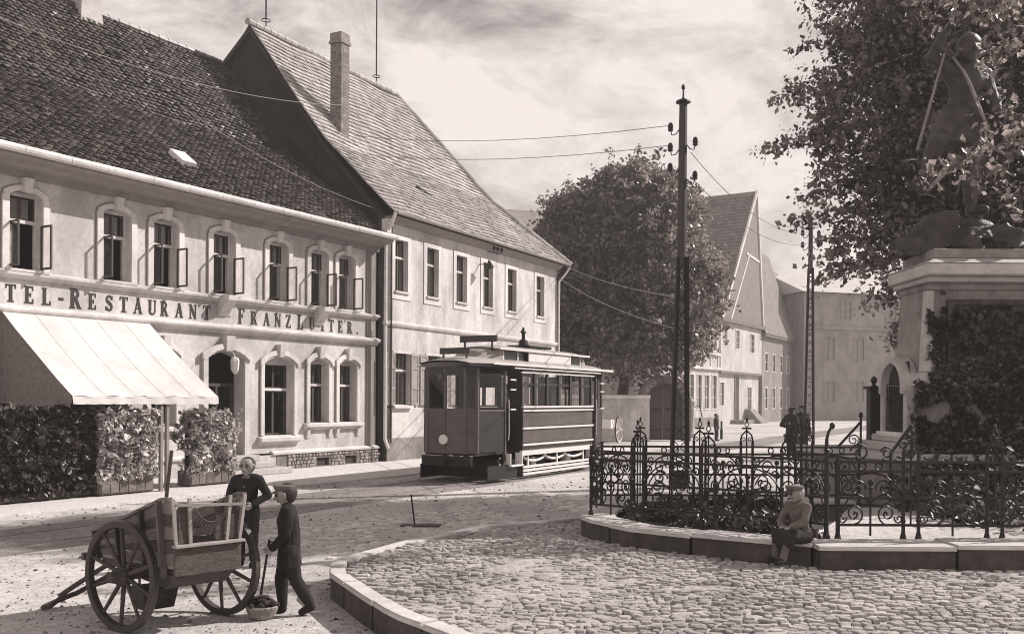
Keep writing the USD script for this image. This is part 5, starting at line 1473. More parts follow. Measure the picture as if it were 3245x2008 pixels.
def terrace(label, o, ang, L, D, zw, ridge, wall_m, roof_m, rows, ry=2.4, gable_wall=None):
    t = thing('terraced_house', label, 'house', (o[0], o[1], 0), ang, 'terraced houses up the street')
    wins = []
    n = max(2, int(L / 2.3))
    for k in range(n):
        c = L * (k + 0.5) / n
        for (z0, z1, w) in rows:
            wins.append((c, z0, z1, w))
    m = holed(L, 0, zw, wins); m.box(0, 0.3, 0.3, D, 0, zw); m.box(L - 0.3, L, 0.3, D, 0, zw); m.box(0.3, L - 0.3, D - 0.3, D, 0, zw)
    part(t, 'wall', m, wall_m)
    for c, z0, z1, w in wins:
        far_window(t, c, z0, z1, w, 0.0, 2, 2)
    m = MB(); y1 = ry
    m.add([(-0.2, -0.4, zw), (L + 0.2, -0.4, zw), (L + 0.2, y1, ridge), (-0.2, y1, ridge)], [(0, 1, 2, 3)]); m.add([(-0.2, y1, ridge), (L + 0.2, y1, ridge), (L + 0.2, D + 0.4, zw), (-0.2, D + 0.4, zw)], [(0, 1, 2, 3)])
    part(t, 'roof', m, roof_m)
    for x in (0.0, L):
        m = MB().poly(Polygon([(0, zw), (D, zw), (y1, ridge - 0.15)]), x - 0.1, x + 0.1, 'yz'); part(t, 'gable', m, gable_wall or wall_m)
    part(t, 'eaves', MB().box(-0.2, L + 0.2, -0.35, 0.0, zw - 0.25, zw), WOOD_MID)
    return t


a = math.radians(60)
e = np.array([17.05, 77.38]) + GT * 11.7
terrace('grey terraced house with steep roof right after the gabled house', e, a, 11.0, 9, 8.2, 16.9, FAR_WALL, FAR_ROOF, [(1.3, 3.2, 1.0), (4.8, 6.4, 1.0)])
e2 = e + np.array([math.cos(a), math.sin(a)]) * 11.1
m_t = terrace('farthest terraced house in the row, low grey front under a pale gable', e2, a, 11.0, 9, 8.0, 15.6, FAR_WALL, FAR_ROOF, [(1.3, 3.2, 1.0), (4.8, 6.4, 1.0)], gable_wall=FAR_WHITE)
# big grey block closing the street
a = math.radians(17)
Bk = thing('street_end_building', 'large hazy grey building with few windows closing the end of the street', 'building', (29.4, 95.5, 0), a)
L, zw = 46.0, 13.0
wins = [(c, z0, z1, 1.3) for c in (3.0, 6.5, 10.5, 14.0, 19, 23, 28, 33) for z0, z1 in ((2.0, 4.0), (6.2, 8.4))] + [(c, 10.4, 12.2, 1.2) for c in (5.0, 10.5, 18, 26)]
m = holed(L, 0, zw, wins); m.box(0, 0.4, 0.3, 14, 0, zw); m.box(L - 0.4, L, 0.3, 14, 0, zw); m.box(0.4, L - 0.4, 13.6, 14, 0, zw)
part(Bk, 'wall', m, FAR_WALL)
FAR_GLASS2 = mat('dusty_far_glass', 0.22, 0.3, 0.2, 1.0, 0.0)
for c, z0, z1, w in wins:
    far_window(Bk, c, z0, z1, w, 0.0, 2, 2, FAR_WALL, FAR_GLASS2)
part(Bk, 'string_course', MB().box(-0.1, L + 0.1, -0.15, 0, 9.3, 9.6), FAR_WALL)
m = MB(); m.add([(-0.4, -0.5, zw), (L + .4, -0.5, zw), (L - 3.5, 7, 15.9), (-0.4, 7, 15.9)], [(0, 1, 2, 3)]); m.add([(-0.4, -0.5, zw), (-0.4, 7, 15.9), (-0.4, 14.5, zw)], [(0, 1, 2)]); m.add([(L + .4, -0.5, zw), (L + .4, 14.5, zw), (L - 3.5, 7, 15.9)], [(0, 1, 2)]); m.add([(-0.4, 7, 15.9), (L - 3.5, 7, 15.9), (L + .4, 14.5, zw), (-0.4, 14.5, zw)], [(0, 1, 2, 3)])
part(Bk, 'roof', m, FAR_SLATE)
# a roof just showing over the end of the light roof
Rf = thing('rear_house', 'house behind the trees, only its dark roof edge showing', 'house', (-4.5, 62, 0), math.radians(20))
m = MB().box(0, 13, 0, 8, 0, 13.5); part(Rf, 'wall', m, FAR_WALL)
m = MB(); m.add([(-0.3, -0.4, 13.4), (13.3, -0.4, 13.4), (13.3, 4, 15.6), (-0.3, 4, 15.6)], [(0, 1, 2, 3)]); m.add([(-0.3, 4, 15.6), (13.3, 4, 15.6), (13.3, 8.4, 13.4), (-0.3, 8.4, 13.4)], [(0, 1, 2, 3)]); m.add([(-.3, -.4, 13.4), (-.3, 4, 15.6), (-.3, 8.4, 13.4)], [(0, 1, 2)]); m.add([(13.3, -.4, 13.4), (13.3, 8.4, 13.4), (13.3, 4, 15.6)], [(0, 1, 2)])
part(Rf, 'roof', m, FAR_ROOF)

# ---------------------------------------------------------------- yard wall, gateway, handcart
YW = thing('yard_wall', 'low pale yard wall with coping below the round tree', 'wall', (2.3, 45.7, 0), math.radians(6))
part(YW, 'wall', MB().box(0, 4.4, -0.15, 0.15, 0, 2.05), PLASTER2)
part(YW, 'coping', MB().cbox(-0.05, 4.42, -0.25, 0.25, 2.05, 2.25, 0.03), TRIM)
GA = thing('arched_gateway', 'dark brick gateway with round arch behind the middle tram pole', 'gateway', (6.2, 46.2, 0), math.radians(6))
op = arch(0.35, 2.25, 0, 1.9, 0.95)
part(GA, 'wall', MB().poly(unary_union([sbox(0, 0, 2.6, 2.0), arch(0, 2.6, 1.5, 1.95, 1.3, 15)]).difference(op), -0.5, 0.0, 'xz'), BRICK_DARK)
m = MB()
for k in range(13):
    a0 = PI * (k + 0.08) / 13; a1 = PI * (k + 0.92) / 13
    f = lambda a, r0: (1.3 - r0 * 1.0 * math.cos(a), 1.9 + r0 * 0.98 * math.sin(a))
    m.poly(Polygon([f(a0, 0.98), f(a1, 0.98), f(a1, 1.22), f(a0, 1.22)]), 0.0, 0.05 + 0.01 * (k % 2), 'xz')
part(GA, 'arch_stones', m, STONE_MID)
for k in range(2):
    q = MB(); x0 = 0.36 + k * 0.95; q.poly(op.buffer(-0.005).intersection(sbox(x0, 0.05, x0 + 0.93, 3)), -0.40, -0.34, 'xz'); part(GA, 'door_leaf', q, WOOD_DARK)
    q = MB(); q.box(x0 + 0.1, x0 + 0.8, 0.32, 0.34, 0.5, 0.6); part(GA, 'hinge_band', q, IRON); part(GA, 'hinge_band', MB().box(x0 + 0.1, x0 + 0.8, 0.32, 0.34, 1.5, 1.6), IRON)
HC = thing('white_handcart', 'white two wheeled handcart parked before the yard wall', 'handcart', (4.55, 44.5, 0), math.radians(68))


def cart_wheel(parent, c, axis, R, spokes, mat_rim, mat_spoke, tyre=0.03, rimw=0.055, hub=0.09, name='wheel', dish=0.0):
    """a spoked wheel: rim mesh with tyre, hub and spokes as its parts"""
    a, b, d = frame_from(axis); c = np.asarray(c, float)
    n = 40; an = np.arange(n + 1) * 2 * PI / n
    w = part(parent, name, ringm(c, a, b, d, R - 0.012 - tyre, R - 0.012, rimw, n), mat_rim)
    part(w, 'tyre', ringm(c, a, b, d, R - 0.012, R, rimw * 0.96, n), IRON_GREY)
    m = MB().lathe([(0.0, -0.10), (hub * 0.45, -0.10), (hub * 0.6, -0.06), (hub, -0.04), (hub, 0.04), (hub * 0.7, 0.08), (hub * 0.5, 0.14), (0, 0.14)], 14, c - d * dish, d)
    part(w, 'hub', m, mat_spoke)
    for k in range(spokes):
        q = 2 * PI * (k + 0.5) / spokes; e = a * math.cos(q) + b * math.sin(q)
        m = MB().tube([c - d * dish + e * hub * 0.8, c + e * (R - tyre)], [0.021, 0.015], 6)
        part(w, 'spoke', m, mat_spoke)
    return w


def ringm(c, a, b, d, r0, r1, w, n):
    m = MB(); an = np.arange(n) * 2 * PI / n
    e = np.cos(an)[:, None] * a + np.sin(an)[:, None] * b
    V = np.vstack([c + e * r0 - d * w / 2, c + e * r1 - d * w / 2, c + e * r1 + d * w / 2, c + e * r0 + d * w / 2]); f = []
    for j in range(n):
        k = (j + 1) % n
        for q in range(4):
            p = (q + 1) % 4; f.append((q * n + j, q * n + k, p * n + k, p * n + j))
    return m.add(V, f)


for y in (-0.5, 0.5):
    cart_wheel(HC, (0, y, 0.62), (0, -1, 0), 0.62, 8, TRAM_PALE, TRAM_PALE, 0.05, 0.07)
m = MB().box(-1.1, 0.9, -0.42, 0.42, 0.70, 0.78); m.box(-1.1, 0.9, -0.42, -0.38, 0.78, 1.1); m.box(-1.1, 0.9, 0.38, 0.42, 0.78, 1.1); m.box(-1.1, -1.06, -0.38, 0.38, 0.78, 1.1)
part(HC, 'cart_box', m, TRAM_PALE)
for y in (-0.36, 0.36):
    part(HC, 'shaft', MB().tube([(0.8, y, 0.74), (2.1, y * 0.8, 0.25)], 0.03, 6), TRAM_PALE)
BO = thing('street_bollard', 'thin black iron bollard at the white house corner', 'bollard', (10.85, 49.0, 0))
part(BO, 'post', MB().lathe([(0.07, 0), (0.07, 0.5), (0.05, 0.55), (0.05, 0.85), (0.07, 0.9), (0.0, 0.96)], 10), IRON)
PU = thing('street_pump', 'pale street pump with cap beside the middle pole in the distance', 'pump', (9.55, 50.5, 0))
part(PU, 'column', MB().lathe([(0.26, 0), (0.26, 0.25), (0.16, 0.3), (0.16, 1.7), (0.24, 1.78), (0.24, 1.95), (0.0, 2.15)], 12), STONE)
part(PU, 'handle', MB().tube([(0.1, 0, 1.6), (0.45, 0, 1.75), (0.6, 0, 1.1)], 0.03, 6), IRON)
SL = thing('track_switch_rod', 'thin iron switch rod standing on a plate beside the tram track', 'switch rod', (-1.52, 14.9, 0))
part(SL, 'rod', MB().tube([(0.0, 0, 0.02), (-0.06, 0, 0.50)], 0.014, 6), IRON)
part(SL, 'plate', MB().cbox(-0.22, 0.42, -0.12, 0.12, 0.005, 0.03, 0.008), IRON_GREY)
# ---------------------------------------------------------------- kerb, bed and fence of the monument
CZ = 0.49
KT = thing('monument_kerb', 'broad stone kerb, its sunlit top put into the colour, ringing the fenced monument bed', 'kerb', (0, 0, 0))
rng = np.random.default_rng(77)
kerb_run(KT, [(3.19, 10.02), (2.73, 10.24), (2.15, 10.63), (1.42, 11.22), (1.02, 11.9), (0.88, 12.41), (1.05, 13.2), (1.5, 13.95), (2.4, 14.5), (3.6, 14.7), (5.2, 14.85)], 0.46, PV_Z - 0.05, CZ, KERB_SHADE, 1.3)
kerb_run(KT, [(9.6, 9.86), (3.2, 9.86)], 0.58, PV_Z - 0.05, CZ + 0.005, KERB_SHADE, 1.55)
bed = Polygon([(1.45, 12.35), (1.6, 11.95), (1.9, 11.45), (2.5, 10.95), (3.0, 10.65), (3.3, 10.42), (9.6, 10.42), (9.6, 17), (5, 14.45), (2.5, 14.05), (1.75, 13.6), (1.5, 13.0)])
struct('flower_bed', MB().poly(bed, PV_Z - 0.05, CZ - 0.075), SOIL)
gvl = Polygon([(3.45, 10.44), (9.5, 10.44), (9.5, 13.9), (5.0, 14.0), (4.2, 12.3), (3.6, 11.2)])
struct('gravel_path', MB().poly(gvl, CZ - 0.075, CZ - 0.055), ROAD)
r = np.random.default_rng(71); pts = []
pb = prep(bed)
while len(pts) < 5200:
    x, y = r.uniform(1.4, 9.0), r.uniform(10.4, 14.4)
    inner = x < 4.0 or (x > 5.6 and y > 12.2 + 0.5 * math.sin(x * 3)) or (x > 6.0 and y > 11.3 and r.random() < .5)
    if pb.contains(Point(x, y)) and inner:
        low = 0.10 if x < 4.4 else (0.28 if y < 13.3 else 0.55)
        n_ = meshkit.noise(np.array([x * 2.2, y * 2.2, 0.0]))
        if x < 4.4 and n_ < 0.45: continue
        pts.append((x, y, CZ - 0.07 + abs(r.normal(0, low)) * (0.4 + n_)))
struct('bed_plants', leaves(np.array(pts), 0.075, r), LEAF_DARK, kind='stuff', label='low dark plants in the monument bed')

FN = thing('monument_fence', 'ornate black wrought iron fence with scrolls around the monument', 'fence', (0, 0, 0))
ZT, ZU, ZM, ZL = 1.33, 1.225, 0.93, 0.63


def spiral(c, r0, r1, a0, turns, n=16):
    t = np.linspace(0, 1, n); a = a0 + turns * 2 * PI * t; rr = r0 + (r1 - r0) * t
    return np.column_stack([c[0] + rr * np.cos(a), c[1] + rr * np.sin(a)])


def scroll_panel(A, Bp):
    A, Bp = np.asarray(A, float), np.asarray(Bp, float); L = np.linalg.norm(Bp - A)
    tt = (Bp - A) / L
    P3 = lambda q: np.column_stack([A[0] + tt[0] * q[:, 0], A[1] + tt[1] * q[:, 0], q[:, 1]])
    m = MB(); c = L / 2; rad = 0.0105
    m.tube(P3(np.array([(c, ZL - 0.12), (c, ZM + 0.16)])), 0.013, 5)
    m.sphere(P3(np.array([(c, ZM + 0.17)]))[0], 0.036, 1); m.sphere(P3(np.array([(c, ZM + 0.105)]))[0], (0.026, 0.026, 0.02), 1)
    for s in (-1, 1):
        X = lambda q: np.column_stack([c + s * q[:, 0] * (L / 0.80), q[:, 1]])
        # big arch rising from the centre foot to the upper rail
        t = np.linspace(0, PI / 2, 9)
        m.tube(P3(X(np.column_stack([0.385 * np.cos(t) + 0.0, ZM - 0.06 + 0.335 * np.sin(t)]))), rad, 4, False)
        # upper volute beside the centre bar
        m.tube(P3(X(spiral((0.165, ZM + 0.105), 0.105, 0.02, PI * 1.05, -1.35, 20))), rad, 4, False)
        # outer small volute
        m.tube(P3(X(spiral((0.315, ZM + 0.205), 0.055, 0.012, -PI * 0.4, 1.2, 13))), rad * 0.9, 4, False)
        # leaf arc from centre to the posts at mid rail
        t = np.linspace(0, 1, 8)
        m.tube(P3(X(np.column_stack([0.02 + 0.34 * t, ZM - 0.05 + 0.10 * np.sin(t * PI) - 0.10 * t ** 3]))), rad, 4, False)
        # lower volutes
        m.tube(P3(X(spiral((0.20, ZL + 0.125), 0.118, 0.02, -PI * 0.5, -1.5, 22))), rad, 4, False)
        m.tube(P3(X(spiral((0.345, ZL + 0.07), 0.055, 0.012, PI * 0.9, 1.2, 13))), rad * 0.9, 4, False)
        m.tube(P3(X(spiral((0.10, ZT - 0.052), 0.042, 0.042, 0, 1.0, 12))), rad * 0.9, 4, False)
        m.sphere(P3(X(np.array([(0.20, ZL + 0.125)])))[0], 0.016, 0); m.sphere(P3(X(np.array([(0.165, ZM + 0.105)])))[0], 0.018, 0)
    return part(FN, 'scroll_panel', m, IRON)


def fpost(p, top, base=CZ - 0.1, r0=0.02, foot=True):
    m = MB().tube([(p[0], p[1], base), (p[0], p[1], top)], r0, 6)
    if foot:
        m.lathe([(0.045, 0), (0.04, 0.05), (0.022, 0.12)], 8, (p[0], p[1], base + 0.04))
    for z in (ZL, ZM):
        m.lathe([(0.012, -0.03), (0.027, -0.015), (0.027, 0.015), (0.012, 0.03)], 6, (p[0], p[1], z + 0.05))
    return part(FN, 'post', m, IRON)


def arch_unit(c, t, w=0.17):
    """a pair of posts joined by a pointed arch with a finial above"""
    c = np.asarray(c, float); t = np.asarray(t, float)
    A, Bq = c - t * w / 2, c + t * w / 2
    fpost(A, 1.42); fpost(Bq, 1.42)
    m = MB(); P = lambda u, z: (c[0] + t[0] * u, c[1] + t[1] * u, z)
    for s in (-1, 1):
        m.tube([P(s * w / 2, 1.40), P(s * w / 2, 1.45), P(s * w * 0.42, 1.50), P(s * w * 0.15, 1.545), P(0, 1.57)], 0.012, 5)
        m.tube([P(s * q[0], q[1]) for q in spiral((0.045, 1.44), 0.035, 0.01, 0, 1.1, 10)], 0.007, 4, False)
    m.tube([P(0, ZL), P(0, 1.60)], 0.011, 5)
    m.tube([P(-0.05, 1.60), P(0.05, 1.60)], 0.013, 5)
    for s in (-1, 1):
        m.tube([P(0, 1.615), P(s * 0.028, 1.645), P(s * 0.028, 1.665), P(0, 1.70)], 0.007, 4, False)
        m.sphere(P(s * 0.055, 1.60), 0.017, 0)
    m.lathe([(0.008, 0), (0.016, 0.02), (0.018, 0.04), (0.0, 0.075)], 6, (c[0], c[1], 1.69))
    part(FN, 'arch_finial', m, IRON)
    return A, Bq


def rails(points):
    for z, h, w in ((ZT, 0.028, 0.034), (ZU, 0.03, 0.034), (ZM, 0.027, 0.03), (ZL, 0.027, 0.03)):
        for a, b in zip(points, points[1:]):
            part(FN, 'rail', MB().beam((*a, z), (*b, z), w, h), IRON)


def fence_run(nodes, kinds):
    """nodes: places; kinds: 'u' arch unit, 'p' plain post, '-' nothing"""
    ends = []
    for i, (c, k) in enumerate(zip(nodes, kinds)):
        c = np.array(c, float)
        nx_ = np.array(nodes[min(i + 1, len(nodes) - 1)], float) - np.array(nodes[max(i - 1, 0)], float); nx_ /= np.linalg.norm(nx_)
        if k == 'u': ends.append(arch_unit(c, nx_))
        else:
            if k == 'p': fpost(c, 1.40, r0=0.024)
            ends.append((c, c))
    for (a, b), (c, d) in zip(ends, ends[1:]):
        scroll_panel(b, c)
    rails([tuple(c) for c in nodes])


fence_run([(1.05, 12.5), (1.60, 12.03), (2.39, 11.5), (3.22, 11.0), (3.50, 10.52)], 'puuu-')
fence_run([(3.62, 10.5), (4.43, 10.5), (5.36, 10.5), (6.29, 10.5), (7.22, 10.5), (8.15, 10.5)], 'puuuuu')
fence_run([(1.05, 12.5), (1.30, 13.65)], '-p')
fence_run([(1.30, 13.65), (1.86, 13.7), (2.72, 13.7), (3.40, 13.7), (4.27, 13.7), (5.1, 13.9)], '-uuuup')
m = MB().tube([(3.5, 10.52, CZ - 0.1), (3.5, 10.52, 1.46), (3.50, 10.52, 1.58), (3.52, 10.52, 1.66), (3.55, 10.52, 1.71)], [0.026, 0.026, 0.018, 0.016, 0.016], 7); m.sphere((3.56, 10.52, 1.725), (0.032, 0.02, 0.04), 1)
m.lathe([(0.05, 0), (0.045, 0.06), (0.026, 0.12)], 8, (3.5, 10.52, CZ - 0.06)); m.lathe([(0.02, 0), (0.04, 0.02), (0.02, 0.04)], 8, (3.5, 10.52, 1.44))
part(FN, 'corner_post', m, IRON, label='corner post with a bent bud finial')
for off in (0.12, 0.42):
    q = spiral((3.62 + off + 0.12, 1.43), 0.11 if off < .3 else 0.07, 0.03, PI * 0.95, -1.2, 18)
    part(FN, 'crest_scroll', MB().tube([(x, 10.5, z) for x, z in q], 0.012, 5, False), IRON)

# ---------------------------------------------------------------- monument
MO = thing('stone_monument', 'tall stone monument pedestal with arched niche on its left side', 'monument', (0, 0, 0))
b0 = 0.3
m = MB().poly(Polygon([(5.84, 14.1), (9.4, 14.1), (9.4, 17.0), (5.2, 17.0), (5.36, 15.1)]), b0, 1.12)
part(MO, 'base', m, STONE_MID)
m = MB().poly(Polygon([(5.76, 14.03), (9.48, 14.03), (9.48, 17.05), (5.1, 17.05), (5.28, 15.1)]), 1.12, 1.22)
part(MO, 'base_slab', m, STONE)
m = MB().cbox(5.83, 9.2, 14.22, 16.0, 1.22, 1.36, 0.02); m.cbox(5.95, 9.1, 14.26, 15.8, 1.36, 1.47, 0.02)
part(MO, 'step', m, STONE)
m = MB().hexa([(6.12, 14.3, 1.47), (8.9, 14.3, 1.47), (8.9, 15.5, 1.47), (6.12, 15.5, 1.47)], [(6.14, 14.32, 2.24), (8.88, 14.32, 2.24), (8.88, 15.48, 2.24), (6.14, 15.48, 2.24)])
part(MO, 'lower_pedestal', m, STONE_MID)
m = MB().hexa([(6.10, 14.28, 2.24), (8.92, 14.28, 2.24), (8.92, 15.52, 2.24), (6.10, 15.52, 2.24)], [(6.22, 14.36, 2.44), (8.80, 14.36, 2.44), (8.80, 15.42, 2.44), (6.22, 15.42, 2.44)])
part(MO, 'base_moulding', m, STONE)
m = MB().hexa([(6.23, 14.37, 2.44), (8.79, 14.37, 2.44), (8.79, 15.41, 2.44), (6.23, 15.41, 2.44)], [(6.31, 14.42, 3.70), (8.71, 14.42, 3.70), (8.71, 15.38, 3.70), (6.31, 15.38, 3.70)])
part(MO, 'die', m, STONE_MID)
m = MB()
m.hexa([(6.225, 14.365, 2.45), (6.36, 14.365, 2.45), (6.36, 14.40, 2.45), (6.225, 14.50, 2.45)], [(6.305, 14.41, 3.69), (6.42, 14.41, 3.69), (6.42, 14.45, 3.69), (6.305, 14.54, 3.69)])
part(MO, 'corner_fillet', m, STONE)
m = MB().poly(sbox(6.60, 2.62, 8.42, 3.55).difference(sbox(6.68, 2.70, 8.34, 3.47)), 0, 0.06, 'xz').move(None, (0, 14.40, 0)); part(MO, 'relief_frame', m, BRONZE)
m = MB(); rr = np.random.default_rng(15)
m.box(6.68, 8.34, 14.375, 14.40, 2.70, 3.47)
for k in range(26):
    x, z = rr.uniform(6.8, 8.2), rr.uniform(2.78, 3.25); m.sphere((x, 14.37, z), (rr.uniform(.05, .11), 0.045, rr.uniform(.08, .2)), 1)
for k in range(9):
    x = 6.8 + k * 0.17; m.sphere((x, 14.35, rr.uniform(3.25, 3.4)), (0.05, 0.05, 0.06), 1)
part(MO, 'bronze_relief', m, BRONZE)
lay = [(3.70, 3.80, 0.03), (3.80, 3.88, 0.10), (3.88, 4.06, 0.16)]
for z0, z1, e_ in lay:
    part(MO, 'cap_moulding', MB().cbox(6.31 - e_, 8.71 + e_, 14.42 - e_ * 2.6, 15.38 + e_, z0, z1, 0.018), STONE_MID if e_ < .1 else STONE)
m = MB().hexa([(6.15, 14.0, 4.06), (8.87, 14.0, 4.06), (8.87, 15.54, 4.06), (6.15, 15.54, 4.06)], [(6.30, 14.16, 4.14), (8.72, 14.16, 4.14), (8.72, 15.40, 4.14), (6.30, 15.40, 4.14)])
part(MO, 'cap_slope', m, STONE)
part(MO, 'statue_plinth', MB().cbox(6.32, 8.70, 14.2, 15.36, 4.14, 4.30, 0.02), STONE_MID)
# niche on the left face (it faces -x): wall pieces with a round arch, a grille inside
op = arch(14.60, 15.36, 1.47, 2.22, 0.38, 13)
out = unary_union([sbox(14.46, 1.47, 15.50, 2.22), arch(14.50, 15.46, 2.1, 2.22, 0.48, 15)])
NI = part(MO, 'niche', MB().poly(out.difference(op), 6.03, 6.22, 'yz'), STONE)
ring = arch(14.52, 15.44, 2.12, 2.22, 0.46, 15).difference(arch(14.60, 15.36, 1.0, 2.22, 0.38, 15)); part(NI, 'arch_ring', MB().poly(ring, 5.98, 6.03, 'yz'), STONE)
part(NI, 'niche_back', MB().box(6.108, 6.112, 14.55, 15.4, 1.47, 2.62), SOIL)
m = MB()
for k in range(8):
    y = 14.64 + k * 0.098; m.tube([(6.07, y, 1.49), (6.07, y, 2.28)], 0.009, 5)
for z in (1.56, 1.72, 2.2):
    m.tube([(6.07, 14.6, z), (6.07, 15.36, z)], 0.009, 5)
for k in range(4):
    q = spiral((14.72 + k * 0.17, 2.02), 0.08, 0.02, 0, 1.3, 14); m.tube([(6.07, y, z) for y, z in q], 0.007, 4, False)
part(NI, 'iron_grille', m, IRON)
part(NI, 'sill', MB().cbox(5.94, 6.20, 14.5, 15.46, 1.44, 1.52, 0.015), TRIM)
for y in (14.50, 15.44):
    part(NI, 'impost', MB().box(6.0, 6.2, y - 0.05, y + 0.06, 2.16, 2.24), STONE)
r = np.random.default_rng(171); pts = []
while len(pts) < 15000:
    x, z = r.uniform(6.0, 9.3), r.uniform(0.6, 3.72)
    if x < (6.08 if z < 2.3 else 6.3): continue
    n_ = meshkit.fbm(np.array([x * 1.3, 0.3, z * 1.3]), 3, 5)
    lim = 0.41 + 0.05 * max(0, (z - 2.8)) - 0.08 * (x > 7.2)
    if z > 2.44 and x < 6.45 + 0.08 * math.sin(z * 4): lim += 0.2
    if z < 2.44: lim -= 0.06 + 0.10 * min(1, (2.44 - z))
    if z > 3.2: lim += (z - 3.2) * (0.15 + 0.5 * meshkit.noise(np.array([x * 2.5, 1.0, 0.0]), 8))
    if n_ > lim:
        yy = 14.42 - 0.06 * (z < 2.44) - 0.06 * (z < 2.24) - 0.05 * (z < 1.4) - 0.12 * (z < 1.25)
        pts.append((x, yy - abs(r.normal(0, 0.05)) - 0.10 * max(0, n_ - lim), z))
IV = thing('climbing_ivy', 'dark ivy and shrubs climbing over the front of the stone monument', 'ivy', (0, 0, 0))
part(IV, 'foliage', leaves(np.array(pts), 0.07, r), LEAF_DARK)
m = MB()
for k in range(14):
    x = 6.7 + k * 0.19; zz = np.linspace(0.4, 1.6 + 1.8 * r.random(), 9)
    m.tube([(x + 0.12 * math.sin(z * 3 + k), 14.395 - 0.06 * (z < 2.44) - 0.06 * (z < 2.24) - 0.05 * (z < 1.4) - 0.13 * (z < 1.25), z) for z in zz], 0.012, 5)
part(IV, 'stems', m, BARK)
GP = thing('gate_post', 'black iron gate post with ball finial left of the monument niche', 'gate post', (6.02, 15.75, 1.22))
m = MB().box(-0.09, 0.09, -0.09, 0.09, 0, 0.98); m.box(-0.13, 0.13, -0.13, 0.13, 0.98, 1.03); part(GP, 'shaft', m, IRON)
part(GP, 'ball_finial', MB().lathe([(0.05, 0), (0.025, 0.04), (0.055, 0.08), (0.055, 0.12), (0.02, 0.16), (0, 0.17)], 10, (0, 0, 1.03)), IRON)
SR = thing('stair_railing', 'pair of sloping iron railings beside the monument steps', 'railing', (0, 0, 0))
for y, xa, xb in ((15.6, 5.75, 5.35), (14.15, 5.98, 5.66)):
    z1, z0 = (1.62, 1.22), (1.22, 0.75)
    m = MB().tube([(xa, y, 1.66), (xb, y, 1.22)], 0.022, 6); part(SR, 'handrail', m, IRON)
    m = MB().tube([(xa, y, 1.22), (xa, y, 1.72)], 0.018, 6); m.sphere((xa, y, 1.77), (0.035, 0.035, 0.055), 1); m.tube([(xb, y, 0.5), (xb, y, 1.24)], 0.02, 6); part(SR, 'baluster', m, IRON)
    m = MB(); q = spiral((xa - 0.12, 1.36), 0.1, 0.02, 0, 1.4, 16); m.tube([(x, y, z) for x, z in q], 0.011, 5, False); part(SR, 'scroll', m, IRON)
# ---------------------------------------------------------------- figures
ICO = np.array(trimesh.creation.icosphere(subdivisions=1).vertices)


def hullm(balls):
    """the hull of some balls (centre, radius or radii) as a Manifold"""
    return m3.Manifold.hull_points(np.vstack([np.asarray(c, float) + ICO * np.asarray(r, float) for c, r in balls]))


def fuse(parts, length, it=6, crease=0.0):
    s = parts[0]
    for q in parts[1:]:
        s = s + q
    s = s.refine_to_length(length)
    mm = s.to_mesh()
    t = trimesh.Trimesh(mm.vert_properties[:, :3], mm.tri_verts, process=True)
    trimesh.smoothing.filter_taubin(t, lamb=0.5, nu=0.53, iterations=it)
    if crease:
        v = np.array(t.vertices); s = 1 / (crease * 9)
        n = np.array(t.vertex_normals); f = meshkit.fbm(v * s * np.array([1.0, 1.0, 0.45]) + 7.3, 3, 2)
        t.vertices = v + n * ((np.abs(f - 0.5) * 4 - 0.2) * crease)[:, None]
    return t


V = lambda *a: np.array(a, float)


def chain(pts, rad):
    return [hullm([(a, ra), (b, rb)]) for a, ra, b, rb in zip(pts, rad, pts[1:], rad[1:])]


def hand(w, d, palm_n, h, curl=0.5, side=1):
    """palm and five bent fingers from the wrist w along d"""
    d = d / np.linalg.norm(d); n = palm_n - d * (palm_n @ d); n /= np.linalg.norm(n) + 1e-9; s = np.cross(d, n) * side
    pl = 0.052 * h; out = [hullm([(w, 0.015 * h), (w + d * pl + s * 0.019 * h, 0.0095 * h), (w + d * pl - s * 0.019 * h, 0.0095 * h)])]
    for k, (off, L) in enumerate(((-0.021, 0.040), (-0.007, 0.048), (0.007, 0.045), (0.021, 0.036))):
        p0 = w + d * pl * 0.9 + s * off * h; d1 = d * math.cos(curl) + n * math.sin(curl); p1 = p0 + d1 * L * h * 0.55
        d2 = d * math.cos(curl * 2.2) + n * math.sin(curl * 2.2); p2 = p1 + d2 * L * h * 0.5
        out += chain([p0, p1, p2], [0.0072 * h, 0.0066 * h, 0.0055 * h])
    t0 = w + d * 0.016 * h - s * 0.016 * h; t1 = t0 + (d * 0.6 - s * 0.8 + n * .3) * 0.026 * h; t2 = t1 + (d * 0.9 - s * 0.1 + n * .4) * 0.022 * h
    return out + chain([t0, t1, t2], [0.0095 * h, 0.0085 * h, 0.0065 * h])


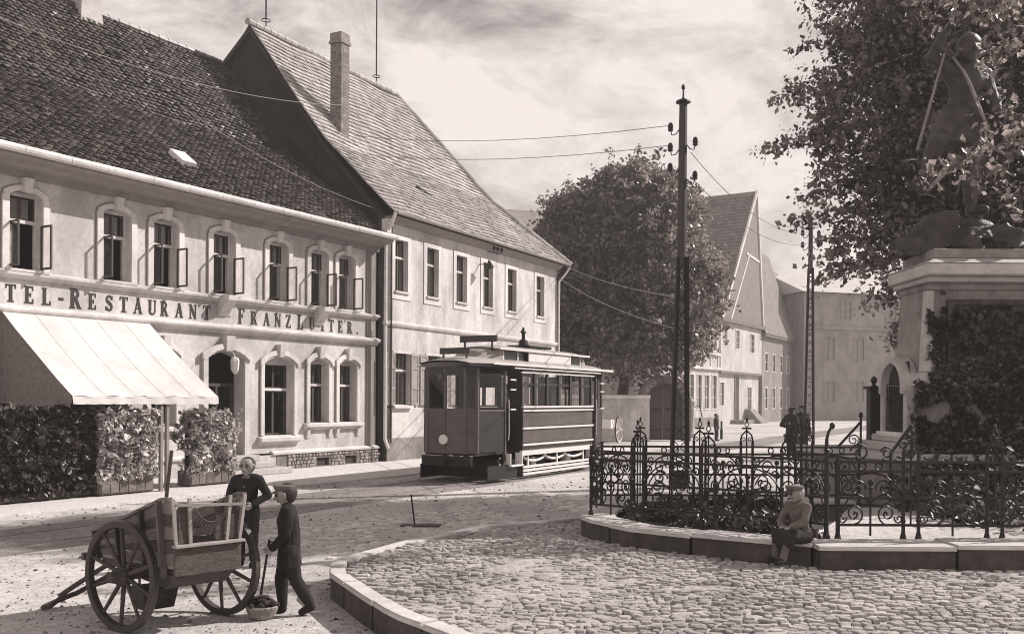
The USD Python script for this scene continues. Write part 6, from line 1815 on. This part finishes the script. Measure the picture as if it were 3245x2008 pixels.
def figure(P, h, J, fine=0.011, child=False, face=V(0, -1, 0), curl=(0.5, 0.5)):
    """a whole body mesh from joints given for height 1: hipL/R kneeL/R ankL/R toeL/R waist chest neck head shL/R elL/R wrL/R"""
    J = {k: np.asarray(v, float) * h for k, v in J.items()}
    hr = 0.062 if not child else 0.074
    b = []
    b.append(hullm([(J['hipL'], .055 * h), (J['hipR'], .055 * h), (J['waist'], (.078 * h, .058 * h, .05 * h))]))
    b.append(hullm([(J['waist'], (.078 * h, .058 * h, .05 * h)), (J['chest'], (.088 * h, .062 * h, .05 * h))]))
    b.append(hullm([(J['chest'], (.088 * h, .062 * h, .05 * h)), (J['shL'], .036 * h), (J['shR'], .036 * h), (J['neck'], .03 * h)]))
    fd = face / np.linalg.norm(face); up = J['head'] - J['neck']; up /= np.linalg.norm(up); sd = np.cross(fd, up)
    hc = J['head']
    b.append(hullm([(J['neck'] - up * .01 * h, .031 * h), (hc - up * .03 * h, .031 * h)]))
    b.append(hullm([(hc + up * .012 * h - fd * .008 * h, hr * h * 0.98), (hc - up * hr * .75 * h + fd * .022 * h, hr * .45 * h)]))
    b.append(hullm([(hc + fd * hr * .92 * h, hr * .13 * h), (hc + fd * hr * 1.16 * h - up * hr * .30 * h, hr * .17 * h), (hc + fd * hr * .86 * h - up * hr * .3 * h, hr * .2 * h)]))
    b.append(hullm([(hc + fd * hr * .86 * h - up * hr * .62 * h + sd * hr * .2 * h, hr * .12 * h), (hc + fd * hr * .86 * h - up * hr * .62 * h - sd * hr * .2 * h, hr * .12 * h)]))
    for s in (-1, 1):
        b.append(hullm([(hc + sd * s * hr * .92 * h + up * .1 * hr * h, hr * .2 * h), (hc + sd * s * hr * .90 * h - up * .25 * hr * h, hr * .14 * h)]))
    for s, sg in (('L', -1), ('R', 1)):
        b += chain([J['sh' + s], J['el' + s], J['wr' + s]], [.037 * h, .028 * h, .019 * h])
        d = J['wr' + s] - J['el' + s]; pn = J.get('pn' + s, V(-sg, 0, 0) * 1.0)
        b += hand(J['wr' + s], d, pn, h, curl[0 if sg < 0 else 1], sg)
        b += chain([J['hip' + s], J['knee' + s], J['ank' + s]], [.062 * h, .043 * h, .027 * h])
        b.append(hullm([(J['ank' + s] - V(0, 0, .012 * h), .028 * h), (J['toe' + s], .022 * h)]))
    body = part(P, 'body', fuse(b, fine * h * 1.6), SKIN, smooth=True)
    eyes = MB()
    for s in (-1, 1):
        eyes.sphere(hc + fd * hr * .93 * h + sd * s * hr * .36 * h + up * hr * .06 * h, hr * .13 * h, 1)
    part(P, 'eyes', eyes, HAIR)
    q = MB()
    for s in (-1, 1):
        q.tube([hc + fd * hr * .93 * h + sd * s * hr * .18 * h + up * hr * .28 * h, hc + fd * hr * .90 * h + sd * s * hr * .58 * h + up * hr * .26 * h], hr * .06 * h, 5)
    part(P, 'eyebrows', q, HAIR)
    part(P, 'mouth', MB().tube([hc + fd * hr * .93 * h - sd * hr * .26 * h - up * hr * .60 * h, hc + fd * hr * .99 * h - up * hr * .61 * h, hc + fd * hr * .93 * h + sd * hr * .26 * h - up * hr * .60 * h], hr * .05 * h, 5), CLOTH_GREY)
    return J, hc, hr * h, fd, up, sd


def jacket(P, J, h, mat_, length=0.0, flare=1.15, sleeves=1.0, name='jacket', g=1.0):
    b = [hullm([(J['hipL'] + V(0, 0, .03 * h - length * h), (.062 * h * flare * g,) * 2 + (.03 * h,)), (J['hipR'] + V(0, 0, .03 * h - length * h), (.062 * h * flare * g,) * 2 + (.03 * h,)), (J['waist'], (.092 * h * g, .072 * h * g, .05 * h))]),
         hullm([(J['waist'], (.092 * h * g, .072 * h * g, .05 * h)), (J['chest'], (.102 * h * g, .078 * h * g, .055 * h))]),
         hullm([(J['chest'], (.102 * h * g, .078 * h * g, .055 * h)), (J['shL'], .046 * h * g), (J['shR'], .046 * h * g), (J['neck'] - V(0, 0, .012 * h), .045 * h)])]
    for s in 'LR':
        e = J['el' + s]; w = e + (J['wr' + s] - e) * (sleeves * 0.95)
        b += chain([J['sh' + s], e, w], [.047 * h * g, .038 * h * g, .030 * h * g])
    part(P, name, fuse(b, .014 * h, 3, .013 * h), mat_, smooth=True)


def trousers(P, J, h, mat_, end=0.95, name='trousers', g=1.0):
    b = [hullm([(J['hipL'], .067 * h * g), (J['hipR'], .067 * h * g), (J['waist'] - V(0, 0, .02 * h), (.084 * h, .066 * h, .03 * h))])]
    for s in 'LR':
        k, a = J['knee' + s], J['ank' + s]
        e = k + (a - k) * end
        b += chain([J['hip' + s], k, e], [.070 * h * g, .052 * h * g, .038 * h * g])
    part(P, name, fuse(b, .014 * h, 3, .012 * h), mat_, smooth=True)


def shoes(P, J, h, mat_):
    for s in 'LR':
        part(P, 'shoe', fuse([hullm([(J['ank' + s] - V(0, 0, .012 * h), .034 * h), (J['toe' + s] + V(0, 0, .004 * h), .028 * h)])], .015 * h, 3), mat_, smooth=True)


def hairdo(P, hc, r, fd, up, mat_, drop=0.25, back=0.0):
    b = [hullm([(hc + up * r * .20 - fd * r * .26, r * 1.03), (hc - fd * r * .42 - up * r * drop, r * .70)])]
    if back:
        b.append(hullm([(hc - fd * r * .5, r * .7), (hc - fd * r * .5 - up * r * back, r * .5)]))
    part(P, 'hair', fuse(b, r * .3, 2), mat_, smooth=True)


def cap(P, hc, r, fd, up, mat_, flat=True, peak=True):
    c = hc + up * r * .62
    b = [hullm([(c - up * r * .15, (r * 1.0, r * 1.0, r * .2)), (c + up * r * .3 - fd * r * .04, (r * 1.18, r * 1.18, r * .16))])]
    part(P, 'cap', fuse(b, r * .25, 3), mat_, smooth=True)
    if peak:
        part(P, 'cap_peak', fuse([hullm([(c - up * r * .2 + fd * r * .85, (r * .6, r * .3, r * .06)), (c - up * r * .34 + fd * r * 1.2, (r * .5, r * .25, r * .05))])], r * .25, 2), mat_, smooth=True)


STAND = dict(hipL=(-.052, 0, .51), hipR=(.052, 0, .51), kneeL=(-.06, -.012, .275), kneeR=(.06, -.012, .275), ankL=(-.062, .012, .045), ankR=(.062, .012, .045), toeL=(-.075, -.075, .022), toeR=(.075, -.075, .022),
             waist=(0, 0, .60), chest=(0, .005, .73), neck=(0, .005, .845), head=(0, -.01, .925), shL=(-.112, .005, .80), shR=(.112, .005, .80), elL=(-.15, .02, .64), elR=(.15, .02, .64), wrL=(-.15, -.03, .50), wrR=(.15, -.03, .50))


def child_pose(**k):
    d = dict(STAND); d.update(neck=(0, .005, .825), head=(0, -.01, .915), shL=(-.11, .005, .79), shR=(.11, .005, .79)); d.update(k); return d


# boy standing behind the cart, hands at his jacket
h = 1.30
B1 = thing('person', 'boy in dark jacket standing behind the wooden cart, facing the camera', 'person', (-3.14, 11.25, 0), math.radians(-6))
J, hc, hr, fd, up, sd = figure(B1, h, child_pose(elL=(-.175, .02, .645), wrL=(-.13, -.09, .55), elR=(.185, .03, .65), wrR=(.085, -.085, .575), pnL=(0.6, .3, 0), pnR=(-1, .2, 0)), child=True, curl=(.9, .9))
jacket(B1, J, h, CLOTH_BLACK, 0.02); trousers(B1, J, h, CLOTH_BLACK, 0.9); shoes(B1, J, h, CLOTH_BLACK); hairdo(B1, hc, hr, fd, up, HAIR)
for k in range(4):
    part(B1, 'button', MB().sphere((0.0, -0.115, 0.70 + k * 0.085), (.012, .006, .012), 1), CLOTH_GREY)
part(B1, 'collar', fuse([hullm([(J['neck'] - V(.02, .03, .01) * h, .022 * h), (J['neck'] + V(.02, -.03, -.01) * h, .022 * h), (J['neck'] - V(0, -.025, 0) * h, .022 * h)])], .02 * h, 2), CLOTH_GREY, smooth=True)

# boy striding away to the right with a broom, basket at his feet
h = 1.22
B2 = thing('person', 'boy in long dark smock and cap striding left with a stick', 'person', (-2.06, 8.78, 0), math.radians(-82))
J, hc, hr, fd, up, sd = figure(B2, h, child_pose(hipL=(-.05, 0, .50), hipR=(.05, 0, .50), kneeL=(-.05, -.06, .28), ankL=(-.05, -.05, .045), toeL=(-.055, -.13, .022), kneeR=(.05, .05, .28), ankR=(.05, .17, .075), toeR=(.055, .10, .022),
                                                 waist=(0, 0, .59), chest=(0, -.01, .71), neck=(0, -.012, .825), head=(0, -.03, .91), shL=(-.105, -.01, .785), shR=(.105, -.01, .785), elL=(-.13, .00, .63), wrL=(-.12, -.10, .53), elR=(.14, -.01, .63), wrR=(.12, -.11, .52), pnL=(.8, -.2, 0), pnR=(-.8, -.2, 0)), child=True, face=V(0, -1, -.15), curl=(1.0, 1.0))
jacket(B2, J, h, CLOTH_BLACK, 0.16, 1.35, name='smock', g=1.05); trousers(B2, J, h, CLOTH_DARK, 0.92); shoes(B2, J, h, CLOTH_DARK); hairdo(B2, hc, hr, fd, up, HAIR); cap(B2, hc, hr, fd, up, CLOTH_GREY)
ST = thing('walking_stick', 'thin stick in the hand of the striding boy', 'stick', (-2.28, 8.70, 0))
part(ST, 'stick', MB().tube([(-0.04, 0.0, 0.06), (0.05, 0.03, 0.70)], 0.012, 6), WOOD_DARK)

BK = thing('market_basket', 'round basket of dark goods on the road beside the striding boy', 'basket', (-2.26, 8.6, 0))
m = MB()
for k in range(7):
    z = 0.02 + k * 0.015; rr_ = 0.085 + 0.035 * (k / 6) ** 0.7
    m.tube([(rr_ * math.cos(a) * 1.15, rr_ * math.sin(a), z) for a in np.linspace(0, 2 * PI, 19)], 0.013, 5, False)
part(BK, 'weave', m, WICKER)
part(BK, 'liner', MB().lathe([(0.08, 0.01), (0.115, 0.105), (0.0, 0.11)], 14), WICKER)
m = MB(); rr = np.random.default_rng(3)
for k in range(46):
    a, q = rr.uniform(0, 2 * PI), rr.uniform(0, 0.12); m.sphere((q * math.cos(a) * 1.2, q * math.sin(a), 0.12 + 0.06 * (1 - q / 0.15) + rr.uniform(-.01, .01)), rr.uniform(.016, .032), 1)
part(BK, 'goods', m, SOIL, kind='stuff')
part(BK, 'handle', MB().tube([(-0.13 * math.cos(a), 0, 0.11 + 0.10 * math.sin(a)) for a in np.linspace(0, PI, 12)], 0.010, 6), WICKER)

# child sitting on the kerb, turned to the left
h = 1.10
B3 = thing('person', 'small child in brimmed cap sitting on the monument kerb, looking left', 'person', (3.10, 10.16, 0.49), math.radians(-58))
J, hc, hr, fd, up, sd = figure(B3, h, child_pose(hipL=(-.06, .0, .06), hipR=(.06, .0, .06), kneeL=(-.07, -.23, .085), kneeR=(.075, -.235, .08), ankL=(-.065, -.28, -.145), ankR=(.06, -.31, -.14), toeL=(-.075, -.37, -.165), toeR=(.065, -.40, -.165),
                                                 waist=(0, -.005, .15), chest=(0, -.03, .28), neck=(0, -.045, .385), head=(0, -.07, .475), shL=(-.105, -.03, .35), shR=(.105, -.03, .35), elL=(-.14, -.10, .22), elR=(.14, -.10, .22), wrL=(-.06, -.19, .17), wrR=(.06, -.20, .165), pnL=(0.3, 0, -1), pnR=(-0.3, 0, -1)), child=True, face=V(-.25, -1, -.12), curl=(.6, .6))
jacket(B3, J, h, CLOTH_GREY, -.02, 1.1); shoes(B3, J, h, CLOTH_DARK); hairdo(B3, hc, hr, fd, up, FAIR_HAIR, .35); cap(B3, hc, hr * 1.08, fd, up, CLOTH_GREY)
b = [hullm([(J['hipL'], .08 * h), (J['hipR'], .08 * h), (J['kneeL'], .062 * h), (J['kneeR'], .062 * h)]), hullm([(J['kneeL'] + V(0, -.01, -.08) * h, .052 * h), (J['kneeR'] + V(0, -.01, -.08) * h, .052 * h), (J['kneeL'], .06 * h), (J['kneeR'], .06 * h)])]
part(B3, 'skirt', fuse(b, .016 * h, 4, .01 * h), CLOTH_DARK, smooth=True)
for q in 'LR':
    part(B3, 'stocking', fuse(chain([J['knee' + q], J['ank' + q]], [.047 * h, .033 * h]), .016 * h, 3, .004 * h), CLOTH_GREY, smooth=True)
m = fuse([hullm([(J['neck'] - V(.05, .02, .02) * h, .03 * h), (J['neck'] + V(.05, -.02, -.02) * h, .03 * h), (J['neck'] - V(0, .05, .03) * h, .025 * h)])], .02 * h, 2)
part(B3, 'collar', m, CLOTH_GREY, smooth=True)

# two men in peaked caps by the far pole
h = 1.80
B4 = thing('person', 'man in long dark coat and flat cap, left one by the far pole', 'person', (9.42, 31.9, 0), math.radians(120))
J, hc, hr, fd, up, sd = figure(B4, h, dict(STAND, elR=(.20, .04, .66), wrR=(.10, -.09, .60), elL=(-.19, .05, .66), wrL=(-.16, -.02, .53)), 0.014)
jacket(B4, J, h, CLOTH_BLACK, 0.20, 1.45, name='coat', g=1.12); trousers(B4, J, h, CLOTH_BLACK); shoes(B4, J, h, CLOTH_BLACK); hairdo(B4, hc, hr, fd, up, HAIR); cap(B4, hc, hr, fd, up, CLOTH_BLACK)
h = 1.86
B5 = thing('person', 'man in dark uniform and flat cap half hidden by the far thin pole', 'person', (10.0, 32.6, 0), math.radians(20))
J, hc, hr, fd, up, sd = figure(B5, h, dict(STAND), 0.014)
jacket(B5, J, h, CLOTH_BLACK, 0.10, 1.3, name='coat', g=1.08); trousers(B5, J, h, CLOTH_BLACK); shoes(B5, J, h, CLOTH_BLACK); hairdo(B5, hc, hr, fd, up, HAIR); cap(B5, hc, hr, fd, up, CLOTH_BLACK)
h = 1.36
B6 = thing('person', 'distant child in dark clothes standing before the white house', 'person', (10.15, 47.0, 0), math.radians(60))
J, hc, hr, fd, up, sd = figure(B6, h, child_pose(), 0.016, child=True)
jacket(B6, J, h, CLOTH_BLACK, 0.04); trousers(B6, J, h, CLOTH_BLACK, 0.9); shoes(B6, J, h, CLOTH_DARK); hairdo(B6, hc, hr, fd, up, HAIR)

# ---------------------------------------------------------------- bronze figure on the monument
h = 2.75
SB = thing('bronze_statue', 'dark bronze figure with lowered lance and raised banner pole on the monument', 'statue', (6.95, 14.8, 4.30))
ROCK = 0.62
Js = dict(hipL=(-.055, 0, .52), hipR=(.055, 0, .52), kneeL=(-.17, -.08, .36), kneeR=(.07, .0, .28), ankL=(-.20, -.03, .15), ankR=(.10, .05, .045), toeL=(-.25, -.09, .13), toeR=(.14, -.03, .022), waist=(.02, 0, .61), chest=(.045, -.01, .735), neck=(.05, -.03, .85), head=(.03, -.065, .92),
          shL=(-.07, -.02, .825), shR=(.155, 0, .79), elL=(-.18, -.06, .87), wrL=(-.13, -.10, .985), elR=(.17, -.03, .675), wrR=(.20, -.07, .55))
Js = {k: tuple(np.array(v) + V(0, 0, ROCK / h)) for k, v in Js.items()}
SKIN_, CL_ = SKIN, None
Jb = {k: np.asarray(v) * h for k, v in Js.items()}
hr_ = .062
b = [hullm([(Jb['hipL'], .06 * h), (Jb['hipR'], .06 * h), (Jb['waist'], (.082 * h, .062 * h, .05 * h))]), hullm([(Jb['waist'], (.082 * h, .062 * h, .05 * h)), (Jb['chest'], (.1 * h, .07 * h, .06 * h))]), hullm([(Jb['chest'], (.1 * h, .07 * h, .06 * h)), (Jb['shL'], .045 * h), (Jb['shR'], .045 * h), (Jb['neck'], .034 * h)]),
     hullm([(Jb['neck'], .034 * h), (Jb['head'] - V(0, 0, .03 * h), .034 * h)]), hullm([(Jb['head'], hr_ * h), (Jb['head'] + V(0, -.02, -.05) * h, .03 * h)]), hullm([(Jb['head'] + V(0, -.055, -.0) * h, .01 * h), (Jb['head'] + V(0, -.07, -.02) * h, .012 * h)])]
for s, sg in (('L', -1), ('R', 1)):
    b += chain([Jb['sh' + s], Jb['el' + s], Jb['wr' + s]], [.046 * h, .034 * h, .024 * h]); b += hand(Jb['wr' + s], Jb['wr' + s] - Jb['el' + s], V(-sg, 0, 0), h, 1.0, sg)
    b += chain([Jb['hip' + s], Jb['knee' + s], Jb['ank' + s]], [.07 * h, .05 * h, .032 * h]); b.append(hullm([(Jb['ank' + s] - V(0, 0, .01 * h), .032 * h), (Jb['toe' + s], .026 * h)]))
part(SB, 'body', fuse(b, .014 * h, 3, .011 * h), BRONZE, smooth=True)
b = [hullm([(Jb['hipL'] - V(0.02, 0, .12 * h), (.07 * h, .07 * h, .02 * h)), (Jb['hipR'] - V(-.02, 0, .12 * h), (.07 * h, .07 * h, .02 * h)), (Jb['waist'], (.095 * h, .075 * h, .03 * h))])]
part(SB, 'tunic', fuse(b, .014 * h, 2, .014 * h), BRONZE, smooth=True)
part(SB, 'helmet', fuse([hullm([(Jb['head'] + V(0, .005, .022) * h, hr_ * 1.1 * h), (Jb['head'] + V(0, .01, .085) * h, .016 * h)])], .03 * h, 2), BRONZE, smooth=True)
m = MB(); vv = []; n = 12
for i in range(n + 1):
    u = i / n
    for k in range(7):
        q = k / 6
        vv.append((Jb['shR'][0] + .02 + (q - .35) * .32 * (0.6 + u) + .05 * math.sin(u * 5 + q * 4), .14 + .08 * math.sin(q * 9 + u * 2) + .12 * u, Jb['shR'][2] + .05 - u * 1.55 - .12 * q * u))
ff = [(i * 7 + k, i * 7 + k + 1, i * 7 + k + 8, i * 7 + k + 7) for i in range(n) for k in range(6)]
part(SB, 'cloak', m.add(vv, ff), BRONZE, smooth=True)
part(SB, 'lance', MB().tube([(-.33, -.25, 3.05), (-.77, -.32, 1.54)], [.018, .026], 7), STONE_MID)
part(SB, 'banner_pole', MB().tube([(-.26, -.2, 3.35), (-.22, -.2, 3.5), (-.07, -.15, 4.1), (0.02, -.1, 4.7)], [.03, .03, .03, .025], 7), STONE_MID)
part(SB, 'scabbard', MB().tube([(-.20, -.28, 1.37), (-.59, -.36, .95)], [.055, .024], 8), STONE_MID)
part(SB, 'sword_belt', MB().tube([(-.16, -.16, 3.02), (-.06, -.28, 2.78), (.04, -.30, 2.56), (.165, -.3, 2.25), (.31, -.26, 1.97), (.30, -.26, 1.72), (.42, -.26, 1.6), (.60, -.27, 1.49)], [.02, .022, .026, .028, .026, .024, .03, .02], 7), STONE_MID)
rr = np.random.default_rng(88)
b = [hullm([(V(rr.uniform(-.75, .75), rr.uniform(-.4, .4), rr.uniform(0.0, .2)), (rr.uniform(.2, .36), rr.uniform(.2, .3), rr.uniform(.12, .3)))]) for _ in range(16)] + [hullm([(V(-.5, 0, .1), (.4, .35, .3)), (V(.5, 0, .1), (.4, .35, .3)), (V(-.2, 0, .45), (.35, .25, .18))]), hullm([(V(.2, .05, .4), (.3, .25, .2)), (V(.3, .05, .1), .3)])]
rk = fuse(b, .06, 1); vv = np.array(rk.vertices); keep = vv[:, 2] < 0; vv[keep, 2] = 0.0; vv += np.stack([meshkit.noise(vv * 4.2, 4 + k) - .5 for k in range(3)], 1) * .26 * np.where(vv[:, 2:3] > 0.01, 1, 0)
part(SB, 'rock', (vv, np.array(rk.faces)), BRONZE)

# ---------------------------------------------------------------- the wooden cart
CA = math.radians(45)
CT = thing('wooden_cart', 'old two wheeled wooden tip cart with spoked wheels, left foreground', 'cart', (-3.0, 8.42, 0), CA)
# local x: along the axle to the right wheel, local -y: towards the open tail (to the right and near)
R_ = 0.475; HW = 0.47
cart_wheel(CT, (-HW, 0, R_), (-1, -0.22, 0), R_, 10, WOOD_DARK, WOOD_DARK, 0.045, 0.055, 0.085, dish=0.03)
cart_wheel(CT, (HW, 0, R_), (1, 0.22, 0), R_, 10, WOOD_DARK, WOOD_DARK, 0.045, 0.055, 0.085, dish=0.03)
part(CT, 'axle', MB().beam((-HW - 0.08, 0, R_), (HW + 0.08, 0, R_), 0.07, 0.07), WOOD_DARK)
for x in (-0.22, 0.22):
    part(CT, 'bearer', MB().beam((x, -0.60, 0.545), (x, 0.95, 0.47), 0.06, 0.08), WOOD_DARK)
fl = lambda y: 0.585 - 0.05 * (y + 0.62)
for k in range(6):
    x0 = -0.28 + k * 0.0935
    m = MB().hexa([(x0 + .003, -0.62, fl(-.62)), (x0 + 0.09, -0.62, fl(-.62)), (x0 + 0.09, 0.95, fl(.95)), (x0 + .003, 0.95, fl(.95))], [(x0 + .003, -0.62, fl(-.62) + .03), (x0 + 0.09, -0.62, fl(-.62) + .03), (x0 + 0.09, 0.95, fl(.95) + .03), (x0 + .003, 0.95, fl(.95) + .03)])
    part(CT, 'floor_plank', m, WOOD_GREY)


def side_h(y):     # top of the sides: high at the tail, falling to the front
    return np.interp(y, [-0.62, -0.50, 0.35, 0.95], [1.16, 1.15, 0.90, 0.74])


for sx in (-1, 1):
    for k in range(5):
        f0, f1 = k / 5, (k + 1) / 5
        m = MB(); V0 = []
        for y in np.linspace(-0.62, 0.95, 9):
            zb, zt = fl(y) + 0.03, side_h(y)
            z0, z1 = zb + (zt - zb) * f0 + 0.004, zb + (zt - zb) * f1 - 0.004
            xo = sx * (0.285 + 0.045 * f0); xo1 = sx * (0.285 + 0.045 * f1)
            V0.append([(xo, y, z0), (xo1, y, z1), (xo1 - sx * 0.022, y, z1), (xo - sx * 0.022, y, z0)])
        V0 = np.array(V0).reshape(-1, 3); F0 = []
        for i in range(8):
            for q in range(4):
                p = (q + 1) % 4; F0.append((i * 4 + q, i * 4 + p, i * 4 + 4 + p, i * 4 + 4 + q))
        F0 += [(0, 3, 2, 1), (32, 33, 34, 35)]
        if sx > 0: F0 = [f[::-1] for f in F0]
        part(CT, 'side_plank', m.add(V0, F0), WOOD_MID if k % 2 == 0 else WOOD_DARK)
    for y in (-0.45, -0.10, 0.42, 0.90):
        part(CT, 'side_post', MB().beam((sx * 0.30, y, 0.50), (sx * 0.352, y, side_h(y) + 0.01), 0.05 if y < -.2 else 0.035, 0.035, (0, 1, 0)), WOOD_MID if y < -.2 else WOOD_DARK)
    for a, c in zip((-0.63, -0.50, 0.35), (-0.50, 0.35, 0.96)):
        part(CT, 'top_rail', MB().beam((sx * 0.335, a, side_h(a) + 0.012), (sx * 0.335, c, side_h(c) + 0.012), 0.045, 0.024), WOOD_MID)
for k in range(3):
    z0 = fl(.95) + .03 + k * 0.055; part(CT, 'front_board', MB().cbox(-0.32, 0.32, 0.95, 0.975, z0 + 0.004, z0 + 0.052, 0.004), WOOD_DARK)
part(CT, 'front_beam', MB().beam((-0.42, 0.98, 0.52), (0.42, 0.98, 0.52), 0.06, 0.06), WOOD_DARK)
# open tail: uprights, a rail across, boards at either side, a closed board below the ledge
for x, mt_ in ((-0.285, WOOD_PALE), (-0.16, WOOD_PALE), (0.165, WOOD_PALE), (0.285, WOOD_PALE)):
    part(CT, 'tail_upright', MB().beam((x, -0.64, 0.79), (x * 1.14, -0.66, 1.17), 0.026, 0.024, (0, 1, 0)), mt_)
for x0, x1, mt_ in ((-0.265, -0.185, WOOD_DARK), (0.06, 0.148, WOOD_DARK), (0.185, 0.268, WOOD_DARK)):
    part(CT, 'tail_board', MB().cbox(x0, x1, -0.635, -0.612, 0.80, 1.13, 0.006), mt_)
part(CT, 'tail_rail', MB().beam((-0.30, -0.665, 1.12), (0.31, -0.665, 1.09), 0.02, 0.024), WOOD_GREY)
part(CT, 'tail_ledge', MB().cbox(-0.31, 0.32, -0.69, -0.61, 0.765, 0.79, 0.006), WOOD_PALE)
part(CT, 'lower_tail_board', MB().cbox(-0.30, 0.30, -0.65, -0.622, 0.53, 0.76, 0.006), WOOD_DARK)
m = MB().hexa([(-0.27, -0.42, 0.40), (0.27, -0.42, 0.40), (0.25, 0.30, 0.42), (-0.25, 0.30, 0.42)], [(-0.28, -0.60, 0.53), (0.28, -0.60, 0.53), (0.27, 0.35, 0.50), (-0.27, 0.35, 0.50)])
part(CT, 'under_box', m, WOOD_DARK)
m = MB(); pts_ = []
for i in range(15):
    u = i / 14; pts_.append((-0.15 + 0.30 * u, -0.68, 1.09 - 0.12 * 4 * u * (1 - u) - 0.02 * u))
m.tube(pts_, 0.008, 5)
for i in range(1, 14):
    p = np.array(pts_[i]); m.tube([p, p + V(-.010, -.004, -.03), p + V(-.02, -.002, -.055)], 0.006, 4)
part(CT, 'tail_chain', m, WOOD_DARK)
for x in (-0.14, 0.14):
    m = MB().tube([(x, 0.9, 0.47), (x * 0.9 - 0.08, 1.05, 0.38), (x * 0.7 - 0.30, 1.20, 0.22), (x * .5 - 0.46, 1.26, 0.12)], 0.024, 7); part(CT, 'shaft', m, WOOD_DARK)
m = MB().tube([(-0.39, 1.25, 0.13), (-0.50, 1.33, 0.075), (-0.60, 1.36, 0.035), (-0.66, 1.30, 0.03), (-0.62, 1.22, 0.05), (-0.53, 1.20, 0.12)], 0.024, 7); part(CT, 'handle_bow', m, WOOD_DARK)
m = MB().hexa([(-0.18, 0.20, 0.10), (0.10, 0.20, 0.10), (0.10, 0.44, 0.10), (-0.18, 0.44, 0.10)], [(-0.20, 0.17, 0.29), (0.13, 0.17, 0.29), (0.13, 0.47, 0.29), (-0.20, 0.47, 0.29)]); part(CT, 'hanging_trough', m, WOOD_DARK)
for x in (-0.17, 0.10):
    part(CT, 'trough_strap', MB().beam((x, 0.32, 0.28), (x, 0.32, 0.48), 0.03, 0.012), IRON)
SV = thing('long_handled_shovel', 'long handled shovel standing upright in the wooden cart', 'shovel', (-3.16, 8.58, 0))
part(SV, 'handle', MB().tube([(-0.02, 0.0, 0.60), (0.06, 0.05, 1.52)], 0.017, 6), WOOD_DARK)
part(SV, 'blade', MB().hexa([(-0.12, -0.01, 0.42), (0.08, -0.01, 0.42), (0.08, 0.01, 0.42), (-0.12, 0.01, 0.42)], [(-0.11, 0.0, 0.66), (0.09, 0.0, 0.66), (0.09, 0.02, 0.66), (-0.11, 0.02, 0.66)]), IRON)
# ---------------------------------------------------------------- the air of the street
HAZE = usdkit.material(stage, '/World/Looks/haze', {'v': ('principled_volume', {'color': (0.9, 0.87, 0.86), 'density': 0.0013, 'anisotropy': 0.2})}, [], volume='v.volume')
struct('haze', MB().box(-270, 270, -70, 330, -1.0, 26.0), HAZE, kind='stuff')
